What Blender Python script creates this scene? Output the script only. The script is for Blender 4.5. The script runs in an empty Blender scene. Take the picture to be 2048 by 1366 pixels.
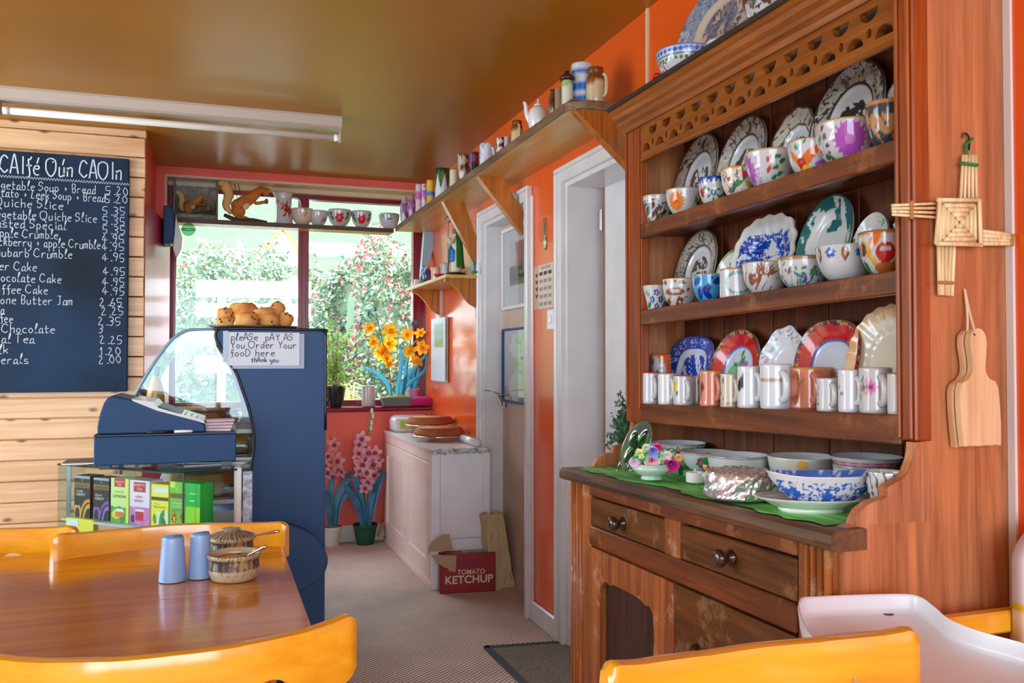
import bpy, bmesh, math, random
import numpy as np
from math import sin, cos, pi, radians, atan2, sqrt
random.seed(7); rng = np.random.default_rng(7)
scene = bpy.context.scene
COL = scene.collection
# ------------------------------------------------------------------ camera
F_PX = 1727.0; YAW = radians(19.07); PITCH = radians(1.23); EYE = 1.22
cam_d = bpy.data.cameras.new('camera'); cam_d.sensor_width = 36; cam_d.lens = F_PX / 2048 * 36
cam_d.clip_start = .05; cam_d.clip_end = 600
cam = bpy.data.objects.new('camera', cam_d); COL.objects.link(cam)
cam.location = (0, 0, EYE); cam.rotation_euler = (pi / 2 + PITCH, 0, -YAW)
scene.camera = cam
# ------------------------------------------------------------------ sky, sun, windows' daylight, exposure
world = bpy.data.worlds.new('sky'); scene.world = world; world.use_nodes = True
bg = world.node_tree.nodes['Background']; bg.inputs[0].default_value = (.72, .86, 1.0, 1); bg.inputs[1].default_value = 4.6
sun_d = bpy.data.lights.new('sun', 'SUN'); sun_d.energy = 4.5; sun_d.angle = radians(4); sun_d.color = (1, .95, .86)
sun = bpy.data.objects.new('sun', sun_d); COL.objects.link(sun); sun.rotation_euler = (radians(42), 0, radians(62))
def portal(name, loc, rot, sx, sy):
    l = bpy.data.lights.new(name, 'AREA'); l.shape = 'RECTANGLE'; l.size = sx; l.size_y = sy
    l.cycles.is_portal = True
    o = bpy.data.objects.new(name, l); COL.objects.link(o); o.location = loc; o.rotation_euler = rot
portal('window_portal', (.59, 6.2, 1.66), (pi / 2, 0, pi), 1.75, 1.5)
portal('window_portal', (-.55, -2.45, 1.5), (pi / 2, 0, 0), 4.1, 1.8)
portal('window_portal', (-2.85, 3.1, 1.55), (pi / 2, 0, -pi / 2), 3.5, 1.7)
scene.view_settings.view_transform = 'Standard'; scene.view_settings.look = 'None'
scene.view_settings.gamma = 1; scene.view_settings.use_curve_mapping = False
scene.view_settings.exposure = 1.12
scene.cycles.max_bounces = 8; scene.cycles.diffuse_bounces = 4; scene.cycles.glossy_bounces = 3
scene.cycles.transmission_bounces = 4; scene.cycles.transparent_max_bounces = 12
scene.cycles.caustics_reflective = False; scene.cycles.caustics_refractive = False
scene.cycles.sample_clamp_indirect = 6
# ------------------------------------------------------------------ helpers: measuring
_f = np.array([sin(YAW) * cos(PITCH), cos(YAW) * cos(PITCH), sin(PITCH)])
_r = np.array([cos(YAW), -sin(YAW), 0]); _u = np.cross(_r, _f); _c = np.array([0, 0, EYE])
def P(px, py, X=None, Y=None, Z=None, d=None):
    v = _f + _r * (px - 1024) / F_PX + _u * (683 - py) / F_PX
    t = X / v[0] if X is not None else Y / v[1] if Y is not None else (Z - EYE) / v[2] if Z is not None else d
    return _c + v * t
def depth(p): return float((np.array(p) - _c) @ _f)
def S(r, g, b):
    return tuple(((c / 255 + .055) / 1.055) ** 2.4 if c > 10 else c / 255 / 12.92 for c in (r, g, b))
# ------------------------------------------------------------------ helpers: objects
WL = {}
def link(o, parent, loc):
    COL.objects.link(o); loc = np.array(loc, float)
    if parent is not None:
        o.parent = parent; o.location = loc - WL[parent.name]
    else: o.location = loc
    WL[o.name] = loc
def thing(name, label, cat, loc=(0, 0, 0), group=None, kind=None):
    o = bpy.data.objects.new(name, None); o.empty_display_size = .05
    link(o, None, loc); tag(o, label, cat, group, kind); return o
def tag(o, label=None, cat=None, group=None, kind=None):
    for k, v in (('label', label), ('category', cat), ('group', group), ('kind', kind)):
        if v: o[k] = v
    return o
def mk(name, VF, mat, parent=None, loc=None, smooth=False, cols=None, label=None, cat=None, group=None, kind=None, auto=None):
    """VF in world coordinates; origin at loc (or the base centre)."""
    V, Fc = VF; V = np.asarray(V, float).reshape(-1, 3)
    if loc is None: loc = ((V[:, 0].min() + V[:, 0].max()) / 2, (V[:, 1].min() + V[:, 1].max()) / 2, V[:, 2].min())
    loc = np.array(loc, float)
    me = bpy.data.meshes.new(name); me.from_pydata((V - loc).tolist(), [], [list(map(int, f)) for f in Fc])
    if cols is not None:
        ca = me.color_attributes.new('Col', 'FLOAT_COLOR', 'POINT')
        a = np.ones((len(V), 4), np.float32); a[:, :3] = cols; ca.data.foreach_set('color', a.ravel())
    if smooth or auto:
        me.polygons.foreach_set('use_smooth', np.ones(len(me.polygons), bool))
        if auto: me.set_sharp_from_angle(angle=radians(auto))
    me.materials.append(mat); me.update()
    o = bpy.data.objects.new(name, me); link(o, parent, loc)
    return tag(o, label, cat, group, kind)
def again(o, parent, loc, name=None):
    c = bpy.data.objects.new(name or o.name.split('.')[0], o.data); link(c, parent, loc); return c
def struct(name, VF, mat, parent=None, **k):
    return mk(name, VF, mat, parent, kind=None if parent else 'structure', **k)
# ------------------------------------------------------------------ helpers: shapes, each returns (V, F)
def join(*L):
    V = []; Fc = []; n = 0
    for v, f in L:
        v = np.asarray(v, float).reshape(-1, 3); V.append(v); Fc += [[i + n for i in g] for g in f]; n += len(v)
    return np.concatenate(V), Fc
def box(x0, x1, y0, y1, z0, z1, b=0, seg=1):
    x0, x1 = sorted((x0, x1)); y0, y1 = sorted((y0, y1)); z0, z1 = sorted((z0, z1))
    V = np.array([(x, y, z) for x in (x0, x1) for y in (y0, y1) for z in (z0, z1)], float)
    Fc = [(0, 1, 3, 2), (4, 6, 7, 5), (0, 4, 5, 1), (2, 3, 7, 6), (0, 2, 6, 4), (1, 5, 7, 3)]
    return bev((V, Fc), b, seg) if b else (V, Fc)
def bev(VF, b, seg=2, ang=25):
    bm = bmesh.new(); vs = [bm.verts.new(v) for v in VF[0]]
    for f in VF[1]: bm.faces.new([vs[i] for i in f])
    bmesh.ops.recalc_face_normals(bm, faces=bm.faces)
    es = [e for e in bm.edges if len(e.link_faces) == 2 and e.calc_face_angle(0) > radians(ang)]
    bmesh.ops.bevel(bm, geom=es, offset=b, segments=seg, profile=.5, affect='EDGES', clamp_overlap=True)
    bm.verts.ensure_lookup_table()
    out = np.array([v.co[:] for v in bm.verts]), [[v.index for v in f.verts] for f in bm.faces]
    bm.free(); return out
def prism(poly, ax, a0, a1, b=0, seg=1):
    """poly in the two other axes (x: yz, y: xz, z: xy), extruded along ax."""
    p = np.array(poly, float); n = len(p); i = 'xyz'.index(ax); o = [k for k in range(3) if k != i]
    V = np.zeros((2 * n, 3)); V[:n, o] = p; V[n:, o] = p; V[:n, i] = a0; V[n:, i] = a1
    Fc = [list(range(n)), list(range(2 * n - 1, n - 1, -1))] + [[k, (k + 1) % n, n + (k + 1) % n, n + k] for k in range(n)]
    return fixn(bev((V, Fc), b, seg) if b else (V, Fc))
def fixn(VF):
    bm = bmesh.new(); vs = [bm.verts.new(v) for v in VF[0]]
    for f in VF[1]:
        try: bm.faces.new([vs[i] for i in f])
        except ValueError: pass
    bmesh.ops.recalc_face_normals(bm, faces=bm.faces); bm.verts.index_update()
    out = np.array([v.co[:] for v in bm.verts]), [[v.index for v in f.verts] for f in bm.faces]
    bm.free(); return out
def grid(nu, nv, wrap=False):
    """faces for nv rows of nu points"""
    Fc = []
    for j in range(nv - 1):
        for i in range(nu if wrap else nu - 1):
            k = (i + 1) % nu; Fc.append((j * nu + i, j * nu + k, (j + 1) * nu + k, (j + 1) * nu + i))
    return Fc
def lathe(prof, n=40, c=(0, 0, 0), sx=1, sy=1, th0=0, rad=None):
    prof = np.array(prof, float); th = th0 + np.arange(n) * 2 * pi / n
    k = rad(th) if rad else np.ones(n)
    V = np.stack([np.outer(prof[:, 0], np.cos(th) * k * sx) + c[0], np.outer(prof[:, 0], np.sin(th) * k * sy) + c[1],
                  np.repeat(prof[:, 1][:, None], n, 1) + c[2]], -1).reshape(-1, 3)
    Fc = grid(n, len(prof), True)
    if prof[0, 0] > 1e-6: Fc.append(list(range(n))[::-1])
    if prof[-1, 0] > 1e-6: Fc.append(list(range((len(prof) - 1) * n, len(prof) * n)))
    return V, Fc
def tube(pts, r, n=8):
    p = np.array(pts, float); m = len(p); r = np.full(m, r) if np.isscalar(r) else np.array(r)
    t = np.gradient(p, axis=0); t /= np.linalg.norm(t, axis=1)[:, None] + 1e-9
    a = np.array([0, 0, 1.]) if abs(t[0][2]) < .9 else np.array([1., 0, 0]); V = []
    for i in range(m):
        a = a - t[i] * (a @ t[i]); a /= np.linalg.norm(a) + 1e-9; b = np.cross(t[i], a)
        th = np.arange(n) * 2 * pi / n
        V.append(p[i] + r[i] * (np.outer(np.cos(th), a) + np.outer(np.sin(th), b)))
    return np.concatenate(V), grid(n, m, True) + [list(range(n))[::-1], list(range((m - 1) * n, m * n))]
def sph(c, r, n=12, m=8, s=(1, 1, 1)):
    a = np.linspace(-pi / 2, pi / 2, m)
    V, Fc = lathe(np.stack([np.cos(a), np.sin(a)], 1), n)
    return V * (np.array(s) * r) + np.array(c), Fc
def crom(pts, k=6, closed=False):
    p = np.array(pts, float); n = len(p); out = []
    for i in range(n if closed else n - 1):
        q = [p[(i + j) % n] if closed else p[min(max(i + j, 0), n - 1)] for j in (-1, 0, 1, 2)]
        for t in np.linspace(0, 1, k, endpoint=False):
            out.append(.5 * (2 * q[1] + (q[2] - q[0]) * t + (2 * q[0] - 5 * q[1] + 4 * q[2] - q[3]) * t * t + (3 * q[1] - q[0] - 3 * q[2] + q[3]) * t ** 3))
    if not closed: out.append(p[-1])
    return np.array(out)
def rotz(V, a, c):
    V = np.array(V, float); c = np.array(c, float); R = np.array([[cos(a), -sin(a), 0], [sin(a), cos(a), 0], [0, 0, 1]])
    return (V - c) @ R.T + c
def rot(V, ax, a, c):
    V = np.array(V, float); c = np.array(c, float); i = 'xyz'.index(ax); j, k = (i + 1) % 3, (i + 2) % 3
    R = np.eye(3); R[j, j] = cos(a); R[j, k] = -sin(a); R[k, j] = sin(a); R[k, k] = cos(a)
    return (V - c) @ R.T + c
def tf(VF, fn): return fn(np.array(VF[0])), VF[1]
def frame(VF, o, ex, ey, ez):
    """local VF placed with origin o and axes ex, ey, ez"""
    V = np.array(VF[0], float); return np.array(o) + V[:, :1] * np.array(ex) + V[:, 1:2] * np.array(ey) + V[:, 2:] * np.array(ez), VF[1]
def curve_panel(outer, holes, th):
    """flat panel with holes, in local xy, thickness th along +z"""
    cu = bpy.data.curves.new('tmp', 'CURVE'); cu.dimensions = '2D'; cu.fill_mode = 'BOTH'; cu.extrude = th / 2
    for loop in [outer] + holes:
        s = cu.splines.new('POLY'); s.points.add(len(loop) - 1); s.use_cyclic_u = True
        for q, p in zip(s.points, loop): q.co = (p[0], p[1], 0, 1)
    o = bpy.data.objects.new('tmp', cu); me = bpy.data.meshes.new_from_object(o)
    V = np.array([v.co[:] for v in me.vertices]); V[:, 2] += th / 2; Fc = [list(p.vertices) for p in me.polygons]
    bpy.data.objects.remove(o); bpy.data.curves.remove(cu); bpy.data.meshes.remove(me)
    return V, Fc
def text(s, o, ex, ey, h, mat, parent, name='lettering', align='CENTER', th=.0004, width=None, bold=0, shear=0):
    cu = bpy.data.curves.new('tmp', 'FONT'); cu.body = s; cu.align_x = align; cu.extrude = 0; cu.resolution_u = 3; cu.offset = bold; cu.shear = shear
    ob = bpy.data.objects.new('tmp', cu); me = bpy.data.meshes.new_from_object(ob)
    V = np.array([v.co[:] for v in me.vertices]); Fc = [list(p.vertices) for p in me.polygons]
    bpy.data.objects.remove(ob); bpy.data.curves.remove(cu); bpy.data.meshes.remove(me)
    V *= h / .7
    if width: V[:, 0] *= width / (V[:, 0].max() - V[:, 0].min())
    ex = np.array(ex, float); ey = np.array(ey, float); ez = np.cross(ex, ey)
    W = np.array(o) + V[:, :1] * ex + V[:, 1:2] * ey + ez * th
    return mk(name, (W, Fc), mat, parent, loc=o)
# ------------------------------------------------------------------ helpers: materials
def nodes(name):
    m = bpy.data.materials.new(name); m.use_nodes = True; nt = m.node_tree
    return m, nt, nt.nodes['Principled BSDF']
def N(nt, t, **k):
    n = nt.nodes.new(t)
    for a, v in k.items():
        if a in n.inputs: n.inputs[a].default_value = v
        else: setattr(n, a, v)
    return n
def c4(c): return (*c, 1)
def ramp(nt, fac, stops):
    r = nt.nodes.new('ShaderNodeValToRGB'); e = r.color_ramp.elements
    while len(e) < len(stops): e.new(.5)
    for q, (p, c) in zip(e, stops): q.position = p; q.color = c4(c)
    nt.links.new(fac, r.inputs[0]); return r.outputs[0]
def coords(nt, scale=(1, 1, 1), rnd=True):
    tc = N(nt, 'ShaderNodeTexCoord'); mp = N(nt, 'ShaderNodeMapping'); mp.inputs['Scale'].default_value = scale
    src = tc.outputs['Object']
    if rnd:
        oi = N(nt, 'ShaderNodeObjectInfo'); ml = N(nt, 'ShaderNodeVectorMath', operation='MULTIPLY_ADD')
        nt.links.new(oi.outputs['Random'], ml.inputs[0]); ml.inputs[1].default_value = (7.3, 5.1, 9.7); nt.links.new(src, ml.inputs[2]); src = ml.outputs[0]
    nt.links.new(src, mp.inputs[0]); return mp.outputs[0]
def bump(nt, b, h, strength, dist=.002):
    bp = N(nt, 'ShaderNodeBump', Strength=strength, Distance=dist); nt.links.new(h, bp.inputs['Height']); nt.links.new(bp.outputs[0], b.inputs['Normal'])
def mat(name, c, rough=.5, metal=0, var=.0, vs=8, bs=0, bscale=60, c2=None, coat=0, spec=.5, bd=.002):
    m, nt, b = nodes(name); b.inputs['Base Color'].default_value = c4(c); b.inputs['Roughness'].default_value = rough
    b.inputs['Metallic'].default_value = metal; b.inputs['Coat Weight'].default_value = coat; b.inputs['Specular IOR Level'].default_value = spec
    b.inputs['Coat Roughness'].default_value = .08
    if var or c2:
        v = coords(nt); n = N(nt, 'ShaderNodeTexNoise', Scale=vs, Detail=5.0); nt.links.new(v, n.inputs['Vector'])
        lo = c2 or tuple(x * (1 - var) for x in c); hi = c if c2 else tuple(min(1, x * (1 + var)) for x in c)
        nt.links.new(ramp(nt, n.outputs[0], [(.32, lo), (.68, hi)]), b.inputs['Base Color'])
    if bs:
        v = coords(nt); n = N(nt, 'ShaderNodeTexNoise', Scale=bscale, Detail=3.0); nt.links.new(v, n.inputs['Vector']); bump(nt, b, n.outputs[0], bs, bd)
    return m
def wood(name, dark, light, ax='x', sc=1.0, rough=.35, knots=0, worn=None, coat=0, mid=None, bs=.15, fine=.5):
    m, nt, b = nodes(name); s = [14 * sc] * 3; s['xyz'.index(ax)] = 1.1 * sc
    v = coords(nt, s); n = N(nt, 'ShaderNodeTexNoise', Scale=1.0, Detail=6.0, Roughness=.62, Distortion=1.6); nt.links.new(v, n.inputs['Vector'])
    s2 = [95 * sc] * 3; s2['xyz'.index(ax)] = 3 * sc
    v2 = coords(nt, s2); n2 = N(nt, 'ShaderNodeTexNoise', Scale=1.0, Detail=3.0, Roughness=.6); nt.links.new(v2, n2.inputs['Vector'])
    mid = mid or tuple((p + q) / 2 for p, q in zip(dark, light))
    col = ramp(nt, n.outputs[0], [(.28, dark), (.5, mid), (.72, light)])
    mx = N(nt, 'ShaderNodeMix', data_type='RGBA', blend_type='MULTIPLY'); mx.inputs[0].default_value = fine
    nt.links.new(col, mx.inputs[6]); nt.links.new(ramp(nt, n2.outputs[0], [(.3, (.45, .4, .36)), (.62, (1.1, 1.1, 1.1))]), mx.inputs[7]); col = mx.outputs[2]
    if knots:
        s3 = [7.] * 3; s3['xyz'.index(ax)] = 3.2
        v3 = coords(nt, s3); vo = N(nt, 'ShaderNodeTexVoronoi', Scale=1.0, voronoi_dimensions='2D'); sp3 = N(nt, 'ShaderNodeSeparateXYZ'); cb3 = N(nt, 'ShaderNodeCombineXYZ'); nt.links.new(v3, sp3.inputs[0]); nt.links.new(sp3.outputs[0], cb3.inputs[0]); nt.links.new(sp3.outputs[2], cb3.inputs[1]); nt.links.new(cb3.outputs[0], vo.inputs['Vector'])
        mk_ = N(nt, 'ShaderNodeMix', data_type='RGBA'); nt.links.new(ramp(nt, vo.outputs['Distance'], [(.03 * knots, (1, 1, 1)), (.10 * knots, (0, 0, 0))]), mk_.inputs[0])
        nt.links.new(col, mk_.inputs[6]); mk_.inputs[7].default_value = c4(tuple(x * .28 for x in dark)); col = mk_.outputs[2]
    if worn:
        v4 = coords(nt, (6, 6, 6)); n4 = N(nt, 'ShaderNodeTexNoise', Scale=1.5, Detail=8.0, Roughness=.75); nt.links.new(v4, n4.inputs['Vector'])
        mw = N(nt, 'ShaderNodeMix', data_type='RGBA'); nt.links.new(ramp(nt, n4.outputs[0], [(.54, (0, 0, 0)), (.64, (.75, .75, .75))]), mw.inputs[0])
        nt.links.new(col, mw.inputs[6]); mw.inputs[7].default_value = c4(worn); col = mw.outputs[2]
    nt.links.new(col, b.inputs['Base Color']); b.inputs['Roughness'].default_value = rough; b.inputs['Coat Weight'].default_value = coat; b.inputs['Coat Roughness'].default_value = .12
    bump(nt, b, n2.outputs[0], bs, .0015); return m
def vcol(name, rough=.12, coat=.0, metal=0):
    m, nt, b = nodes(name); a = N(nt, 'ShaderNodeAttribute', attribute_name='Col'); nt.links.new(a.outputs['Color'], b.inputs['Base Color'])
    b.inputs['Roughness'].default_value = rough; b.inputs['Coat Weight'].default_value = coat; b.inputs['Metallic'].default_value = metal; return m
def glass(name, tint=(.93, .97, .96), refl=1.0):
    m, nt, b = nodes(name); out = nt.nodes['Material Output']; nt.nodes.remove(b)
    t = N(nt, 'ShaderNodeBsdfTransparent'); t.inputs[0].default_value = c4(tint); g = N(nt, 'ShaderNodeBsdfGlossy'); g.inputs['Roughness'].default_value = .02
    ge = N(nt, 'ShaderNodeNewGeometry'); dt = N(nt, 'ShaderNodeVectorMath', operation='DOT_PRODUCT'); nt.links.new(ge.outputs['Incoming'], dt.inputs[0]); nt.links.new(ge.outputs['Normal'], dt.inputs[1])
    def mth(op, a, v): q = N(nt, 'ShaderNodeMath', operation=op); nt.links.new(a, q.inputs[0]) if not isinstance(a, float) else setattr(q.inputs[0], 'default_value', a); nt.links.new(v, q.inputs[1]) if not isinstance(v, float) else setattr(q.inputs[1], 'default_value', v); return q.outputs[0]
    ab = mth('ABSOLUTE', dt.outputs['Value'], 0.0); pw5 = mth('POWER', mth('SUBTRACT', 1.0, ab), 5.0)          # Schlick, same from both faces of a pane
    ml = N(nt, 'ShaderNodeMath', operation='MULTIPLY'); ml.inputs[1].default_value = refl; ml.use_clamp = True
    nt.links.new(mth('ADD', mth('MULTIPLY', pw5, .96), .035), ml.inputs[0]); mx = N(nt, 'ShaderNodeMixShader')
    nt.links.new(ml.outputs[0], mx.inputs[0]); nt.links.new(t.outputs[0], mx.inputs[1]); nt.links.new(g.outputs[0], mx.inputs[2]); nt.links.new(mx.outputs[0], out.inputs[0]); return m
def petal(name, c, c2=None):
    m, nt, b = nodes(name); out = nt.nodes['Material Output']; b.inputs['Base Color'].default_value = c4(c); b.inputs['Roughness'].default_value = .5
    v = coords(nt); n = N(nt, 'ShaderNodeTexNoise', Scale=40.0, Detail=3.0); nt.links.new(v, n.inputs['Vector']); col = ramp(nt, n.outputs[0], [(.35, c2 or c), (.65, c)])
    t = N(nt, 'ShaderNodeBsdfTranslucent'); mx = N(nt, 'ShaderNodeMixShader'); mx.inputs[0].default_value = .55
    nt.links.new(col, b.inputs['Base Color']); nt.links.new(col, t.inputs[0]); nt.links.new(b.outputs[0], mx.inputs[1]); nt.links.new(t.outputs[0], mx.inputs[2]); nt.links.new(mx.outputs[0], out.inputs[0]); return m
M = {}
M['orange'] = mat('orange_wall_paint', S(228, 90, 24), .26, bs=.12, bscale=9, var=.06, vs=3, coat=.35)
M['red_wall'] = mat('red_wall_paint', S(230, 96, 76), .45, bs=.3, bscale=30, var=.1, vs=3)
M['ceiling'] = mat('tan_ceiling_paint', S(160, 107, 18), .34, var=.06, vs=1.5, bs=.08, bscale=8, spec=.35)
M['cream'] = mat('cream_paint', S(214, 186, 150), .5, bs=.2)
M['maroon'] = mat('maroon_gloss_paint', S(128, 14, 38), .22, bs=.15, bscale=40)
M['greige'] = mat('greige_gloss_paint', S(216, 212, 212), .22, bs=.35, bscale=35, var=.05)
M['pinkdoor'] = mat('pink_beige_paint', S(196, 168, 150), .4, bs=.2, var=.06)
M['white'] = mat('white_paint', S(225, 222, 218), .4)
M['wplastic'] = mat('white_plastic', S(232, 232, 236), .28)
M['black'] = mat('black_plastic', S(22, 22, 24), .35)
M['steel'] = mat('brushed_steel', S(200, 200, 200), .25, 1)
M['brass'] = mat('gilt_metal', S(200, 160, 70), .3, 1)
M['glass'] = glass('clear_glass'); M['pane'] = glass('window_glass', (.97, .99, .98), .6)
M['pine'] = wood('knotty_pine', S(212, 158, 106), S(246, 206, 160), 'x', .6, .4, 1, coat=.1, fine=.3)
M['shelfwood'] = wood('shelf_pine', S(188, 142, 64), S(226, 188, 106), 'y', .6, .35, fine=.3)
M['shelfedge'] = wood('grey_worn_wood', S(84, 58, 40), S(150, 118, 88), 'y', 1, .6)
M['bracket'] = wood('varnished_bracket_wood', S(142, 72, 14), S(206, 124, 40), 'z', 1.1, .35, coat=.2)
M['chair'] = wood('honey_varnished_wood', S(226, 144, 18), S(246, 180, 46), 'x', .6, .18, coat=.6, bs=.02, fine=.16)
M['chairz'] = wood('honey_varnished_wood_upright', S(226, 144, 18), S(246, 180, 46), 'z', .6, .18, coat=.6, bs=.02, fine=.16)
M['table'] = wood('varnished_table_wood', S(180, 102, 12), S(216, 138, 28), 'x', .5, .16, coat=.4, bs=.02, fine=.25)
M['dres'] = wood('dresser_wood', S(88, 38, 18), S(150, 80, 44), 'z', 1, .38, coat=.15)
M['dresy'] = wood('dresser_wood_rail', S(76, 32, 6), S(138, 70, 24), 'y', 1, .4, worn=S(154, 94, 48), coat=.1)
M['dresz'] = wood('dresser_wood_worn', S(114, 52, 16), S(188, 108, 48), 'z', 1, .45, worn=S(190, 150, 110))
M['dresdark'] = wood('dresser_dark_wood', S(62, 32, 10), S(126, 72, 28), 'y', 1, .35, worn=S(150, 110, 74), coat=.15)
M['dresback'] = wood('dresser_back_boards', S(62, 25, 6), S(126, 60, 18), 'z', 1, .5)
M['dresside'] = wood('dresser_side_wood', S(146, 82, 46), S(212, 138, 90), 'z', .9, .42, coat=.1)
M['dresred'] = wood('dresser_red_stile', S(116, 46, 12), S(172, 84, 32), 'z', 1, .3, coat=.25)
M['cornice'] = wood('cornice_wood', S(108, 52, 10), S(172, 98, 32), 'y', 1, .35, coat=.2)
M['panel_dark'] = wood('dark_door_panel', S(44, 24, 16), S(84, 50, 32), 'z', 1, .4)
M['darktop'] = wood('worn_worktop_edge', S(52, 34, 22), S(120, 82, 52), 'y', 1, .45)
M['navy'] = mat('dark_blue_grey_plastic', S(46, 80, 124), .5, bs=.35, bscale=420, bd=.0006, spec=.3)
M['tillplastic'] = mat('till_blue_black_plastic', S(18, 62, 106), .45, bs=.2, bscale=300, bd=.0005, spec=.25)
M['foil'] = mat('aluminium_foil', S(240, 244, 248), .26, .85)
M['ceramic'] = vcol('painted_china', .1, .3); M['vmatte'] = vcol('painted_matte', .55); M['vleaf'] = vcol('leaf_colours', .5)
M['vprint'] = vcol('printed_card', .4); M['vgloss'] = vcol('glazed_paint', .2)
# ================================================================== the setting
def carpet_mat():
    m, nt, b = nodes('brown_dotted_carpet'); tc = N(nt, 'ShaderNodeTexCoord'); sep = N(nt, 'ShaderNodeSeparateXYZ')
    mp = N(nt, 'ShaderNodeMapping'); mp.inputs['Rotation'].default_value = (0, 0, radians(8)); nt.links.new(tc.outputs['Object'], mp.inputs[0]); nt.links.new(mp.outputs[0], sep.inputs[0])
    def m2(op, a, v=None, w=None):
        q = N(nt, 'ShaderNodeMath', operation=op); nt.links.new(a, q.inputs[0])
        if w is not None: nt.links.new(w, q.inputs[1])
        elif v is not None: q.inputs[1].default_value = v
        return q.outputs[0]
    sx = m2('SINE', m2('MULTIPLY', sep.outputs[0], 285.)); sy = m2('SINE', m2('MULTIPLY', sep.outputs[1], 250.))
    pr = m2('MULTIPLY', sx, w=sy); n = N(nt, 'ShaderNodeTexNoise', Scale=3.0, Detail=6.0); nt.links.new(tc.outputs['Object'], n.inputs['Vector'])
    n2 = N(nt, 'ShaderNodeTexNoise', Scale=220.0, Detail=2.0); nt.links.new(tc.outputs['Object'], n2.inputs['Vector'])
    sm = m2('ADD', pr, w=m2('MULTIPLY', n2.outputs[0], .5))
    col = ramp(nt, m2('MULTIPLY_ADD', sm, .4), [(.0, S(112, 80, 68)), (.45, S(164, 128, 112)), (.75, S(250, 236, 224))])
    mx = N(nt, 'ShaderNodeMix', data_type='RGBA', blend_type='MULTIPLY'); mx.inputs[0].default_value = 1
    nt.links.new(col, mx.inputs[6]); nt.links.new(ramp(nt, n.outputs[0], [(.3, (.8, .8, .8)), (.7, (1.05, 1.05, 1.05))]), mx.inputs[7]); nt.links.new(mx.outputs[2], b.inputs['Base Color'])
    b.inputs['Roughness'].default_value = .95; b.inputs['Specular IOR Level'].default_value = .1; bump(nt, b, sm, .5, .003); return m
M['carpet'] = carpet_mat()
CEIL = 2.45; XW = 1.43; YB = 5.87
struct('floor', box(-2.9, 1.8, -2.6, 6.1, -.1, 0), M['carpet'], loc=(0, 0, 0))
struct('ceiling', box(-2.9, 1.8, -2.6, 6.1, CEIL, CEIL + .12), M['ceiling'])
DH = 1.985
struct('wall_right', join(box(XW, 1.62, -2.6, 2.62, 0, CEIL), box(XW, 1.62, 3.43, 3.9, 0, CEIL), box(XW, 1.62, 4.6, 6.2, 0, CEIL),
       box(XW, 1.62, 2.62, 3.43, DH, CEIL), box(XW, 1.62, 3.9, 4.6, DH, CEIL)), M['orange'])
struct('wall_hall', box(1.86, 1.9, 2.4, 5, 0, CEIL), mat('embossed_cream_wallpaper', S(212, 190, 164), .6, bs=.8, bscale=45, bd=.004))
# window wall: below the sill, above the opening, left of it
struct('wall_back', join(box(-.6, XW, YB, 6.16, 0, .885), box(-.6, XW, YB, 6.16, 2.40, CEIL), box(-.6, -.3, YB, 6.16, .885, 2.40)), M['red_wall'])
struct('trim_1', join(box(-.3, XW, YB - .0, 6.05, 2.385, 2.40), box(-.3, -.285, YB, 6.05, .9, 2.385), box(-.285, XW, 6.0, 6.05, 2.355, 2.385)), M['cream'])
win = struct('window_1', join(box(-.285, -.235, 6.05, 6.12, .9, 2.36), box(1.345, XW, 6.05, 6.12, .9, 2.36), box(-.235, 1.345, 6.05, 6.12, 2.325, 2.36),
             box(-.235, 1.345, 6.05, 6.12, .9, .94)), M['maroon'])
mk('mullion', join(box(.545, .615, 6.045, 6.12, .94, 2.325, .006), box(.566, .594, 6.03, 6.05, .94, 2.325, .004)), M['maroon'], win)
mk('pane', box(-.235, .545, 6.08, 6.086, .94, 2.325), M['pane'], win); mk('pane', box(.615, 1.345, 6.08, 6.086, .94, 2.325), M['pane'], win)
mk('sash_bead', join(box(1.385, 1.405, 6.03, 6.06, .94, 2.33, .004), box(-.262, -.25, 6.03, 6.06, .94, 2.33, .004)), M['maroon'], win)
struct('trim_2', box(-.34, XW, YB - .03, 6.05, .872, .9, .008), M['maroon'])                      # sill board
struct('baseboard_back', box(-.3, 1.12, YB - .014, YB, 0, .11, .004), M['white'])
# recess between wood wall and window wall, with a red door standing against it
struct('wall_recess', box(-.5, -.352, 5.02, YB, 0, CEIL), M['red_wall'])
dm = mat('crimson_gloss_paint', S(196, 24, 78), .3, bs=.2, bscale=18, var=.12, vs=5, coat=.25)
dv = np.array([(-.349, 5.0, 0), (-.262, 5.80, 0), (-.30, 5.81, 0), (-.351, 5.03, 0)]); dv2 = dv + (0, 0, 2.06)
struct('door_3', fixn((np.concatenate([dv, dv2]), [(0, 1, 2, 3), (4, 5, 6, 7), (0, 1, 5, 4), (1, 2, 6, 5), (2, 3, 7, 6), (3, 0, 4, 7)])), dm)
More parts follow.
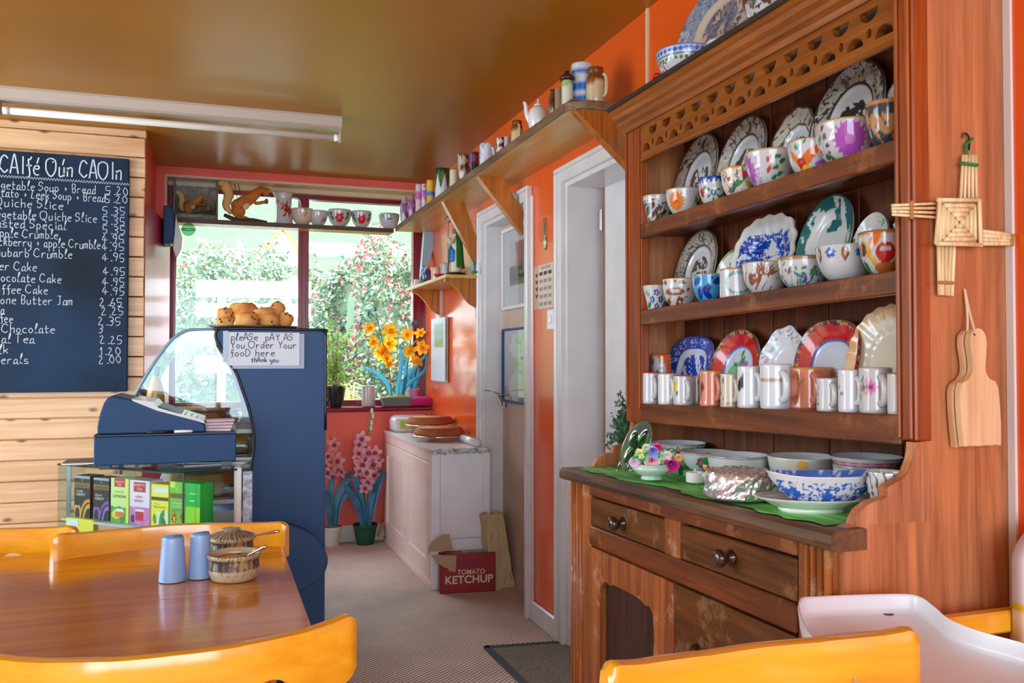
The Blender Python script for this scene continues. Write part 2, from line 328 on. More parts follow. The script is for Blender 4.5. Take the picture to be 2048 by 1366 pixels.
# unseen sides of the room with the windows that light it
struct('wall_side', join(box(-2.9, -2.75, -2.6, 6.1, 0, .70), box(-2.9, -2.75, -2.6, 6.1, 2.4, CEIL), box(-2.9, -2.75, -2.6, 1.35, .70, 2.4), box(-2.9, -2.75, 4.85, 6.1, .70, 2.4)), M['cream'])
struct('wall_front', join(box(-2.9, 1.8, -2.6, -2.4, 0, .6), box(-2.9, 1.8, -2.6, -2.4, 2.4, CEIL), box(-2.9, -2.6, -2.6, -2.4, .6, 2.4), box(1.38, 1.8, -2.6, -2.4, .6, 2.4)), M['cream'])
struct('window_2', join(box(-2.86, -2.8, 1.35, 4.85, .7, .74), box(-2.86, -2.8, 1.35, 4.85, 2.36, 2.4), *[box(-2.86, -2.8, y - .025, y + .025, .74, 2.36) for y in (1.38, 3.1, 4.82)]), M['white'])
struct('window_3', join(box(-2.6, 1.38, -2.53, -2.47, .6, .64), box(-2.6, 1.38, -2.53, -2.47, 2.36, 2.4), *[box(x - .025, x + .025, -2.53, -2.47, .64, 2.36) for x in (-2.57, -1.27, .05, 1.35)]), M['white'])
# wood clad wall, plank by plank
wl = struct('wall_left', box(-2.75, -.36, 5.02, 5.1, 0, CEIL), M['pine'])
pit = .1066; proto = None
for k in range(23):
    z1 = 2.41 - k * pit
    VF = box(-2.75, -.352 + random.uniform(-.003, .003), 5.0 + random.uniform(-.002, .002), 5.02, max(z1 - pit + .003, 0), z1 - .002, .004)
    mk('plank', VF, M['pine'], wl)
mk('plank', box(-2.75, -.345, 4.985, 5.02, 2.412, CEIL, .006), M['pine'], wl)
# doors in the right wall
def frame_trim(name, y0, y1, recess):
    a = .065; t = .02
    L = [box(XW - t, XW, y1, y1 + a - .02, 0, DH), box(XW - t, XW, y0 - a + .02, y0, 0, DH), box(XW - t, XW, y0 - a + .02, y1 + a - .02, DH, DH + a - .02),
         box(XW - t - .012, XW, y1 + a - .02, y1 + a, 0, DH + a - .02, .004), box(XW - t - .012, XW, y0 - a, y0 - a + .02, 0, DH + a - .02, .004), box(XW - t - .012, XW, y0 - a, y1 + a, DH + a - .02, DH + a, .004),
         box(XW, recess, y1 - .02, y1, 0, DH - .02), box(XW, recess, y0, y0 + .02, 0, DH - .02), box(XW, recess, y0, y1, DH - .02, DH)]
    return struct(name, join(*L), M['greige'])
frame_trim('trim_3', 3.9, 4.6, 1.62); frame_trim('trim_4', 2.62, 3.43, 1.62)
d1 = tag(thing('door_1', None, None, (1.55, 4.25, 0)), kind='structure')
mk('leaf', box(1.53, 1.565, 3.92, 4.58, .012, DH - .02), M['pinkdoor'], d1)
mk('threshold', box(1.44, 1.62, 3.92, 4.58, 0, .012), M['pinkdoor'], d1)
hp = P(1000, 790, X=1.5)
mk('handle', join(tube([(1.53, hp[1], hp[2]), (1.49, hp[1], hp[2]), (1.485, hp[1] - .03, hp[2] - .01), (1.485, hp[1] - .08, hp[2] - .05)], .007), box(1.522, 1.53, hp[1] - .025, hp[1] + .025, hp[2] - .07, hp[2] + .05, .004)), M['steel'], d1, label='chrome lever handle')
d2 = tag(thing('door_2', None, None, (1.6, 3.0, 0)), kind='structure')
lz = P(1195, 362, X=1.59)[2]
mk('leaf', join(box(1.59, 1.63, 2.5, 3.375, .012, lz), box(1.583, 1.59, 2.62, 3.36, .02, .12, .003)), M['greige'], d2)
mk('edge_strip', box(1.585, 1.64, 3.375, 3.385, .012, lz), mat('bare_wood_edge', S(150, 112, 84), .5), d2)
for z in (1.78, .3): mk('hinge', tube([(1.58, 3.39, z), (1.58, 3.39, z + .09)], .008), M['steel'], d2)
struct('baseboard_right', join(box(XW - .018, XW, 3.495, 3.835, 0, .095, .006), box(XW - .012, XW, 3.495, 3.515, .09, 2.0, .003), box(XW - .012, XW, 3.815, 3.835, .09, 2.0, .003), box(XW - .014, XW, -2.4, 1.2, 0, .095, .005)), M['greige'])
bt = P(1296, 100, X=XW)
struct('trim_5', box(XW - .006, XW, bt[1] - .008, bt[1] + .008, 2.02, CEIL), M['cream'])
struct('trim_6', join(box(XW - .006, XW, 1.228, 1.244, 0, 2.1)), M['white'])
# ------------------------------------------------------------------ outside the window
def fsin(X, Y, Z, seed=0, k=6, f=1.0):
    r = np.random.default_rng(seed); o = np.zeros_like(X)
    for i in range(k):
        d = r.normal(size=3) * f * (1.6 ** (i / 2)); o += np.sin(X * d[0] + Y * d[1] + Z * d[2] + r.uniform(0, 6)) / (1 + i * .5)
    return o
gx, gy = np.meshgrid(np.linspace(-180, 260, 70), np.concatenate([np.linspace(6.3, 30, 14), np.linspace(36, 330, 40)]))
gz = np.where(gy < 22, -.25 + (gy - 6) * .02, .1 + np.clip(gy - 22, 0, 400) * .33) + fsin(gx * .06, gy * .06, gx * 0, 3) * np.clip((gy - 25) / 40, 0, 1.2)
struct('floor_outside', (np.stack([gx, gy, gz], -1).reshape(-1, 3), grid(70, len(gx))), mat('sunlit_grass', S(64, 80, 50), .9, c2=S(52, 70, 40), vs=1.2), smooth=True, loc=(0, 6.3, -.25))
def leaf_cards(C, size, n_r, tilt=1.0):
    n = len(C); a = n_r.normal(size=(n, 3)); a /= np.linalg.norm(a, axis=1)[:, None]; b = np.cross(a, n_r.normal(size=(n, 3))); b /= np.linalg.norm(b, axis=1)[:, None]
    s = size * n_r.uniform(.6, 1.3, n)[:, None]
    V = np.stack([C - a * s, C + b * s * .45, C + a * s, C - b * s * .45], 1).reshape(-1, 3)
    return V, np.arange(4 * n).reshape(-1, 4)
def shrub(label, c, rad, n, cols, flower=None, nf=0, group='flowering garden shrubs beyond the window', size=.048):
    t = thing('garden_shrub', label, 'shrub', (c[0], c[1], c[2]), group)
    def cloud(m, k0):
        d = rng.normal(size=(m, 3)); d /= np.linalg.norm(d, axis=1)[:, None]
        q = rng.uniform(k0, 1.05, m) * (1 + .13 * fsin(d[:, 0] * 4, d[:, 1] * 4, d[:, 2] * 4, int(c[0] * 50) % 97))
        C = d * q[:, None] * rad; C[:, 2] = C[:, 2] + rad[2]; return C + c
    C = cloud(n, .72); V, Fc = leaf_cards(C, size, rng)
    ci = np.array(cols)[rng.integers(0, len(cols), n)]
    core = tf(sph((0, 0, 0), 1, 20, 12), lambda q: q * .85 * rad * (1 + .1 * fsin(q[:, 0] * 3, q[:, 1] * 3, q[:, 2] * 3, 5))[:, None] + np.array(c) + (0, 0, rad[2] * .95))
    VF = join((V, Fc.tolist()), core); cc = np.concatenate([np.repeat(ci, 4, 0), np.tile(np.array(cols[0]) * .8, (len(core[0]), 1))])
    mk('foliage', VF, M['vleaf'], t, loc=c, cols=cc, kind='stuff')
    if nf:
        C = cloud(nf, .98); V, Fc = leaf_cards(C, size * .75, rng)
        mk('blossom', (V, Fc.tolist()), M['vleaf'], t, loc=c, cols=np.repeat(np.array(flower)[rng.integers(0, len(flower), nf)], 4, 0), kind='stuff')
GR = [S(104, 126, 92), S(122, 142, 104), S(146, 162, 130), S(118, 144, 130)]; RD = [S(222, 84, 92), S(232, 120, 120), S(206, 60, 76)]
def gp(px, py, d): return P(px, py, d=d)
def shr(px0, px1, ytop, d, lab, nf, n=9000, cols=GR, **k):
    a, b_ = gp(px0, ytop, d), gp(px1, ytop, d); w = np.linalg.norm(b_ - a) / 2; h = a[2] + .2
    c = (a + b_) / 2; shrub(lab, (c[0], c[1], -.2), np.array((w, w * .7, h / 2)), n, cols, RD, nf, **k)
shr(335, 520, 505, 13.5, 'low green fuchsia shrub dotted red at far left of garden', 700)
shr(480, 640, 515, 14.5, 'pale green fuchsia shrub behind the white slatted fence', 500)
shr(600, 740, 530, 13, 'mid-height red-flowering fuchsia shrub right of window mullion', 900)
shr(690, 900, 465, 12.5, 'tallest red-flowering fuchsia shrub at right of the window', 2600, 14000)
shr(820, 1000, 520, 10.5, 'green shrub at far right behind the yellow orchids', 300)
gc = gp(655, 660, 9.5); bl = []
for i in range(260):
    a = rng.uniform(0, 2 * pi); l = rng.uniform(.5, 1.1); o = rng.uniform(.2, .75); b0 = np.array((gc[0] + rng.normal() * .18, gc[1] + rng.normal() * .15, -.1)); w = np.array((-sin(a), cos(a), 0)) * .016
    dv_ = np.array((cos(a), sin(a), 0)); p = [b0, b0 + dv_ * o * .35 + (0, 0, l * 1.0), b0 + dv_ * o + (0, 0, l * .95)]
    bl.append((np.array([p[0] - w, p[0] + w, p[1] + w, p[1] - w, p[2]]), [(0, 1, 2, 3), (3, 2, 4)]))
mk('garden_grass_clump', join(*bl), mat('yellow_green_blades', S(176, 180, 96), .6), label='yellow-green clump of arching grass below the fuchsia', cat='plant', kind='stuff')
fo = gp(392, 560, 9); fe = gp(622, 562, 9.2)
fr = thing('slatted_fence', 'white slatted garden fence standing outside left window pane', 'fence', ((fo[0] + fe[0]) / 2, fo[1], -.2))
ex = (fe - fo); ex[2] = 0; L_ = np.linalg.norm(ex); ex /= L_
for ya, yb in ((560, 594), (606, 634), (655, 690), (712, 746)):
    za, zb = gp(392, ya, 9)[2], gp(392, yb, 9)[2]
    mk('slat', frame(box(0, L_, 0, .02, zb, za), (fo[0], fo[1], 0), ex, (-ex[1], ex[0], 0), (0, 0, 1)), M['white'], fr)
for s in (.25, L_ - .25): mk('post', frame(box(s - .04, s + .04, .02, .09, -.2, gp(392, 558, 9)[2]), (fo[0], fo[1], 0), ex, (-ex[1], ex[0], 0), (0, 0, 1)), M['white'], fr)
# house on the slope
D = 36.; hl = P(532, 512, d=D); ap = P(566, 456, d=D); rr = P(820, 456, d=D); hb = thing('cottage', 'white cottage with grey roof and orange barge boards on the slope', 'house', (hl[0] + 4, hl[1], 1.0))
gw = 2 * (ap[0] - hl[0]); ze = hl[2]; zr = ap[2]; y0 = hl[1]; xr = P(850, 456, d=D)[0]
mk('wall', join(prism([(hl[0], 0), (hl[0] + gw, 0), (hl[0] + gw, ze), (ap[0], zr), (hl[0], ze)], 'y', y0, y0 + 7), box(hl[0] + gw, xr, y0 + 1.5, y0 + 8, 0, ze - .1)), M['white'], hb)
slate = mat('pale_slate', S(104, 110, 118), .5, var=.06, vs=2)
mk('roof', prism([(y0 + 1.1, ze - .25), (y0 + 4.7, zr + .15), (y0 + 8.3, ze - .25), (y0 + 8.3, ze - .4), (y0 + 4.7, zr), (y0 + 1.1, ze - .4)], 'x', hl[0] + gw * .7, xr), slate, hb)
ob = mat('orange_barge_board', S(214, 130, 60), .5)
for sx in (-1, 1): mk('barge_board', tf(box(0, sqrt((gw / 2 + .3) ** 2 + (zr - ze + .3) ** 2), -.2, 0, -.25, 0), lambda v, sx=sx: np.stack([ap[0] + sx * (v[:, 0] * cos(.96) ) , y0 + v[:, 1], zr + .2 - v[:, 0] * sin(.96) + v[:, 2]], 1)), ob, hb)
mk('gutter', box(hl[0] + gw, xr, y0 + .95, y0 + 1.15, ze - .5, ze - .3), ob, hb)
for px, py in ((650, 494), (704, 482)):
    q = P(px, py, Y=y0 + 2.7); sl = (zr - ze + .4) / 3.6
    f = tf(box(q[0] - .45, q[0] + .45, -.5, .5, 0, .1), lambda v: np.stack([v[:, 0], y0 + 2.6 + v[:, 1], ze - .2 + (1.5 + v[:, 1]) * sl + v[:, 2]], 1))
    mk('skylight', f, mat('skylight_glass', S(90, 110, 130), .1), hb)
pl = P(477, 500, d=20); mk('garden_pole', join(tube([(pl[0], pl[1], 0), (pl[0], pl[1], pl[2] + .25)], .035), tube([(pl[0] - .35, pl[1], pl[2] + .0), (pl[0] + .35, pl[1], pl[2] + .02)], .02)), M['white'], label='white pole with a cross bar standing on the hillside', cat='pole')
# ================================================================== china: painted by formula into point colours
WH = S(208, 208, 209)
class Cv:
    def __init__(s, X, Y, base, R=None, T=None): s.X = X; s.Y = Y; s.R = R; s.T = T; s.c = np.tile(np.array(base, float), (len(X), 1))
    def put(s, m, c): s.c[m] = c; return s
    def band(s, y0, y1, c): return s.put((s.Y >= y0) & (s.Y <= y1), c)
    def ell(s, x, y, rx, ry, c, a=0):
        dx, dy = s.X - x, s.Y - y; return s.put(((dx * cos(a) + dy * sin(a)) / rx) ** 2 + ((-dx * sin(a) + dy * cos(a)) / ry) ** 2 < 1, c)
    def disc(s, x, y, r, c): return s.ell(x, y, r, r, c)
    def flower(s, x, y, r, n, c, cc=None, deep=.35, a=0):
        dx, dy = s.X - x, s.Y - y; rr = np.hypot(dx, dy); th = np.arctan2(dy, dx) + a
        s.put(rr < r * (1 - deep * (.5 - .5 * np.cos(n * th))), c)
        if cc is not None: s.put(rr < r * .3, cc)
        return s
    def leaf(s, x, y, l, w, a, c):
        dx, dy = s.X - x, s.Y - y; u = (dx * cos(a) + dy * sin(a)) / l; v = (-dx * sin(a) + dy * cos(a)) / w
        return s.put((np.abs(u) < 1) & (np.abs(v) < 1 - u * u), c)
    def sprig(s, x, y, r, c, n=6, seed=0, lf=S(60, 140, 70)):
        g = np.random.default_rng(seed)
        for i in range(n):
            a = g.uniform(0, 6.28); q = g.uniform(.3, 1) * r; s.leaf(x + q * cos(a), y + q * sin(a), r * .35, r * .14, g.uniform(0, 6.28), lf)
        for i in range(max(2, n // 2)):
            a = g.uniform(0, 6.28); q = g.uniform(0, .7) * r; s.disc(x + q * cos(a), y + q * sin(a), r * g.uniform(.14, .26), c[i % len(c)])
        return s
    def scroll(s, c, f=9, thr=.18, seed=1, mask=None, c2=None):
        f = f * (2.3 if s.R is not None else 1.7)
        w = fsin(s.X * 2.2, s.Y * 2.2, s.X * 0, seed + 50, 4) * .35
        n = fsin(s.X * f * .5 + w * 2, s.Y * f * .5 + w * 2, s.X * 0, seed, 7); m = np.abs(n) < thr * 2.4
        n2 = fsin(s.X * f * 1.1, s.Y * f * 1.1, s.X * 0, seed + 9, 5); m &= n2 > -.9
        if mask is not None: m &= mask
        s.put(m, c)
        if c2 is not None: s.put((n > 1.0) & (n2 > .2) & (mask if mask is not None else True), c2)
        return s
    def blob(s, c, f=4, thr=.3, seed=1, mask=None):
        f = f * (1.7 if s.R is not None else 1.35)
        n = fsin(s.X * f, s.Y * f, s.X * 0, seed, 7); m = n > thr
        if mask is not None: m &= mask
        return s.put(m, c)
PROF = {
    'bowl': ([(.42, 0), (.46, .02), (.46, .07), (.56, .10), (.74, .25), (.88, .48), (.965, .75), (1, 1)], .035),
    'cup': ([(.55, 0), (.57, .05), (.62, .08), (.80, .26), (.92, .5), (.98, .78), (1, 1)], .035),
    'taper': ([(.58, 0), (.62, .03), (.74, .3), (.86, .6), (.95, .85), (1, 1)], .035),
    'mug': ([(.93, 0), (.98, .02), (1, .06), (1, .5), (1, .95), (.995, 1)], .05),
    'tankard': ([(1.0, 0), (1.03, .02), (1.03, .06), (1, .09), (.99, .5), (.985, .97), (.985, 1)], .05),
    'wide': ([(.45, 0), (.47, .06), (.6, .12), (.78, .32), (.9, .6), (1, .93), (1.02, 1)], .025),
    'dish': ([(.5, 0), (.52, .15), (.62, .2), (.85, .6), (1, 1)], .03),
    'jar': ([(.82, 0), (.9, .03), (.97, .12), (1, .3), (1, .6), (.96, .74), (.8, .83), (.8, .88), (.86, .9), (.86, 1)], .06),
    'pot': ([(.68, 0), (.72, .03), (.86, .5), (.95, .84), (1.02, .86), (1.03, 1)], .05),
    'urn': ([(.6, 0), (.62, .04), (.9, .25), (1, .5), (.93, .72), (.62, .86), (.58, .92), (.64, 1)], .06),
}
def resample(p, m):
    p = np.array(p, float); s = np.r_[0, np.cumsum(np.linalg.norm(np.diff(p, axis=0), axis=1))]; t = np.linspace(0, s[-1], m)
    return np.stack([np.interp(t, s, p[:, 0]), np.interp(t, s, p[:, 1])], 1)
def china_mesh(c, R, H, style, paint=None, base=WH, inner=None, sy=1, m=26, nf=110, nb=24, rad=None):
    prof, th = PROF[style] if isinstance(style, str) else style
    po = resample(crom(prof, 5), m) if isinstance(style, str) and style not in ('pot', 'tankard') else resample(prof, m)
    pi_ = po[::-1] - [th, 0]; pi_ = np.array([(max(r, .0), z) for r, z in pi_ if z > .08] + [(.35, .075), (.0, .07)]); pi_ = resample(pi_, 9)
    pr = np.concatenate([[(0, .0)], po, [(po[-1, 0] - th * .5, po[-1, 1] + .012)], pi_])
    thc = atan2(-c[1], -c[0]); ph = np.r_[np.linspace(-1.75, 1.75, nf), np.linspace(1.75, 2 * pi - 1.75, nb + 2)[1:-1]]; n = len(ph)
    k = rad(ph) if rad else np.ones(n)
    r = pr[:, 0][:, None] * R * k[None]
    V = np.stack([c[0] + r * np.cos(thc + ph), c[1] + r * np.sin(thc + ph) * sy, c[2] + np.repeat(pr[:, 1][:, None] * H, n, 1)], -1).reshape(-1, 3)
    phw = np.where(ph > pi, ph - 2 * pi, ph); X = np.tile(phw * R / H, len(pr)); Y = np.repeat(pr[:, 1], n)
    cv = Cv(X, Y, base); cv.tmp = None
    if paint: paint(cv)
    isin = np.repeat(np.arange(len(pr)) > m + 1, n); cv.c[isin] = inner or tuple(min(1, x * 1.0) for x in base)
    return (V, grid(n, len(pr), True)), cv.c * .88
def handle(c, R, z0, z1, phi, out=.035, r=.006, n=10):
    a = atan2(-c[1], -c[0]) + phi; d = np.array((cos(a), sin(a), 0)); zc, zh = (z0 + z1) / 2, (z1 - z0) / 2; pts = []
    for t in np.linspace(-pi / 2, pi / 2, 14): pts.append(np.array((c[0], c[1], zc)) + d * (R * .96 + out * max(0, cos(t)) ** .6) + np.array((0, 0, zh * sin(t))))
    return tube(pts, [r * 1.15] + [r] * 12 + [r * 1.15], n)
def fit(x0, x1, ytop, zfun, front):
    pc = (x0 + x1) / 2; R = .04
    for _ in range(8):
        p = P(pc, ytop, X=front + R); d = depth(p); R = (x1 - x0) / 2 * d / F_PX
    z = zfun(p[1]) if callable(zfun) else zfun
    return np.array((front + R, p[1], z)), R, P(pc, ytop, d=d)[2] - z
def fitb(px, ybot, w, ytop, z, br=.6):
    for _ in range(3):
        p = P(px, ybot, Z=z(0) if callable(z) else z)
        if callable(z): p = P(px, ybot, Z=z(p[1]))
    d = depth(p); R = w / 2 * d / F_PX; dirh = np.array((p[0], p[1], 0)); dirh /= np.linalg.norm(dirh)
    c = p + dirh * R * br; dc = depth(c); R = w / 2 * dc / F_PX
    return c, R, P(px, ytop, d=dc)[2] - c[2]
def vessel(name, label, cat, f, style='bowl', paint=None, base=WH, inner=None, group=None, hnd=None, mat_='ceramic', sy=1, hc=None, out=.4, hr=.2, **k):
    c, R, H = f; VF, cc = china_mesh(c, R, H, style, paint, base, inner, sy, **k)
    if hnd is None: return mk(name, VF, M[mat_], loc=c, smooth=True, cols=cc, label=label, cat=cat, group=group)
    t = thing(name, label, cat, c, group); mk('body', VF, M[mat_], t, loc=c, smooth=True, cols=cc)
    h = handle(c, R, c[2] + H * .22, c[2] + H * .8, hnd, R * out, min(.0105, max(.004, R * hr)))
    mk('handle', h, M[mat_], t, loc=c, smooth=True, cols=np.tile(np.array(hc or base) * .88, (len(h[0]), 1))); return t
def plate(name, label, cat, x0, x1, ytop, zs, paint, Xb=1.34, lean=14, shape=None, base=WH, rim=.016, group=None, n=170, m=38, ymin=None, zlift=0, Y=None, rz=None, ry=None, X=None):
    ln = radians(lean); pc = (x0 + x1) / 2 if x0 else 0
    if rz is None:
        Xt = Xb + .04
        for _ in range(6):
            top = P(pc, ytop, X=Xt); z = zs(top[1]) + zlift; rz = (top[2] - z) / 2 / cos(ln); Xt = Xb + 2 * rz * sin(ln)
        Xc = (Xb + Xt) / 2; ya, yb = P(x0, ytop + 40, X=Xc)[1], P(x1, ytop + 40, X=Xc)[1]
        if ymin: yb = max(yb, ymin)
        Y = (ya + yb) / 2; ry = (ya - yb) / 2
    else: z = zs(Y) + zlift; Xc = Xb + rz * sin(ln)
    c = np.array((Xc, Y, z + rz * cos(ln)))
    ex = np.array((0, -1, 0)); ey = np.array((sin(ln), 0, cos(ln))); ez = np.array((-cos(ln), 0, sin(ln)))
    th = np.arange(n) * 2 * pi / n; k = shape(th) if shape else np.ones(n)
    if shape:
        a = k * np.cos(th); b = k * np.sin(th); k = k / max(np.abs(a).max(), np.abs(b).max())
    rho = np.r_[0.001, np.linspace(.06, 1, m - 1)]
    h = lambda q: rim * np.clip((q - .55) / .45, 0, 1) ** .8 + .004 * np.clip((q - .5) / .1, 0, 1)
    def surf(off):
        p = np.outer(rho, k * np.cos(th)) * ry; q = np.outer(rho, k * np.sin(th)) * rz; hh = np.repeat(h(rho)[:, None], n, 1) + off
        return (c + p[..., None] * ex + q[..., None] * ey + hh[..., None] * ez).reshape(-1, 3), p.ravel() / rz, q.ravel() / rz
    V, X_, Y_ = surf(0); Rr = np.repeat(rho, n); mb = 8; rho_f = rho; rho = np.linspace(.001, 1, mb); V2, _, _ = surf(-.006)
    cv = Cv(X_, Y_, base, Rr, np.tile(th, m)); cv.k = np.tile(k, m); paint(cv); L = len(V)
    Fc = [tuple(f) for f in grid(n, m, True)] + [tuple(i + L for i in f[::-1]) for f in grid(n, mb, True)] + [((m - 1) * n + i, (mb - 1) * n + L + i, (mb - 1) * n + L + (i + 1) % n, (m - 1) * n + (i + 1) % n) for i in range(n)]
    return mk(name, (np.concatenate([V, V2]), Fc), M['ceramic'], smooth=True, cols=np.concatenate([cv.c, np.tile(np.array(base), (len(V2), 1))]), label=label, cat=cat, group=group, auto=60)
# ------------------------------------------------------------------ stroke lettering for chalk and pen: digits are x,y on a grid, baseline 3, x-height 6, caps 9
G = {
 'a': '46 26 14 13 23 44;46 43 53', 'b': '19 13;16 36 45 44 33 13', 'c': '46 26 15 14 23 43', 'd': '46 26 14 13 23 44;49 43', 'e': '15 45 46 26 15 14 23 43', 'f': '49 38 28 33 22;16 46',
 'g': '46 26 15 14 34 45;46 42 31 11', 'h': '19 13;15 26 46 43', 'i': '26 23;27 28', 'j': '36 31 20 10;37 38', 'k': '19 13;46 14;25 43', 'l': '13 29 39 14 23 33', 'm': '06 03;05 16 26 23;25 36 46 43', 'n': '16 13;15 26 46 43',
 'o': '26 15 14 23 33 44 45 36 26', 'p': '16 10;16 36 45 44 33 13', 'q': '46 26 14 13 33 44;46 40 51', 'r': '16 13;14 26 46', 's': '46 26 15 44 43 13', 't': '28 23 33 43;16 46', 'u': '16 13 33 44;46 43', 'v': '16 33 56', 'w': '06 13 25 33 46', 'x': '16 43;46 13', 'y': '16 14 33 44;46 41 20 10', 'z': '16 46 13 43',
 'A': '03 29 39 53;15 45', 'B': '13 19 39 48 36 16;36 45 44 33 13', 'C': '58 39 18 05 14 33 54', 'D': '13 19 39 57 55 33 13', 'E': '49 19 13 43;16 36', 'F': '49 19 13;16 36', 'H': '19 13;49 43;16 46', 'I': '29 23', 'J': '19 49;39 34 23 13', 'K': '19 13;49 16 43', 'L': '29 14 13 33 43', 'M': '03 09 35 59 53', 'N': '13 19 43 49', 'O': '29 08 05 23 43 65 68 49 29', 'P': '13 19 39 48 46 35 15', 'Q': '29 08 05 23 43 65 68 49 29;34 61', 'R': '13 19 39 48 36 16;26 53', 'S': '48 39 19 07 36 45 34 13 04', 'T': '09 59;29 23', 'U': '19 14 33 44 49', 'V': '09 33 59', 'Y': '19 36 59;36 33',
 '0': '29 17 15 33 45 47 29', '1': '27 39 33', '2': '18 29 38 37 13 43', '3': '19 39 47 26 45 33 13', '4': '39 15 55;37 33', '5': '49 19 16 36 45 33 13', '6': '39 15 13 33 45 15', '7': '19 49 23', '8': '29 17 44 33 14 47 29', '9': '46 17 29 48 33',
 '+': '25 45;36 34', '.': '23 33', "'": '39 27', '-': '15 45', 'é': '15 45 46 26 15 14 23 43;37 49', 'ú': '16 13 33 44;46 43;37 49', 'Ċ': '58 39 18 05 14 33 54', '/': '13 49'}
WD = {'i': 3, 'I': 3.4, 'l': 3.6, '.': 3, 'm': 5.6, 'w': 5.8, 'M': 7, 'O': 7.6, 'Q': 7.6, 'C': 6.6, 'A': 6, 'D': 6.4, 'T': 6, 'V': 6, 'Y': 6, 'R': 6, ' ': 3.6, 'v': 6, 'f': 4.6, 't': 4.8, '1': 4.2}
def strokes(s, o, ex, ey, h, mat_, parent, name='lettering', align='left', sw=.0035, lift=.0012, jit=.12, track=1.0, spl=True, seed=1, width=None, words=False):
    """h = cap height. monoline ribbons just proud of the surface"""
    g = np.random.default_rng(seed); u = h / 6; ex = np.array(ex, float); ey = np.array(ey, float); ez = np.cross(ex, ey); segs = []; x = 0; wi = []; w_ = 0
    for ch in s:
        w_ += ch == ' '
        gl = G.get(ch)
        if gl:
            dy = g.normal() * jit
            for st in gl.split(';'):
                p = np.array([(int(q[0]), int(q[1]) - 3) for q in st.split()], float) + g.normal(size=(len(st.split()), 2)) * jit * .6
                p = p + [x, dy]; segs.append(crom(p, 4) if spl and len(p) > 2 else p); wi.append(w_)
        x += (WD.get(ch, 5.2)) * track
    ku = width / (x * u) if width else 1
    off = {'left': 0, 'right': -x, 'center': -x / 2}[align]; parts = []
    for p in segs:
        q = (p + [off, 0]) * u * [ku, 1]; t = np.gradient(q, axis=0); t /= np.linalg.norm(t, axis=1)[:, None] + 1e-9; nn = np.stack([-t[:, 1], t[:, 0]], 1) * sw / 2
        q = np.concatenate([[q[0] - t[0] * sw * .3], q[1:-1], [q[-1] + t[-1] * sw * .3]])
        A = np.concatenate([q + nn, q - nn]); m = len(q); W = np.array(o) + A[:, :1] * ex + A[:, 1:2] * ey + ez * lift
        parts.append((W, [(i, i + 1, m + i + 1, m + i) for i in range(m - 1)]))
    if words:
        for k in sorted(set(wi)): mk(name, join(*[q for q, j in zip(parts, wi) if j == k]), mat_, parent, loc=o)
        return
    return mk(name, join(*parts), mat_, parent, loc=o)
# ================================================================== the dresser
def z1(y): return 1.628 + (2.325 - y) * .0087
def z2(y): return 1.369 + (2.325 - y) * .0200
def z3(y): return 1.089 + (2.325 - y) * .0275
def zt(y): return .893 + (2.43 - y) * .0285
def ztop(y): return 2.008
def lean_(V): V = np.array(V); V[:, 2] *= 1 + (2.43 - V[:, 1]) * .0316; return V
XF = 1.03; XR = 1.215; YN = 1.245; YF = 2.425
dr = thing('kitchen_dresser', 'tall dark red-brown wooden dresser with china shelves, drawers and cupboard doors', 'dresser', (1.2, 1.84, 0))
def D(name, VF, m, parent=None, lean=False, **k): return mk(name, tf(VF, lean_) if lean else VF, M[m] if isinstance(m, str) else m, parent or dr, **k)
# near side board with its scroll
sc = [P(x, y, Y=YN) for x, y in ((1829, 885), (1828, 905), (1823, 925), (1809, 953), (1774, 975), (1773, 993), (1746, 1003), (1725, 1017), (1714, 1031), (1707, 1050))]
sc2 = [(p[0], p[2]) for p in crom([(q[0], 0, q[2]) for q in sc], 5)]
zt_n = zt(YN)
D('side_panel', prism([(1.428, 0), (1.428, 2.0), (1.2412, 2.0), (1.2412, 1.0725)] + sc2 + [(XF + .015, zt_n - .0), (XF + .015, 0)], 'y', YN, YN + .02), 'dresside')
pq = [P(x, y, Y=YN) for x, y in ((1704, 1052), (1861, 1041), (1860, 985), (1855, 900))]
D('scroll_piece', prism([(x - .001, z) for x, z in sc2[3:]] + [(p[0], p[2]) for p in pq], 'y', YN - .003, YN + .001), wood('pale_side_wood', S(150, 88, 54), S(200, 136, 94), 'z', 1.6, .5))
# far side board with its own scroll foot
fs = [P(x, y, Y=YF) for x, y in ((1262, 838), (1258, 860), (1246, 885), (1222, 893), (1221, 905), (1205, 906), (1190, 916), (1182, 932))]
D('side_panel', prism([(1.428, 0), (1.428, 2.0), (1.235, 2.0)] + [(p[0], p[2]) for p in fs] + [(XF + .015, .89), (XF + .015, 0)], 'y', YF - .02, YF), 'dresside')
for y0, y1 in ((YN, 1.289), (2.325, YF)):
    xs_ = 1.2035 if y0 < 2 else XR
    D('stile', box(xs_, XR + .026, y0 - .004 if y0 < 2 else y0, y1 if y0 < 2 else y1 + .004, 1.0725 if y0 < 2 else 1.03, 1.93, .003), 'dresred')
    for ya_, yb__ in ((y0 + .002, y0 + .013), (y1 - .014, y1 - .005)): D('stile_bead', box(xs_ - .006, xs_, ya_, yb__, 1.075, 1.925, .0025), 'dresred')
yb = 1.27; i = 0
while yb < 2.40:
    w = (.118, .102, .126, .11)[i % 4]; D('back_board', box(1.405 + .0015 * (i % 2), 1.42, yb, min(yb + w - .003, 2.405), .86, 1.99, .002), 'dresback'); yb += w; i += 1
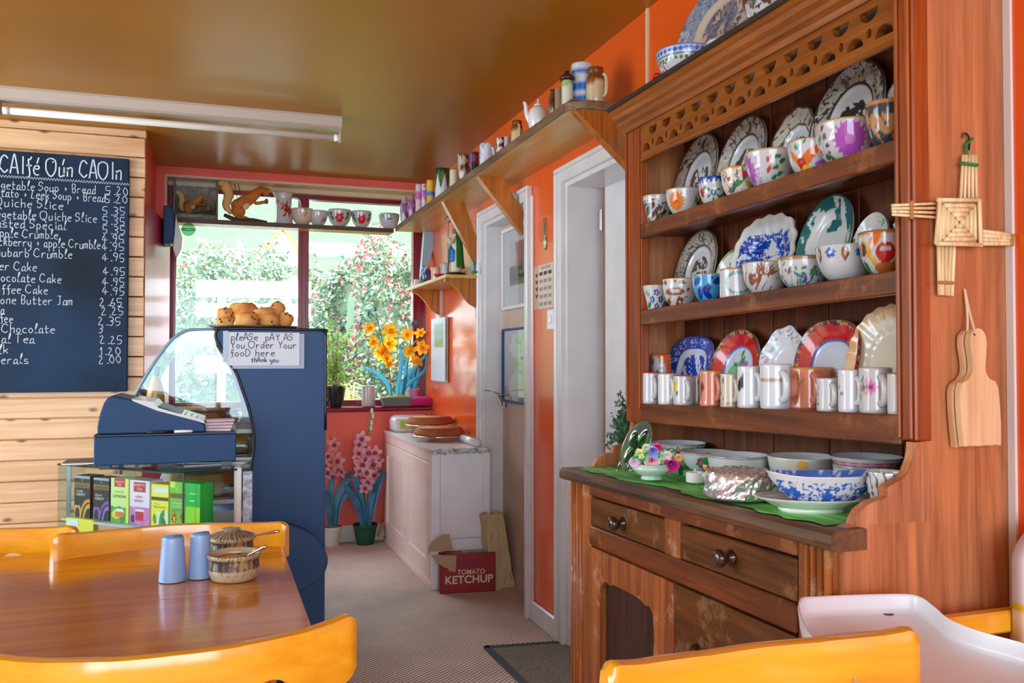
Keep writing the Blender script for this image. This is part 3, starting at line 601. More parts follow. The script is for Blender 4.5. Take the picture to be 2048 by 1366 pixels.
for zf, h in ((z1, .043), (z2, .045), (z3, .056)):
    def shp(v, zf=zf): v = np.array(v); v[:, 2] += [zf(y) for y in v[:, 1]]; return v
    D('shelf', tf(box(XR + .018, 1.405, 1.265, 2.405, -.018, 0), shp), 'dresy')
    D('shelf_lip', tf(box(XR - .004, XR + .018, 1.289, 2.325, -h, 0, .003), shp), 'dresy')
# frieze, pierced
fo_ = [(0, 0), (1.036, 0), (1.036, .101), (0, .101)]; holes = []
for k in range(13):
    x = .035 + k * .0805; a = np.linspace(0, pi, 10)
    holes.append([(x + .024 * cos(t), .018 + .024 * sin(t) * .95) for t in a])
    if k < 12: holes.append([(x + .040 + .0255 * cos(t), .083 - .024 * sin(t)) for t in a])
    if k < 12: holes.append([(x + .040 + .007 * cos(t), .037 + .010 * sin(t)) for t in np.linspace(0, 2 * pi, 10, endpoint=False)])
D('frieze', frame(curve_panel(fo_, holes, .018), (XR + .018, 2.325, 1.826), (0, -1, 0), (0, 0, 1), (-1, 0, 0)), 'cornice')
D('frieze_bead', box(XR - .004, XR + .01, 1.289, 2.325, 1.818, 1.828, .003), 'cornice')
D('cornice', prism([(1.428, 1.925), (1.208, 1.925), (1.204, 1.938), (1.192, 1.946), (1.19, 1.957), (1.178, 1.965), (1.172, 1.976), (1.166, 1.98), (1.166, 1.994), (1.428, 1.994)], 'y', 1.2, 2.44), 'cornice')
D('top_board', box(1.158, 1.428, 1.2, 2.445, 1.994, 2.008, .003), wood('dark_top_board', S(34, 26, 22), S(70, 54, 44), 'y', 1, .5))
# base: worktop, carcass, rails, drawers, doors, fluted posts
wp_ = [(1.0, .862), (.997, .872), (1.0, .886), (1.008, .893), (1.43, .893), (1.43, .858), (1.01, .858)]
D('worktop', prism(wp_, 'y', YN + .021, YF - .021), 'darktop', lean=True)
for y0, y1 in ((1.222, YN + .021), (YF - .021, 2.445)): D('worktop_nosing', prism([(min(x, 1.075), z) for x, z in wp_], 'y', y0, y1), 'darktop', lean=True)
D('carcass', box(1.05, 1.42, 1.27, 2.40, .06, .855), 'panel_dark', lean=True)
D('top_rail', box(XF - .006, 1.05, 1.35, 2.28, .828, .858, .002), 'dresy', lean=True)
D('middle_rail', box(XF - .008, 1.05, 1.35, 2.28, .688, .742, .004), 'dresy', lean=True)
D('divider', box(XF - .004, 1.05, 1.776, 1.85, .742, .828, .002), 'dresz', lean=True)
D('plinth', box(XF, 1.05, 1.27, 2.40, 0, .10, .003), 'dresy', lean=True)
for y0, y1 in ((2.28, YF), (1.262, 1.35)):
    p = D('corner_post', box(XF, 1.06, y0, y1, 0, .857), 'dresz', lean=True); fl = np.linspace(y0 + .5 * (y1 - y0) if y0 > 2 else y0 + .006, y1 - .008 if y0 > 2 else y0 + .062, 4)
    for y in fl: D('flute', tf(tube([(XF, y, .02), (XF, y, .4), (XF, y, .853)], .008, 8), lambda v: v), 'dresz', p, lean=True, smooth=True)
for y0, y1, kx, ky in ((1.852, 2.278, 1235, 1047), (1.352, 1.774, 1450, 1116)):
    dw = D('drawer', box(XF - .004, 1.05, y0, y1, .744, .822, .003), 'dresdark', lean=True, label='dark worn drawer front with a round knob')
    kp = P(kx, ky, X=XF - .02)
    pr = [(0, 0), (.017, 0), (.0175, .004), (.009, .008), (.009, .014), (.016, .02), (.0195, .028), (.0185, .036), (.011, .041), (0, .042)]
    kn = lathe(pr, 24); D('knob', frame(kn, (XF - .004, kp[1], kp[2]), (0, 1, 0), (0, 0, 1), (-1, 0, 0)), wood('dark_knob', S(38, 18, 12), S(84, 46, 26), 'x', 1, .2, coat=.5), dw, smooth=True)
def door(y0, y1, pa, pb, top, name_m, seed):
    g = np.random.default_rng(seed); W = y1 - y0; outer = [(0, 0), (W, 0), (W, .575), (0, .575)]
    x0, x1 = pa, pb; hole = [(x0, .1), (x1, .1)]
    for t in np.linspace(0, 1, 14): hole.append((x1 - .004 + .010 * sin(t * 9), .1 + (top - .13) * t))
    for t in np.linspace(0, 1, 16): hole.append((x1 + (x0 - x1) * t, top - .022 * (2 * t - 1) ** 4 + .006 * sin(t * 30) * (abs(2 * t - 1) > .55)))
    dd = D('door', frame(curve_panel(outer, [hole], .02), (XF + .014, y1, .108), (0, -1, 0), (0, 0, 1), (-1, 0, 0)), name_m, lean=True)
    D('panel', box(XF + .012, XF + .02, y0 + .02, y1 - .02, .14, .67), 'panel_dark', dd, lean=True); return dd
ya = [P(x, 1157, X=XF)[1] for x in (1204, 1310)]
dd = door(1.802, 2.278, 2.278 - ya[0], 2.278 - ya[1], .50, 'dresz', 1)
D('catch', tube([(XF - .012, 1.83, .5), (XF - .012, 1.80, .51)], .004), M['steel'], dd)
door(1.352, 1.798, .06, .36, .47, 'dresdark', 2)
# green cloth on the worktop: strands of fibre paper
gx_, gy_ = np.meshgrid(np.linspace(1.012, 1.40, 60), np.linspace(1.27, 2.40, 150))
edge = .018 + .014 * fsin(gy_ * 30, gy_ * 0, gy_ * 0, 4, 4) * .4
gx_ = np.maximum(gx_, 1.004 + np.clip(edge, .004, .05) + np.where((gy_ > 1.65), .022 * np.clip(np.sin(gy_ * 11), 0, 1), 0))
gz_ = np.array([zt(y) for y in gy_.ravel()]).reshape(gy_.shape) + .0015 + .0005 * fsin(gx_ * 60, gy_ * 9, gx_ * 0, 6)
n = fsin(gx_ * 140, gy_ * 11, gx_ * 0, 11, 8); cg = np.array(S(104, 200, 92))[None] * (1 - .0) + np.clip(n, -1, 1.5).ravel()[:, None] * np.array((.07, .17, .06)); cg = np.clip(cg, .004, 1)
mk('table_runner', (np.stack([gx_, gy_, gz_], -1).reshape(-1, 3), grid(60, 150)), M['vmatte'], cols=cg, label='bright green fibre runner spread on the dresser worktop', cat='runner', smooth=True)
# ================================================================== china on the dresser
BR = S(74, 56, 44); BK = S(40, 40, 46); BL = S(30, 70, 170); GN = S(40, 130, 60); PK = S(226, 120, 170); PU = S(176, 96, 190); RE = S(196, 36, 34); OR = S(226, 124, 32); GO = S(206, 160, 60); TE = S(40, 104, 106); YE = S(236, 196, 40)
IV = S(226, 214, 198)
def pf(*fs):
    def go(cv):
        for f in fs: f(cv)
    return go
def gilt(cv): cv.band(.97, 1.05, GO)
FR = XR + .004
# ---- top china shelf: eight bowls
def b_castle(cv): cv.blob(S(110, 92, 78), 5, -.1, 3, cv.Y < .72); cv.scroll(S(52, 42, 36), 10, .2, 4, cv.Y < .85); cv.band(.94, .98, GO)
def b_orange(cv):
    cv.flower(-.35, .52, .40, 16, OR, S(214, 96, 20), .25); cv.sprig(.75, .5, .36, [RE, S(160, 30, 60)], 7, 3)
    for k in range(7): cv.leaf(.35 + .05 * k, .25 + .1 * k, .07, .025, .8, OR)
    gilt(cv)
def b_blueband(cv):
    cv.band(.80, 1.05, BL)
    for k in range(-9, 10): cv.leaf(k * .17, .84, .05, .05, pi / 2, WH)
    for x in (-.55, .55): cv.flower(x, .45, .2, 5, S(190, 40, 80), S(120, 20, 50)); cv.leaf(x - .2, .3, .14, .06, .6, GN); cv.leaf(x + .2, .62, .14, .06, .6, GN)
    cv.disc(0, .42, .12, BL); cv.disc(0, .42, .05, WH)
    for a in range(6): cv.leaf(.24 * cos(a * 1.05 + .5), .42 + .24 * sin(a * 1.05 + .5), .1, .045, a * 1.05 + .5, GN)
def b_dragon(cv):
    cv.scroll(S(120, 100, 70), 9, .16, 8); cv.ell(.05, .55, .35, .12, S(60, 120, 70), .8); cv.ell(.15, .72, .14, .1, RE); cv.ell(.4, .35, .25, .08, S(200, 170, 40), -.7); cv.ell(-.25, .3, .2, .07, S(40, 110, 100), 1.2); cv.disc(-.4, .6, .08, RE)
    cv.band(.93, 1.05, GO)
def b_pinkberry(cv):
    cv.flower(-.85, .5, .42, 14, PU, S(196, 130, 210), .2)
    for k in range(12): cv.leaf(-.42 + .02 * (k % 3), .1 + .07 * k, .09, .02, .3 - .05 * k, S(190, 140, 200)); cv.leaf(.75 - .02 * (k % 3), .1 + .07 * k, .09, .02, 2.8 + .05 * k, S(190, 140, 200))
    for x, y, c in ((-.05, .72, RE), (-.05, .45, RE), (.2, .78, GN), (.32, .66, GN), (.15, .5, GN), (.3, .35, GN), (.12, .25, GN)): cv.leaf(x, y, .11, .06, 1.0 if c is RE else .4, c)
    gilt(cv)
def b_redbird(cv):
    cv.leaf(-.1, .45, .55, .16, .75, S(222, 110, 40)); cv.leaf(-.5, .4, .4, .1, 2.2, OR); cv.disc(-.35, .3, .16, RE); cv.ell(-.2, .1, .2, .14, YE); cv.disc(-.45, .8, .1, GN); cv.ell(.35, .25, .22, .1, PU); cv.leaf(-.2, .9, .1, .03, 1, GN); cv.band(.96, 1.05, S(210, 130, 50))
def b_purple(cv):
    cv.flower(.05, .52, .44, 18, S(186, 84, 190), S(206, 130, 206), .2)
    for k in range(14): a = k * .35; cv.leaf(-.62 + .03 * sin(a), .12 + .06 * k, .08, .02, .2 - .04 * k, S(120, 50, 110)); cv.leaf(.72, .12 + .06 * k, .08, .02, 2.9, S(120, 50, 110))
    cv.leaf(-.85, .6, .14, .07, .9, GN); cv.leaf(-.75, .2, .14, .07, .2, GN); cv.leaf(-.55, .12, .12, .06, -.4, GN); cv.disc(-1.0, .35, .08, RE); gilt(cv)
def b_slate(cv): cv.blob(S(66, 70, 84), 4, -.15, 21); cv.scroll(S(60, 60, 74), 7, .2, 22); cv.band(.93, 1.05, S(206, 150, 90))
gT = 'painted bowls on the top china shelf'
for x0, x1, yt, st, p, base, lab in (
    (1285, 1345, 390, 'taper', b_castle, WH, 'small bowl with grey-brown castle print, leftmost on top china shelf'),
    (1332, 1403, 377, 'bowl', b_orange, WH, 'white bowl painted with a large orange flower'),
    (1397, 1457, 354, 'cup', b_blueband, WH, 'white bowl with blue lace rim and red-green flowers'),
    (1442, 1517, 335, 'cup', b_dragon, IV, 'cream bowl with green and yellow dragon pattern'),
    (1490, 1592, 303, 'bowl', b_pinkberry, WH, 'white bowl with half purple flower, red buds and green leaves'),
    (1577, 1668, 281, 'cup', b_redbird, WH, 'white bowl with orange-red leaf spray and yellow patch'),
    (1632, 1760, 246, 'bowl', b_purple, WH, 'large white bowl with one big purple flower'),
    (1733, 1815, 204, 'bowl', b_slate, S(196, 144, 96), 'tan bowl with slate grey print, rightmost on top china shelf')):
    f = fit(x0, x1, yt + 4, z1, FR)
    if f[0][1] - f[1] < 1.272: f[0][1] = 1.272 + f[1]
    vessel('china_bowl', lab, 'bowl', f, st, p, base, group=gT)
# plates standing behind them
def transfer(c, c2=None, center='tree', seed=1, well=.62, ground=None):
    def go(cv):
        cv.put(cv.R > well, ground if ground is not None else S(186, 178, 168))
        cv.scroll(c, 8, .17, seed, cv.R > well, c2); cv.scroll(S(214, 208, 200), 9, .08, seed + 7, cv.R > well); cv.put((cv.R > .965), c); cv.put((cv.R > well - .02) & (cv.R < well + .015), c)
        if center: cv.scroll(c, 7, .26, seed + 3, (np.hypot(cv.X, cv.Y + .05) < .38)); cv.blob(c, 5, .35, seed + 4, (np.hypot(cv.X, cv.Y) < .36))
    return go
oval = lambda a: (lambda th: (np.abs(np.cos(th)) ** a + np.abs(np.sin(th)) ** a) ** (-1 / a))
GB = S(92, 78, 66)
gP = 'plates leaning at the back of the dresser shelves'
plate('china_plate', 'brown transfer-print plate with darkest rim, far left of top china shelf', 'plate', 1358, 1441, 280, z1, transfer(GB, S(120, 104, 90), seed=5, ground=S(178, 164, 146)), group=gP)
plate('china_plate', 'brown transfer-print plate with pale centre behind dragon bowl', 'plate', 1444, 1539, 245, z1, transfer(GB, seed=8), group=gP)
plate('china_plate', 'small scalloped brown-print plate behind orange leaf bowl', 'plate', 1547, 1640, 225, z1, transfer(GB, seed=12, ground=S(196, 184, 166)), group=gP, shape=lambda t: 1 + .02 * np.cos(12 * t))
plate('china_platter', 'large oval black-brown floral platter behind purple flower bowl', 'platter', 1632, 1779, 137, z1, transfer(S(60, 54, 52), S(110, 100, 96), seed=15), group=gP)
plate('china_plate', 'grey-print plate half hidden beside right stile of top shelf', 'plate', 1772, 1850, 150, z1, transfer(S(80, 76, 74), seed=18), group=gP, ymin=1.272, Xb=1.35)
# ---- middle china shelf
def c_forget(cv):
    for x, y in ((.0, .7), (-.22, .42), (.22, .42), (0, .15)): cv.flower(x, y, .15, 5, BL, WH)
    cv.leaf(-.45, .66, .2, .1, 2.6, S(120, 190, 120)); cv.leaf(.5, .25, .2, .1, .6, GN); cv.leaf(-.45, .2, .2, .1, .5, GN); cv.ell(-.85, .4, .2, .4, RE); gilt(cv)
def c_cow(cv): cv.ell(-.25, .52, .42, .14, S(150, 84, 44)); cv.ell(-.2, .55, .2, .07, WH); cv.scroll(S(140, 76, 40), 9, .28, 31, (cv.Y < .36) & (cv.X < .3)); cv.blob(S(120, 70, 40), 6, .1, 32, (cv.Y > .8) & (cv.Y < .93) & (cv.X < .3)); gilt(cv); cv.leaf(.3, .6, .1, .05, 1, S(130, 70, 40))
def c_bluebird(cv):
    for x, y, a in ((-.45, .75, .6), (-.1, .45, .3), (-.4, .3, 1.4), (.35, .75, .4), (-.05, .25, -.5)): cv.leaf(x, y, .24, .12, a, S(16, 52, 150))
    cv.scroll(S(30, 60, 140), 5, .08, 37); cv.disc(.55, .15, .12, RE); gilt(cv)
def c_wreath(cv):
    for k in range(26): a = k * .2417; cv.leaf(.1 + .42 * cos(a), .5 + .36 * sin(a), .08, .05, a * 3, S(120, 160, 146))
    cv.band(.96, 1.05, S(200, 160, 110))
def c_fern(cv):
    for k in range(9): a = .3 + k * .3; cv.ell(-.05 + .3 * cos(a), .55 + .3 * sin(a), .16, .035, S(140, 84, 50), a)
    cv.scroll(S(140, 84, 50), 8, .22, 41, (cv.X < .4) & (cv.Y < .7) & (cv.Y > .1)); gilt(cv)
def c_orient(cv):
    cv.scroll(S(60, 140, 130), 6, .1, 44, cv.Y < .85); cv.sprig(.05, .3, .34, [S(190, 90, 180), S(30, 90, 170)], 9, 5, S(30, 130, 110)); cv.sprig(-.5, .6, .26, [RE, S(60, 90, 180)], 6, 6); cv.sprig(.5, .6, .26, [PU, OR], 6, 7); cv.band(.90, 1.05, S(170, 130, 84))
def c_cones(cv):
    for k in range(-4, 5):
        x = k * .42
        if k % 2: cv.flower(x, .80, .16, 10, S(40, 90, 190), WH, .25)
        else: cv.leaf(x, .76, .22, .11, pi / 2, S(120, 70, 40)); cv.leaf(x, .76, .12, .04, pi / 2, S(220, 190, 160))
def c_basket(cv):
    cv.leaf(.55, .75, .28, .13, .9, OR); cv.leaf(-.2, .8, .26, .1, .9, OR); cv.disc(.05, .5, .24, RE); cv.ell(.05, .58, .14, .05, WH); cv.ell(-.35, .45, .09, .4, S(214, 170, 60), .5); cv.ell(.1, .15, .4, .14, S(190, 110, 50)); cv.leaf(.5, .4, .3, .1, .4, S(150, 180, 90)); cv.disc(-.6, .6, .16, S(120, 50, 30)); cv.disc(-.65, .2, .14, GN); cv.leaf(.6, .15, .2, .08, 0, GN); cv.band(.94, 1.05, S(200, 110, 60))
gM = 'painted bowls on the middle china shelf'
for x0, x1, yt, st, p, base, lab in (
    (1285, 1341, 569, 'taper', c_forget, WH, 'small bowl with blue forget-me-nots, leftmost on middle china shelf'),
    (1325, 1396, 556, 'cup', c_cow, WH, 'cream cup with brown cow scene'),
    (1385, 1450, 547, 'cup', c_bluebird, S(70, 164, 214), 'turquoise bowl with dark blue leaves'),
    (1440, 1502, 536, 'mug', c_wreath, WH, 'white cup with pale green wreath'),
    (1486, 1577, 524, 'cup', c_fern, WH, 'white bowl with brown fern print'),
    (1557, 1657, 513, 'cup', c_orient, WH, 'white bowl with multicoloured oriental flowers and tan rim'),
    (1633, 1748, 491, 'bowl', c_cones, WH, 'white bowl with blue rosettes and brown cones round its rim'),
    (1719, 1815, 463, 'bowl', c_basket, WH, 'white bowl with red and orange fruit basket, rightmost on middle shelf')):
    f = fit(x0, x1, yt + 3, z2, FR)
    if f[0][1] - f[1] < 1.272: f[0][1] = 1.272 + f[1]
    o = vessel('china_bowl', lab, 'bowl', f, st, p, base, group=gM)
    if p is c_wreath:
        c, R, H = f; a = atan2(-c[1], -c[0]); ex_ = np.array((-sin(a), cos(a), 0)); q = c + np.array((cos(a), sin(a), 0)) * (R + .001)
plate('china_plate', 'oval brown transfer-print plate at far left of middle shelf', 'plate', 1360, 1440, 467, z2, transfer(S(88, 78, 70), S(120, 110, 104), seed=22), group=gP)
def p_greenrim(cv): cv.put(cv.R > .9, S(120, 150, 60)); cv.sprig(.3, .35, .3, [GN], 8, 9); cv.sprig(-.4, .4, .25, [GN], 6, 10)
plate('china_saucer', 'small white saucer with green rim behind the wreath cup', 'saucer', 1440, 1500, 505, z2, p_greenrim, group=gP)
def p_bluescene(cv):
    m = cv.R < .86; cv.blob(S(24, 70, 170), 4, .05, 61, m & (cv.Y < .55)); cv.scroll(S(30, 80, 180), 8, .25, 62, m & (cv.Y < .6)); cv.ell(.25, -.1, .28, .1, WH, .2); cv.ell(.05, -.45, .16, .3, WH); cv.ell(-.45, .3, .35, .24, S(20, 60, 165)); cv.scroll(WH, 9, .1, 63)
    cv.put(cv.R > .88, S(226, 220, 212))
plate('china_platter', 'scalloped white platter with cobalt blue landscape print', 'platter', 1474, 1600, 437, z2, p_bluescene, group=gP, shape=lambda t: oval(2.6)(t) * (1 + .025 * np.cos(16 * t)), Xb=1.325)
def p_teal(cv):
    cv.scroll(TE, 9, .25, 71, cv.R > .74); cv.blob(TE, 6, .2, 72, cv.R > .72); cv.blob(TE, 5, .1, 73, (cv.X > -.3) & (cv.X < .25) & (cv.Y > .25)); cv.put(cv.R > .96, TE)
plate('china_platter', 'tall oval white platter with teal leaf border', 'platter', 1607, 1714, 400, z2, p_teal, group=gP, lean=16, Xb=1.325)
def p_shamrock(cv):
    for a in (.6, 1.2, 2.2, 2.8): cv.sprig(.75 * cos(a), .75 * sin(a), .15, [GN], 6, int(a * 10), GN)
    cv.sprig(0, .1, .3, [BL, PK], 6, 4)
plate('china_plate', 'small white plate with green shamrock sprigs beside right stile', 'plate', 1714, 1788, 433, z2, p_shamrock, group=gP)
plate('china_plate', 'dark beaded plate edge at right end of middle shelf', 'plate', 1780, 1840, 440, z2, transfer(S(70, 66, 60), seed=33, ground=S(150, 140, 120)), group=gP, ymin=1.272, Xb=1.355)
# ---- bottom china shelf: platters and mugs
def p_willow(cv):
    cv.put(cv.R > .0, S(214, 220, 234)); cv.put(cv.R > .66, S(30, 66, 170)); cv.scroll(S(180, 196, 230), 9, .12, 81, cv.R > .7); cv.blob(S(28, 66, 172), 5, -.1, 82, cv.R < .5); cv.scroll(S(28, 66, 172), 7, .2, 83, cv.R < .5); cv.put((cv.R > .93), S(24, 56, 150))
plate('china_platter', 'rounded blue willow-pattern platter, leftmost on bottom china shelf', 'platter', 1343, 1431, 677, z3, p_willow, group=gP, shape=oval(3.2))
def p_redblue(seed):
    def go(cv):
        cv.put(cv.R > .0, S(200, 206, 218)); cv.put(cv.R > .56, RE); cv.put((cv.R > .53) & (cv.R < .58 + .015 * np.sin(cv.T * 30)), S(50, 120, 200)); cv.put(cv.R > .90, S(120, 44, 46)); cv.blob(S(190, 150, 90), 11, .55, seed, cv.R > .88); cv.blob(S(60, 40, 90), 11, .8, seed + 1, cv.R > .88); cv.put(cv.R > .975, S(150, 96, 70))
    return go
def p_redgreen(cv): p_redblue(91)(cv); cv.ell(.0, -.25, .5, .42, S(110, 190, 140)); cv.sprig(.05, .02, .38, [PU, PK, S(230, 180, 210)], 8, 12)
plate('china_platter', 'smaller red-bordered platter with green floral centre', 'platter', 1432, 1528, 663, z3, p_redgreen, group=gP)
def p_ornate(cv):
    cv.put(cv.R > 0, S(224, 222, 228)); cv.scroll(S(180, 176, 190), 9, .1, 95, cv.R > .7)
    for a in (.9, 1.4, 2.2, 2.8, .2): cv.scroll(S(140, 120, 140), 14, .25, 96, np.hypot(cv.X - .8 * cos(a), cv.Y - .8 * sin(a)) < .14)
    cv.sprig(.4, -.3, .3, [PU, PK, YE], 9, 14)
plate('china_plate', 'white ornate plate with wavy edge between two red platters', 'plate', 1527, 1618, 655, z3, p_ornate, group=gP, shape=lambda t: 1 + .03 * np.cos(9 * t))
def p_redbig(cv):
    p_redblue(101)(cv)
    for k in range(14): a = k * .449; cv.leaf(.05 + .12 * cos(a), -.25 + .12 * sin(a), .1, .02, a, S(150, 110, 80))
plate('china_platter', 'larger red-bordered platter with blue-edged white centre', 'platter', 1600, 1732, 645, z3, p_redbig, group=gP, shape=oval(2.6), Xb=1.33)
def p_peach(cv):
    cv.put(cv.R > 0, S(230, 220, 200)); cv.put(cv.R > .86, S(228, 172, 110)); cv.blob(S(232, 196, 150), 2.2, .1, 105, cv.R > .74); cv.sprig(.45, -.15, .2, [S(120, 40, 120)], 6, 15); cv.sprig(.6, .2, .14, [S(110, 40, 120)], 5, 16)
plate('china_platter', 'largest cream platter with peach scrolled edge at right', 'platter', 1706, 1880, 612, z3, p_peach, group=gP, shape=lambda t: oval(2.4)(t) * (1 + .018 * np.cos(22 * t)), ymin=1.272, Xb=1.33)
def m_plain(cv): cv.band(.955, 1.05, S(200, 150, 110))
def m_yel(cv): cv.flower(-.35, .72, .16, 6, YE, OR); cv.flower(-.4, .5, .14, 6, YE, OR); cv.leaf(-.25, .4, .1, .05, 1, GN); cv.band(.96, 1.05, RE)
def m_greensp(cv): cv.leaf(-.45, .82, .12, .06, .6, GN); cv.band(.96, 1.05, RE)
def m_scrollbk(cv): cv.scroll(BK, 7, .28, 111, (np.abs(cv.X + .30) < .12) & (cv.Y > .25) & (cv.Y < .85)); cv.scroll(BK, 7, .28, 112, (np.abs(cv.X - .95) < .12) & (cv.Y > .2) & (cv.Y < .9))
def m_scrollbr(cv): cv.scroll(S(90, 80, 66), 7, .28, 113, (np.abs(cv.X + .35) < .14) & (cv.Y > .2) & (cv.Y < .9)); cv.band(.1, .12, S(170, 150, 130))
def m_goldband(cv): cv.band(.64, .72, S(180, 140, 90)); cv.scroll(WH, 12, .1, 114, (cv.Y > .65) & (cv.Y < .71))
def m_goldbirds(cv):
    for x, y, a in ((-.25, .82, 1.2), (-.35, .3, .5), (-.2, .65, .9)): cv.leaf(x, y, .12, .03, a, S(180, 110, 20)); cv.leaf(x, y, .12, .02, a + 1.2, S(180, 110, 20))
    cv.band(.96, 1.05, GO)
def m_brownleaf(cv): cv.flower(-.35, .55, .14, 5, S(110, 46, 24)); cv.leaf(-.4, .3, .16, .04, 1.1, S(110, 46, 24)); cv.band(.97, 1.05, GO)
def m_shamrk(cv):
    for y in (.2, .35, .55, .75): cv.sprig(-.42, y, .1, [GN], 5, int(y * 20), GN)
def m_pinkfl(cv): cv.sprig(-.4, .55, .2, [PK, S(214, 110, 160)], 5, 19)
def m_pinkdaisy(cv): cv.flower(-.12, .58, .2, 9, S(226, 110, 180), S(120, 40, 90), .6); cv.sprig(-.4, .5, .22, [PK, PU], 6, 21); cv.leaf(-.3, .75, .1, .03, 1.2, GN)
CO = S(222, 134, 110)
gG = 'mugs along the bottom china shelf'
for x0, x1, yt, st, p, base, lab, sel in (
    (1285, 1321, 745, 'mug', m_greensp, WH, 'white mug with green leaf, leftmost on the mug shelf', .55),
    (1316, 1354, 747, 'mug', m_plain, S(226, 226, 226), 'plain off-white mug, second from left on the mug shelf', .75),
    (1347, 1388, 751, 'mug', m_yel, WH, 'white mug with yellow flowers and red rim line', .55),
    (1380, 1408, 752, 'mug', m_scrollbr, S(206, 190, 170), 'small beige mug tucked behind the first coral mug', .6),
    (1400, 1447, 742, 'tankard', m_brownleaf, CO, 'smaller coral pink mug with brown leaf', .75),
    (1441, 1480, 748, 'tankard', m_scrollbr, S(214, 202, 180), 'beige mug with dark side print right of small coral mug', .8),
    (1475, 1527, 733, 'mug', m_scrollbk, S(222, 226, 230), 'tall white mug with black scrolls', .9),
    (1521, 1582, 729, 'mug', m_goldband, S(224, 226, 230), 'tall white tankard with thin gold band', .8),
    (1575, 1662, 735, 'tankard', m_goldbirds, CO, 'larger coral pink mug with gold birds', .45),
    (1634, 1680, 757, 'mug', m_shamrk, WH, 'small white mug with green shamrocks', .55),
    (1677, 1724, 740, 'mug', m_pinkfl, S(226, 224, 232), 'white mug with pink sprig beside the shamrock mug', .95),
    (1720, 1782, 736, 'mug', m_pinkdaisy, WH, 'large white mug with pink daisies', .65),
    (1776, 1822, 747, 'mug', m_plain, S(228, 226, 226), 'white mug cut off by right stile of the mug shelf', .0)):
    fr_ = FR + (.055 if 'tucked' in lab else .0 if 'larger coral' not in lab else .05)
    f = fit(x0, x1, yt, z3, fr_)
    if f[0][1] - f[1] < 1.272: f[0][1] = 1.272 + f[1]
    vessel('china_mug', lab, 'mug', f, st, p, base, group=gG, hnd=sel * .55, m=16, nf=64, nb=20, out=.6, hr=.25)
def m_orange(cv): cv.ell(-.2, .5, .35, .45, WH, .4); cv.scroll(S(120, 100, 60), 7, .2, 121, np.hypot(cv.X + .2, cv.Y - .5) < .4)
f = fit(1303, 1342, 709, lambda y: z3(y) + .062, FR + .05); f = (f[0], f[1], f[2])
sa = f[0] - np.array((0, 0, .006))
mk('china_saucer', lathe([(0, -.002), (.035, -.002), (.06, .004), (.06, .006), (.03, .002), (0, .002)], 40, (f[0][0], f[0][1], f[0][2] - .004)), mat('saucer_glaze', WH, .1), smooth=True, label='white saucer balanced on the left mugs under the orange cup', cat='saucer')
vessel('china_cup', 'tiny orange cup with white patch standing above the left mugs', 'cup', f, 'mug', m_orange, S(226, 100, 20), m=12, nf=50)
# ---- on top of the dresser
def t_bluegreen(cv):
    cv.band(.72, .98, S(190, 206, 230))
    for k in range(-12, 13): cv.flower(k * .2, .85, .09, 6, S(40, 90, 190)); cv.disc(k * .2 + .02, .58, .065, S(30, 120, 40))
    cv.scroll(S(180, 60, 80), 10, .3, 131, (cv.X < -.8) & (cv.Y < .55)); cv.band(.7, .72, S(60, 60, 80)); cv.band(.97, 1.05, S(40, 90, 180))
f = fit(1312, 1432, 107, ztop, 1.175); vessel('china_bowl', 'bowl with blue flower band and green dots on top of the dresser', 'bowl', f, 'bowl', t_bluegreen)
def t_brownfl(cv): cv.scroll(S(84, 56, 40), 6, .26, 141, (cv.Y > .2)); cv.flower(.1, .35, .2, 8, S(150, 140, 150), S(84, 56, 40)); cv.flower(-.3, .3, .14, 8, WH, S(84, 56, 40))
f = fit(1485, 1612, -12, ztop, 1.175); vessel('china_bowl', 'big bowl with brown flower print on top of the dresser', 'bowl', f, 'bowl', t_brownfl)
def t_cup(cv): cv.sprig(-.2, .5, .4, [GN], 10, 23, GN)
f = fit(1413, 1470, 85, ztop, 1.19); vessel('china_cup', 'small white cup with green sprig on top of the dresser', 'cup', f, 'cup', t_cup, hnd=.5)
def t_gray(cv):
    cv.put(cv.R > 0, S(190, 172, 156)); cv.put(cv.R > .66, S(136, 146, 160)); cv.scroll(S(96, 108, 130), 7, .22, 151, cv.R > .64); cv.scroll(S(170, 178, 190), 7, .1, 152, cv.R > .7); cv.blob(S(126, 124, 138), 4, 0, 153, cv.R < .5); cv.scroll(S(90, 92, 110), 8, .2, 154, cv.R < .48)
plate('china_platter', 'huge grey-blue platter with landscape standing on top of the dresser', 'platter', 1362, 1545, -40, ztop, t_gray, Xb=1.33, lean=10, shape=oval(2.2))
q = P(1314, 172, X=1.20); fg = thing('figurine', 'small black figure with red cap at left end of dresser top', 'figurine', (q[0], q[1], 2.008))
mk('body', join(sph((q[0], q[1], 2.022), .014, 14, 8), box(q[0] - .01, q[0] + .01, q[1] - .01, q[1] + .01, 2.008, 2.012)), M['black'], fg, smooth=True); mk('cap', sph((q[0], q[1], 2.036), .012, 14, 8, (1, 1, .8)), mat('red_gloss', S(180, 20, 24), .3), fg, smooth=True)
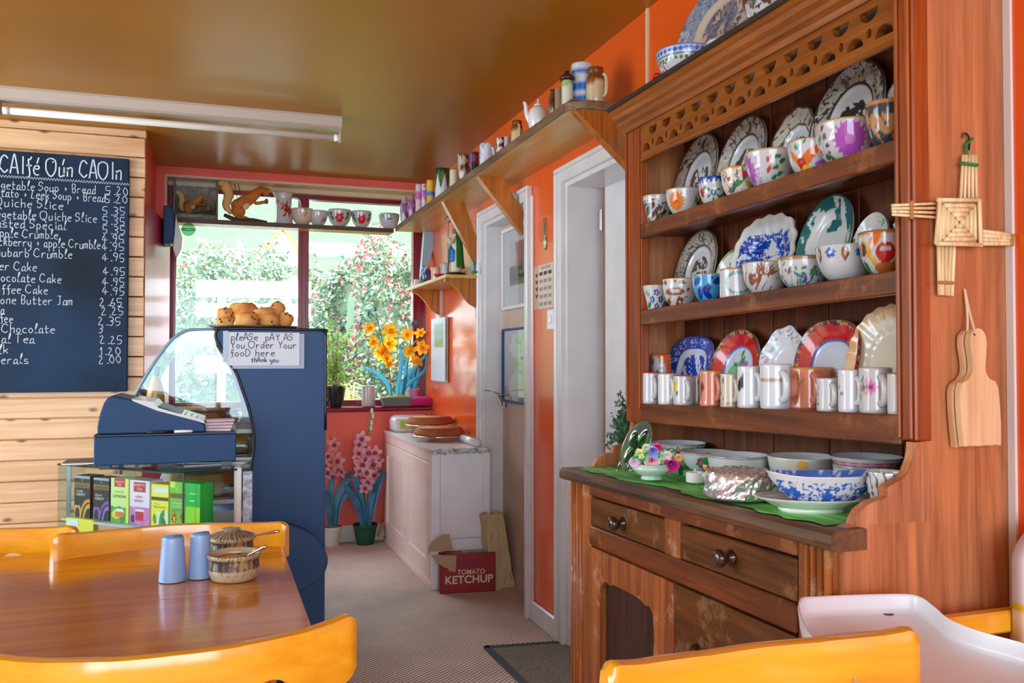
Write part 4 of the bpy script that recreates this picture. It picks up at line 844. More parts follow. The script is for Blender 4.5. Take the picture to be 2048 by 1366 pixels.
# ---- on the worktop
gW = 'bowls along the back of the dresser worktop'
def w_celtic(cv):
    for k in range(-10, 11):
        x = k * .28
        if k % 3: cv.ell(x, .80, .15, .10, GN); cv.ell(x, .80, .085, .05, WH)
        else: cv.flower(x, .80, .14, 4, S(206, 70, 110), WH, .4)
    cv.band(.95, 1.05, S(150, 170, 160)); cv.sprig(0, .25, .2, [GN], 5, 3)
def w_rose(cv): cv.flower(-.35, .55, .28, 6, S(180, 50, 90), S(220, 120, 150), .3); cv.flower(.1, .2, .16, 6, S(190, 80, 110)); cv.sprig(-.2, .45, .45, [S(170, 60, 90)], 5, 31); cv.band(.95, 1.05, S(180, 150, 130))
def w_poppy(cv): cv.flower(-.35, .62, .14, 5, RE); cv.leaf(.1, .35, .16, .07, .8, GN); cv.band(.95, 1.05, S(150, 150, 150))
def w_pinkscale(cv):
    for k in range(-26, 27):
        for j in range(4): cv.ell(k * .1 + (j % 2) * .05, .42 + j * .12, .045, .05, S(200, 96, 130), .8)
    cv.band(.84, .87, S(170, 40, 90)); cv.band(.34, .37, S(170, 40, 90)); cv.band(.96, 1.05, S(170, 60, 90))
def w_orange(cv): cv.flower(.0, .82, .2, 12, S(236, 180, 90), None, .3)
def w_brown(cv): cv.scroll(S(90, 80, 70), 8, .25, 161, cv.Y > .2)
def wf(x0, x1, yt, yb, br=.5): return fitb((x0 + x1) / 2, yb, x1 - x0, yt, zt, br)
def wx(px, X, yt, w, H=None):
    p = P(px, yt + 4, X=X); d = depth(p); c = np.array((X, p[1], zt(p[1]) + .001)); return c, w / 2 * d / F_PX, H or p[2] - c[2]
for f, st, p, base, lab in (
    (wx(1356, 1.318, 881, 109), 'wide', w_celtic, WH, 'white bowl with green Celtic chain round its rim'),
    (wx(1416, 1.322, 899, 106), 'bowl', w_rose, WH, 'white bowl with pink rose beside the Celtic chain bowl'),
    (wx(1476, 1.225, 905, 122), 'bowl', w_poppy, WH, 'plain-rimmed white bowl with small red poppy'),
    (wx(1605, 1.312, 908, 136), 'bowl', w_orange, S(214, 210, 204), 'white bowl with faint orange flower behind the foil parcel'),
    (wx(1733, 1.31, 950, 128, .078), 'bowl', w_poppy, S(212, 208, 196), 'cream bowl under the pink scale-patterned bowl')):
    vessel('china_bowl', lab, 'bowl', f, st, p, base, group=gW); last = f
c, R, H = last; f = wx(1733, 1.31, 908, 140); vessel('china_bowl', 'white bowl ringed with pink scale pattern, stacked at right', 'bowl', (c + np.array((0, 0, .052)), f[1], f[2] - .052), 'taper', w_pinkscale, group=gW)
f = wx(1788, 1.19, 942, 74); f[0][1] = max(f[0][1], 1.27 + f[1]); vessel('china_bowl', 'small bowl with brown print tucked against right end of worktop', 'bowl', f, 'bowl', w_brown, group=gW)
# saucer stack, sauce boat, platter
sp = P(1512, 950, Z=.915)
for k, (c_, nm_) in enumerate(((S(226, 170, 60), 'yellow-edged saucer at the bottom of the little stack behind the foil parcel'), (S(190, 50, 50), 'red-edged saucer in the middle of the little stack behind the foil parcel'), (S(214, 212, 210), 'white saucer on top of the little stack behind the foil parcel'))):
    mk('china_saucer', lathe([(0, 0), (.03, 0), (.062, .010), (.062, .013), (.03, .004), (0, .004)], 36, (sp[0] + .02, sp[1], zt(sp[1]) + .002 + .011 * k)), mat('saucer_edge', c_, .15), smooth=True, label=nm_, cat='saucer', group='stacked saucers on the worktop')
def boat(cv):
    m = (cv.Y > .1) & (cv.Y < .78); cv.blob(S(40, 96, 184), 5, .25, 171, m & (cv.Y < .62)); cv.scroll(S(36, 90, 180), 10, .24, 172, m); cv.scroll(WH, 9, .09, 173)
pa = P(1646, 1036, Z=zt(1.40)); d_ = depth(pa); Rp = 1.0 * (1742 - 1522) / 2 * d_ / F_PX
cp = np.array((pa[0] + .045, pa[1] + .065, zt(pa[1])))
BT = mat('old_white_glaze', S(214, 214, 206), .14, var=.06, vs=10)
pz = zt(1.42)
fl = lathe([(0, 0), (.10, 0), (.105, .012), (.10, .014), (.12, .018), (.155, .038), (.182, .047), (.183, .05), (.15, .042), (.11, .022), (0, .02)], 64, (0, 0, 0), 1.0, .62, rad=lambda t: 1 + .012 * np.cos(20 * t))
ang = atan2(_r[1], _r[0]) + radians(-4); sc_ = Rp / .17
bp_ = np.array((pa[0] + _f[0] * .062, pa[1] + _f[1] * .062, pz + .002))
mk('china_platter', tf((fl[0] * sc_, fl[1]), lambda v: rotz(v, ang, (0, 0, 0)) + bp_), BT, smooth=True, loc=bp_, label='wide plain white footed platter under the blue willow dish', cat='platter')
wd = P(1650, 985, d=depth(bp_)); Rw = (1762 - 1540) / 2 * depth(bp_) / F_PX; Hb = .056
prof = ([(.48, 0), (.5, .06), (.6, .14), (.78, .4), (.92, .75), (1, 1)], .03)
wc = np.array((bp_[0] + .016, bp_[1] - .012, bp_[2] + .030 * sc_))
VF, cc = china_mesh((0.001, .001, 0), 1.0, 1.0, prof, boat, WH, None, m=30, nf=160, nb=40)
v = VF[0].copy(); th_ = np.arctan2(v[:, 1] - .001, v[:, 0] - .001) - atan2(-1, -1)
xs = v[:, 0] - .001; ys = v[:, 1] - .001
a0 = atan2(-1, -1); lx = -(xs * -sin(a0) + ys * cos(a0)) * -1; ly = xs * cos(a0) + ys * sin(a0)     # lx: image right, ly: towards camera
lift = .12 * np.clip((np.abs(lx) - .4) / .6, 0, 1) ** 1.5 * v[:, 2]
W = wc + np.outer(lx * Rw, _r) + np.outer(-ly * Rw * .52, (_f[0], _f[1], 0)) + np.outer((v[:, 2] + lift) * Hb, (0, 0, 1))
X_ = np.where(v[:, 2] > .0, lx, lx); inn = cc * 1.0
cvb = Cv(lx * 2.2, v[:, 2], WH); boat(cvb); m_in = np.arange(len(v)) >= (30 + 2) * 200
cvb.c[m_in] = np.array(S(214, 220, 232)); cvi = Cv(lx[m_in] * 2, ly[m_in] * 2, S(60, 110, 190)); cvi.scroll(S(206, 216, 232), 6, .2, 181); cvb.c[m_in] = cvi.c
mk('china_dish', (W, VF[1]), M['ceramic'], smooth=True, cols=cvb.c, loc=wc, label='boat-shaped blue and white willow dish on the white platter', cat='dish')
# foil parcel
fc, Rf, Hf = wf(1410, 1547, 934, 1004, .9)
V, Fc = lathe([(0, .0), (.9, 0), (1.0, .08), (1.0, .3), (.99, .6), (.98, .86), (.9, .97), (.6, 1.0), (.3, 1.0), (0, 1.0)], 90)
big = resample([(0, 0), (.92, 0), (1.0, .1), (1, .85), (.92, .98), (.5, 1), (0, 1)], 34); V, Fc = lathe(big, 84)
dsp = 1 + .03 * np.abs(fsin(V[:, 0] * 5, V[:, 1] * 5, V[:, 2] * 4, 201, 6)) + .016 * np.abs(fsin(V[:, 0] * 17, V[:, 1] * 17, V[:, 2] * 9, 202, 5)) - .04
V2 = V.copy(); V2[:, :2] *= dsp[:, None]; V2[:, 2] += (.03 * fsin(V[:, 0] * 14, V[:, 1] * 14, V[:, 2] * 0, 203, 5) - .02) * (V[:, 2] > .4)
mk('foil_parcel', (V2 * (Rf, Rf, Hf * .92) + fc, Fc), M['foil'], loc=fc, smooth=False, label='cake wrapped in crumpled silver foil on the green runner', cat='parcel')
# silver clover ornament leaning on its easel legs
q0 = P(1250, 940, Z=zt(2.1)); dq = depth(q0); s = dq / F_PX
orn = thing('clover_ornament', 'silver oval stand embossed with four-leaf clover, left end of worktop', 'ornament', q0)
def oo(px, py, b=0): return P(px, py, d=dq + b)
el = []
cx, cy = 1272, 893; ax_ = radians(-66)
ps = np.linspace(0, 2 * pi, 48, endpoint=False); rr_, nn_ = np.linspace(.001, 1, 16), 48; verts = []; ccol = []
for r_ in rr_:
    for t in ps:
        u_, v_ = 54 * r_ * cos(t), 25 * r_ * sin(t); px = cx + u_ * cos(ax_) - v_ * sin(ax_); py = cy + u_ * sin(ax_) + v_ * cos(ax_); x_, y_ = u_ / 54, v_ / 25
        le = 0
        for a in (0.55, 2.1, 3.7, 5.2):
            du, dv = x_ * cos(a) + y_ * sin(a), -x_ * sin(a) + y_ * cos(a); le = max(le, 1 - ((du - .42) / .38) ** 2 - (dv / .26) ** 2)
        stem = abs(y_ + .1 * x_) < .06 and x_ < 0
        verts.append(oo(px, py, -.008 * min(1, max(0, le) * 2) + .02 * (y_ + .2 * x_) + .03 * (cx - px) / 54)); g_ = le > .25 or stem
        ccol.append(S(120, 150, 110) if g_ else S(225, 228, 230)); 
        if 0 < le <= .22: ccol[-1] = S(20, 34, 22)
V = np.array(verts); back = V + _f * .006
mk('plaque', (np.concatenate([V, back]), grid(48, 16, True) + [tuple(i + len(V) for i in f[::-1]) for f in grid(48, 16, True)] + [(15 * 48 + i, 15 * 48 + i + len(V), 15 * 48 + (i + 1) % 48 + len(V), 15 * 48 + (i + 1) % 48) for i in range(48)]), vcol('silver_relief', .18, metal=.9), orn, smooth=True, cols=np.array(ccol * 2))
for (a, b_) in (((1243, 915), (1234, 941)), ((1259, 920), (1253, 945))): mk('leg', join(tube([oo(*a), oo(*b_)], .0022), sph(oo(*b_), .0035)), M['steel'], orn, smooth=True)
qq = P(1249, 934, Z=zt(2.15)); mk('rear_foot', lathe([(.012, 0), (.012, .035), (0, .035)], 16, qq), M['steel'], orn, smooth=True)
# porcelain flower bowl
bc, Rb, Hb_ = wf(1264, 1342, 927, 961, .6)
fb = thing('flower_bowl', 'pale green china bowl heaped with porcelain roses and anemones', 'ornament', bc)
VF, cc = china_mesh(bc, Rb, Hb_, ([(.55, 0), (.55, .12), (.45, .18), (.75, .35), (.97, .62), (1, .75), (.9, 1)], .05), None, S(190, 222, 204), m=16, nf=40, nb=20); mk('bowl', VF, M['ceramic'], fb, smooth=True, cols=cc)
db = depth(bc)
def rose(px, py, r, c, cin=None, dz=0):
    p = P(px, py, d=db - .02 + dz); r = r * db / F_PX; L = []; C = []
    for ring, (q, nn, tl) in enumerate(((1.0, 6, .35), (.72, 5, .75), (.42, 4, 1.1), (.2, 3, 1.4))):
        for k in range(nn):
            a = k * 2 * pi / nn + ring * .6; t = np.linspace(-1, 1, 5); w = q * r * .62; pts = []
            for u_ in t:
                for vv in (0, .5, 1.0):
                    rad = q * r * (.25 + .75 * vv * (1 - .18 * u_ * u_)) * cos(tl * .4); aa = a + u_ * (.55 + .12 * ring)
                    pts.append((rad * cos(aa), rad * sin(aa), r * (.15 + .3 * ring * .6) + r * .35 * vv * sin(tl) - r * .1 * (vv > .9) * (1 - tl)))
            L.append((pts, [(i * 3 + j, i * 3 + j + 1, i * 3 + j + 4, i * 3 + j + 3) for i in range(4) for j in range(2)])); cc_ = np.array(c) * (1 - ring / 3) + np.array(cin or c) * (ring / 3); C += [cc_] * 15
    V, Fc = join(*L); V = np.array(V); n_ = _c - p; n_ = n_ / np.linalg.norm(n_) + np.array((0, 0, .35)); n_ /= np.linalg.norm(n_); e1 = np.cross((0, 0, 1), n_); e1 /= np.linalg.norm(e1); e2 = np.cross(n_, e1)
    mk('rose', frame((V, Fc), p, e1, e2, n_), M['vgloss'], fb, loc=p, smooth=True, cols=np.array(C))
for a in ((1304, 924, 17, S(240, 220, 214), S(214, 70, 140)), (1343, 931, 17, S(226, 50, 140), S(80, 20, 90)), (1306, 904, 15, S(150, 170, 230), S(90, 90, 190)), (1281, 908, 11, S(240, 226, 160)), (1315, 895, 10, S(230, 40, 130), S(190, 20, 90)), (1269, 925, 12, S(226, 190, 220)), (1334, 911, 10, S(240, 220, 220)), (1279, 930, 6, S(226, 130, 160)), (1293, 896, 9, S(206, 222, 170)), (1357, 916, 9, S(236, 170, 110)), (1324, 913, 9, S(190, 220, 170)), (1292, 915, 9, S(180, 214, 170))): rose(*a)
lv = []
for px, py in ((1284, 918), (1320, 928), (1328, 936), (1316, 906), (1300, 938), (1272, 912), (1350, 944), (1290, 905)):
    p = P(px, py, d=db - .024); a = random.uniform(0, 6); l_ = .014; dx = _r * cos(a) + np.array((0, 0, 1)) * sin(a); dy = np.cross(dx, _f)
    mk('leaf', (np.array([p - dx * l_, p - dy * l_ * .5 - _f * .004, p + dx * l_, p + dy * l_ * .5 - _f * .004, p - _f * .006]), [(0, 1, 4), (1, 2, 4), (2, 3, 4), (3, 0, 4)]), M['gleaf'] if 'gleaf' in M else M.setdefault('gleaf', mat('glazed_green', S(40, 150, 60), .2)), fb, smooth=True)
# two little leprechaun-green figures, tea light
def imp(px, yb, h, label):
    c, R, H = fitb(px, yb, h * .45, yb - h, zt, .5); g_ = thing('figurine', label, 'figurine', c); k = H
    mk('body', join(lathe([(.0, 0), (.22 * k, 0), (.24 * k, .1 * k), (.2 * k, .35 * k), (.1 * k, .5 * k), (0, .52 * k)], 20, c), tube([c + (-.02 * k, -.05 * k, .4 * k), c + _r * -.28 * k + (0, 0, .22 * k)], .05 * k), tube([c + (0, 0, .4 * k), c + _r * .28 * k + (0, 0, .22 * k)], .05 * k)), mat('green_coat', S(20, 120, 60), .3), g_, smooth=True)
    mk('head', sph(c + (0, 0, .62 * k), .14 * k), mat('painted_face', S(236, 190, 150), .3), g_, smooth=True)
    mk('beard', sph(c + (0, 0, .53 * k) - _f * .07 * k, .13 * k, s=(1, 1, .8)), mat('orange_beard', S(236, 140, 40), .4), g_, smooth=True)
    mk('hat', lathe([(.2 * k, .70 * k), (.2 * k, .73 * k), (.11 * k, .74 * k), (.1 * k, .96 * k), (0, .98 * k)], 18, c), mat('green_hat', S(20, 130, 66), .3), g_, smooth=True)
imp(1354, 950, 50, 'little green figure with orange beard behind the porcelain roses'); imp(1412, 962, 48, 'little green figure with orange beard beside the foil parcel')
tc_, Rt, Ht = wf(1372, 1409, 944, 966, .9); tl_ = thing('tea_light', 'short white candle holder standing on the green runner', 'candle', tc_)
mk('holder', lathe([(0, 0), (Rt * .97, 0), (Rt, .003), (Rt, Ht), (Rt * .85, Ht), (Rt * .84, Ht * .8), (0, Ht * .8)], 36, tc_), mat('white_wax', S(226, 224, 226), .35), tl_, auto=40); mk('flame_tip', lathe([(0, 0), (.004, .003), (.0035, .009), (0, .016)], 12, tc_ + (0, 0, Ht * .8)), mat('clear_flame_bulb', S(220, 200, 210), .15), tl_, smooth=True)
# ================================================================== long shelf on the right wall
sh = thing('wall_shelf', 'long pine shelf along orange wall on diagonal wooden brackets', 'shelf', (1.3, 4.3, 2.10))
SB, ST = 2.105, 2.137; XS = 1.18
ro = [(XS + .07 - .07 * cos(t), 2.77 + .07 - .07 * sin(t)) for t in np.linspace(0, pi / 2, 8)]
mk('board', prism([(XW, 5.86), (XS, 5.86)] + ro + [(XW, 2.77)], 'z', SB, ST - .004), M['shelfwood'], sh)
mk('edging', join(prism([(XS - .004, 5.86), (XS - .004, 2.84), (XS + .001, 2.84), (XS + .001, 5.86)], 'z', SB, ST), prism([(x - .002, y - .003) for x, y in ro] + [(XW, 2.767), (XW, 2.772), (XS + .07, 2.775)] + [(x + .002, y + .003) for x, y in ro[::-1]][1:], 'z', SB, ST), box(XS, XW, 2.772, 5.86, ST - .004, ST)), M['shelfedge'], sh)
def brace(px_top, ytop, px_bot, ybot, w=.10, m='bracket', th=.045, lab=None):
    a = P(px_top, ytop, Z=SB); y = a[1]; xt = max(a[0], XS + .02); zb = P(px_bot, ybot, X=XW)[2]
    # diagonal board lying in the vertical plane y = const
    poly = [(xt, SB), (xt + w * 1.25, SB), (XW, zb + w * 1.15), (XW, zb)]
    return mk('bracket', prism(poly, 'y', y, y + th), M[m], sh, label=lab)
brace(1150, 218, 1256, 349); brace(950, 352, 1057, 466); brace(886, 402, 1003, 537)
M['bluepaint'] = mat('pale_blue_paint', S(150, 186, 196), .4)
yb_ = 5.83
mk('bracket', prism([(1.37, SB), (1.43, SB), (1.43, 1.98), (1.37, 1.78), (1.345, 1.80)], 'y', yb_ - .02, yb_ + .03), M['bluepaint'], sh, label='pale blue painted end bracket')
gS = 'pots and mugs along the long wall shelf'
def sf(x0, x1, yt, fr=XS + .012): return fit(x0, x1, yt, ST + .001, fr)
def stripe(cv):
    for y in (.12, .42, .72): cv.band(y, y + .16, S(30, 104, 190))
def jarglaze(cv): cv.band(.62, 1.05, S(120, 66, 26)); cv.put((cv.Y > .6 + .03 * np.sin(cv.X * 9)) & (cv.Y < .66), S(150, 96, 40))
def leafgreen(cv):
    cv.put(cv.Y > .55 + .2 * np.sin(cv.X * 26), S(60, 100, 40)); cv.band(.88, 1.05, S(30, 60, 26))
def brownfl(cv): cv.blob(S(70, 30, 20), 5, -.2, 211); cv.sprig(-.2, .3, .3, [S(220, 190, 160)], 5, 41)
def darkleaf(cv): cv.blob(S(20, 30, 20), 4, -.4, 215)
def purplefl(cv): cv.blob(S(150, 60, 140), 5, .1, 217); cv.sprig(0, .5, .4, [PU, PK], 7, 44)
def pinkband(cv): cv.band(.5, .75, S(214, 110, 170))
def yelblue(cv): cv.band(.0, .35, S(226, 170, 30)); cv.band(.35, .62, S(60, 130, 190)); cv.band(.45, .52, S(30, 40, 60)); cv.band(.62, 1.05, S(230, 180, 40))
def greensp(cv): cv.put(cv.Y > .8 + .05 * np.sin(cv.X * 8), S(150, 190, 110))
for x0, x1, yt, st, p, base, lab, h, m_ in (
    (1142, 1186, 131, 'mug', stripe, WH, 'blue and white striped mug near end of wall shelf', .9, 'ceramic'),
    (1172, 1210, 138, 'jar', jarglaze, S(206, 184, 140), 'stoneware flagon with brown shoulder, nearest on wall shelf', 1.0, 'ceramic'),
    (1123, 1146, 163, 'mug', greensp, S(214, 214, 190), 'pale green-topped jar beside the striped mug', None, 'ceramic'),
    (1109, 1130, 178, 'mug', None, S(150, 120, 80), 'tan straight pot on wall shelf', None, 'ceramic'),
    (1097, 1113, 180, 'urn', brownfl, S(110, 70, 40), 'narrow dark brown jug behind the white teapot', None, 'ceramic'),
    (1022, 1046, 243, 'jar', jarglaze, S(206, 180, 130), 'small brown-shouldered flagon left of the teapot', .3, 'ceramic'),
    (1008, 1020, 274, 'mug', None, S(190, 170, 176), 'tiny lilac pot on wall shelf', None, 'ceramic'),
    (992, 1010, 277, 'mug', brownfl, S(220, 210, 200), 'small white mug with brown rim on wall shelf', None, 'ceramic'),
    (959, 987, 289, 'mug', lambda cv: cv.scroll(S(150, 160, 170), 6, .2, 221), S(214, 220, 224), 'white mug with grey veining on wall shelf', .9, 'ceramic'),
    (937, 958, 306, 'mug', darkleaf, S(120, 60, 110), 'black and purple glazed mug on wall shelf', None, 'ceramic'),
    (915, 938, 311, 'cup', brownfl, S(196, 176, 150), 'beige mug with dark brown glaze on wall shelf', None, 'ceramic'),
    (899, 918, 341, 'mug', None, S(214, 200, 176), 'low cream mug behind the green leaf mug', None, 'ceramic'),
    (870, 900, 339, 'mug', leafgreen, S(214, 220, 220), 'white mug with green leaf top on wall shelf', None, 'ceramic'),
    (853, 871, 362, 'mug', yelblue, S(230, 180, 40), 'yellow mug with blue band on wall shelf', None, 'ceramic'),
    (843, 856, 369, 'mug', purplefl, S(220, 206, 220), 'white mug with lilac flowers on wall shelf', None, 'ceramic'),
    (831, 846, 370, 'mug', pinkband, S(224, 200, 206), 'pale mug with pink band on wall shelf', None, 'ceramic'),
    (815, 832, 391, 'urn', purplefl, S(196, 150, 180), 'purple flowered jug at far end of wall shelf', None, 'ceramic'),
    (799, 817, 395, 'urn', purplefl, WH, 'white jug with mauve print at window end of wall shelf', .9, 'ceramic')):
    f = sf(x0, x1, yt)
    if x0 > 1140: f = sf(x0, x1, yt, XS + (.055 if x0 < 1160 else .085))
    if f[0][1] > 5.78: f[0][1] = 5.78
    vessel('shelf_jar' if h is None else 'shelf_mug', lab, 'jar' if st in ('jar', 'urn') else 'mug', f, st, p, base, group=gS, hnd=h, m=12, nf=40, nb=14, mat_=m_)
f = sf(1113, 1130, 163); 
mk('jar_lid', lathe([(0, 0), (.028, 0), (.03, .008), (.022, .018), (.012, .024), (.01, .034), (0, .036)], 22, tuple(sf(1123, 1146, 163)[0] + (0, 0, sf(1123, 1146, 163)[2] + .003))), mat('brown_glaze', S(66, 36, 22), .2), smooth=True, label='dark brown lid topping the pale green jar', cat='lid')
c, R, H = sf(1055, 1098, 205, XS + .02); tp = thing('teapot', 'white teapot with thin crack lines on the wall shelf', 'teapot', c)
wg = mat('white_glaze', S(222, 216, 208), .12)
mk('body', lathe([(0, 0), (R * .55, 0), (R * .6, H * .05), (R * .9, H * .25), (R, H * .5), (R * .85, H * .75), (R * .45, H * .88), (0, H * .9)], 30, c), wg, tp, smooth=True)
mk('lid', lathe([(R * .45, H * .86), (R * .4, H * .93), (R * .12, H * .98), (R * .14, H * 1.08), (0, H * 1.12)], 20, c), wg, tp, smooth=True)
sd = -_r * .8 + np.array((0, 0, 0)); mk('spout', tube(crom([c + sd * R * .8 + (0, 0, H * .35), c + sd * R * 1.3 + (0, 0, H * .6), c + sd * R * 1.5 + (0, 0, H * .95), c + sd * R * 1.75 + (0, 0, H * 1.0)], 4), list(np.linspace(R * .28, R * .12, 13))), wg, tp, smooth=True)
mk('handle', tube(crom([c - sd * R * .85 + (0, 0, H * .7), c - sd * R * 1.5 + (0, 0, H * .75), c - sd * R * 1.5 + (0, 0, H * .3), c - sd * R * .85 + (0, 0, H * .25)], 5), R * .1), wg, tp, smooth=True)
# ---- shelf across the window
bs = mk('window_shelf', join(box(-.285, 1.17, 5.885, 6.03, 2.10, 2.125, .003)), M['shelfwood'], label='narrow pine shelf spanning the top of the window', cat='shelf')
mk('edging', box(-.285, 1.17, 5.880, 5.885, 2.098, 2.127), mat('dark_edging', S(84, 50, 32), .5), bs)
ZS = 2.127
def wfit(x0, x1, yt, yc=5.955):
    p = P((x0 + x1) / 2, yt, Y=yc); d = depth(p); return np.array((p[0], yc, ZS)), (x1 - x0) / 2 * d / F_PX, p[2] - ZS
def rosy(c_): return lambda cv: (cv.flower(0, .5, .32, 8, c_, S(240, 120, 140), .25), cv.leaf(-.5, .5, .2, .1, 2.2, GN), cv.leaf(.5, .5, .2, .1, .8, GN), cv.leaf(.55, .75, .14, .07, .8, S(30, 50, 120)), cv.leaf(-.55, .75, .14, .07, 2.2, S(30, 50, 120)))
gB = 'bowls on the shelf across the window'
for x0, x1, yt, p, b_, lab in ((582, 628, 419, lambda cv: cv.sprig(.1, .75, .25, [YE, OR], 7, 51), S(226, 204, 186), 'peach-white bowl with yellow sprig on window shelf'), (618, 656, 423, lambda cv: cv.sprig(.4, .4, .3, [PK, RE], 6, 52), WH, 'white bowl with small pink rose on window shelf'), (655, 703, 421, rosy(RE), WH, 'white bowl with big red rose and blue leaves on window shelf'), (702, 744, 424, rosy(S(206, 20, 40)), WH, 'white bowl with red flower and green leaves on window shelf'), (757, 799, 429, lambda cv: (cv.scroll(GN, 8, .2, 231, cv.Y > .62), cv.sprig(0, .8, .2, [RE], 4, 53)), WH, 'small white bowl with green vine rim at right of window shelf')):
    vessel('window_bowl', lab, 'bowl', wfit(x0, x1, yt), 'bowl', p, b_, group=gB, m=14, nf=60)
c, R, H = wfit(545, 590, 388); jg = thing('china_jug', 'tall white jug with red roses on the window shelf', 'jug', c)
def jugp(cv): cv.flower(.1, .45, .13, 7, RE, S(120, 20, 30)); cv.flower(-.05, .62, .09, 7, S(226, 110, 120)); cv.flower(.25, .38, .1, 7, S(180, 30, 40)); cv.sprig(.1, .5, .25, [RE], 7, 55, S(70, 110, 70)); cv.flower(-.22, .72, .07, 6, PK)
VF, cc = china_mesh(c, R * .82, H, ([(.95, 0), (1, .03), (.97, .1), (.86, .5), (.84, .85), (.92, .97), (.96, 1)], .05), jugp, WH, m=24, nf=60)
V = VF[0]; k_ = np.clip((V[:, 2] - c[2]) / H - .85, 0, 1) / .15; dd_ = (V - c) @ -_r; V = V - np.outer(np.where(dd_ > R * .5, k_ * R * .25, 0), _r) + np.outer(np.where(dd_ > R * .5, k_ * .008, 0), (0, 0, 1))
mk('body', (V, VF[1]), M['ceramic'], jg, smooth=True, cols=cc); mk('handle', handle(c, R * .8, c[2] + H * .45, c[2] + H * .88, 1.5, R * .7, .006), mat('jug_glaze', WH, .1), jg, smooth=True)
p = P(752, 440, Y=5.93); mk('wire_cup', join(*[tube([(p[0] + .03 * cos(a), 5.93 + .03 * sin(a), ZS), (p[0] + .034 * cos(a), 5.93 + .034 * sin(a), ZS + .035)], .0012, 5) for a in np.linspace(0, 6.28, 12)], tube([(p[0] + .034 * cos(a), 5.93 + .034 * sin(a), ZS + .035) for a in np.linspace(0, 6.3, 24)], .0015, 5)), M['steel'], label='small wire holder between two bowls on window shelf', cat='holder')
# squirrel in a box
a, b_ = P(347, 351, Y=5.9), P(436, 430, Y=5.9); x0, x1, zb, zt_ = a[0], b_[0], ZS, a[2]
dio = thing('diorama_box', 'brown glass-fronted case holding a stuffed red squirrel', 'diorama', ((x0 + x1) / 2, 5.95, ZS))
bw = wood('dark_frame_wood', S(60, 40, 22), S(110, 78, 44), 'x', 1, .4)
for nm, VF in (('frame', join(box(x0, x1, 5.9, 6.02, zt_ - .012, zt_), box(x0, x1, 5.9, 6.02, zb, zb + .012), box(x0, x0 + .012, 5.9, 6.02, zb + .012, zt_ - .012), box(x1 - .012, x1, 5.9, 6.02, zb + .012, zt_ - .012))), ('back', box(x0, x1, 6.02, 6.03, zb, zt_))): mk(nm, VF, bw if nm == 'frame' else mat('aged_backdrop', S(176, 150, 126), .8, c2=S(110, 84, 66), vs=18), dio)
mk('glass_front', box(x0 + .012, x1 - .012, 5.905, 5.908, zb + .012, zt_ - .012), M['glass'], dio)
fur = mat('red_squirrel_fur', S(216, 140, 64), .8, c2=S(186, 100, 36), vs=30, bs=.6, bscale=150); furp = mat('pale_belly_fur', S(230, 214, 190), .8, bs=.4, bscale=150); bark = mat('mossy_bark', S(96, 84, 58), .9, c2=S(60, 46, 34), vs=40, bs=.9, bscale=60, bd=.006)
def squirrel(par, o, k, fl, deep):
    """o base point, k height, fl=+1 faces image right; a crouching squirrel, skin grown along a spine"""
    e = np.array((fl, 0, 0)); z = np.array((0, 0, 1)); yv = np.array((0, -1, 0))
    def q(a, b, c=0): return np.array(o) + e * a * k + z * b * k + yv * c * k
    spine = crom([q(-.28, .20), q(-.22, .30), q(-.05, .42), q(.14, .56), q(.27, .68), q(.36, .76), q(.46, .77), q(.55, .70), q(.58, .68)], 4)
    rad = np.interp(np.linspace(0, 1, len(spine)), [0, .12, .3, .5, .62, .72, .82, .93, 1], np.array([.03, .17, .165, .12, .085, .078, .12, .06, .02]) * k)
    mk('body', tube(spine, list(rad), 14), fur, par, smooth=True)
    mk('haunch', sph(q(-.17, .17, .08), .16 * k, 14, 10, (1.1, .7, 1)), fur, par, smooth=True); mk('belly', sph(q(.0, .34, .09), .1 * k, 12, 8, (1, .6, 1.2)), furp, par, smooth=True)
    for s in (.07, -.05):
        mk('foot', tube([q(-.2, .03, s), q(-.05, .03, s), q(.06, .02, s)], [.05 * k, .045 * k, .025 * k]), fur, par, smooth=True)
        mk('arm', tube(crom([q(.16, .52, s), q(.26, .42, s), q(.42, .45, s), q(.5, .47, s * .5)], 3), .035 * k), fur, par, smooth=True)
        mk('ear', lathe([(.045 * k, 0), (.03 * k, .06 * k), (0, .12 * k)], 8, q(.36, .84, s)), fur, par, smooth=True)
    mk('eye', sph(q(.5, .78, .10), .018 * k, 8, 6), M['black'], par, smooth=True)
    tl = crom([q(-.32, .12), q(-.46, .3), q(-.42, .62), q(-.52, .86), q(-.70, .9)], 5); r_ = np.interp(np.linspace(0, 1, len(tl)), [0, .3, .7, 1], np.array([.05, .10, .13, .06]) * k)
    V, Fc = tube(tl, list(r_), 14); V = V + rng.normal(size=V.shape) * .012 * k; mk('tail', (V, Fc), mat('tail_fur', S(232, 190, 120), .85, bs=.8, bscale=160), par, smooth=True)
squirrel(dio, ((x0 + x1) / 2 - .02, 5.955, zb + .035), .155, 1, 0)
mk('log', join(tube([(x0 + .02, 5.96, zb + .02), ((x0 + x1) / 2, 5.95, zb + .03), (x1 - .03, 5.95, zb + .06)], [.018, .022, .014], 10)), bark, dio, smooth=True)
for i in range(9):
    t0 = np.array((x0 + .02 + .028 * i, 5.99, zb + .03)); mk('twig', tube(crom([t0, t0 + (.01, 0, .08), t0 + (random.uniform(-.03, .03), 0, .15), t0 + (random.uniform(-.03, .03), -.01, .2)], 3), .0018, 5), bark, dio)
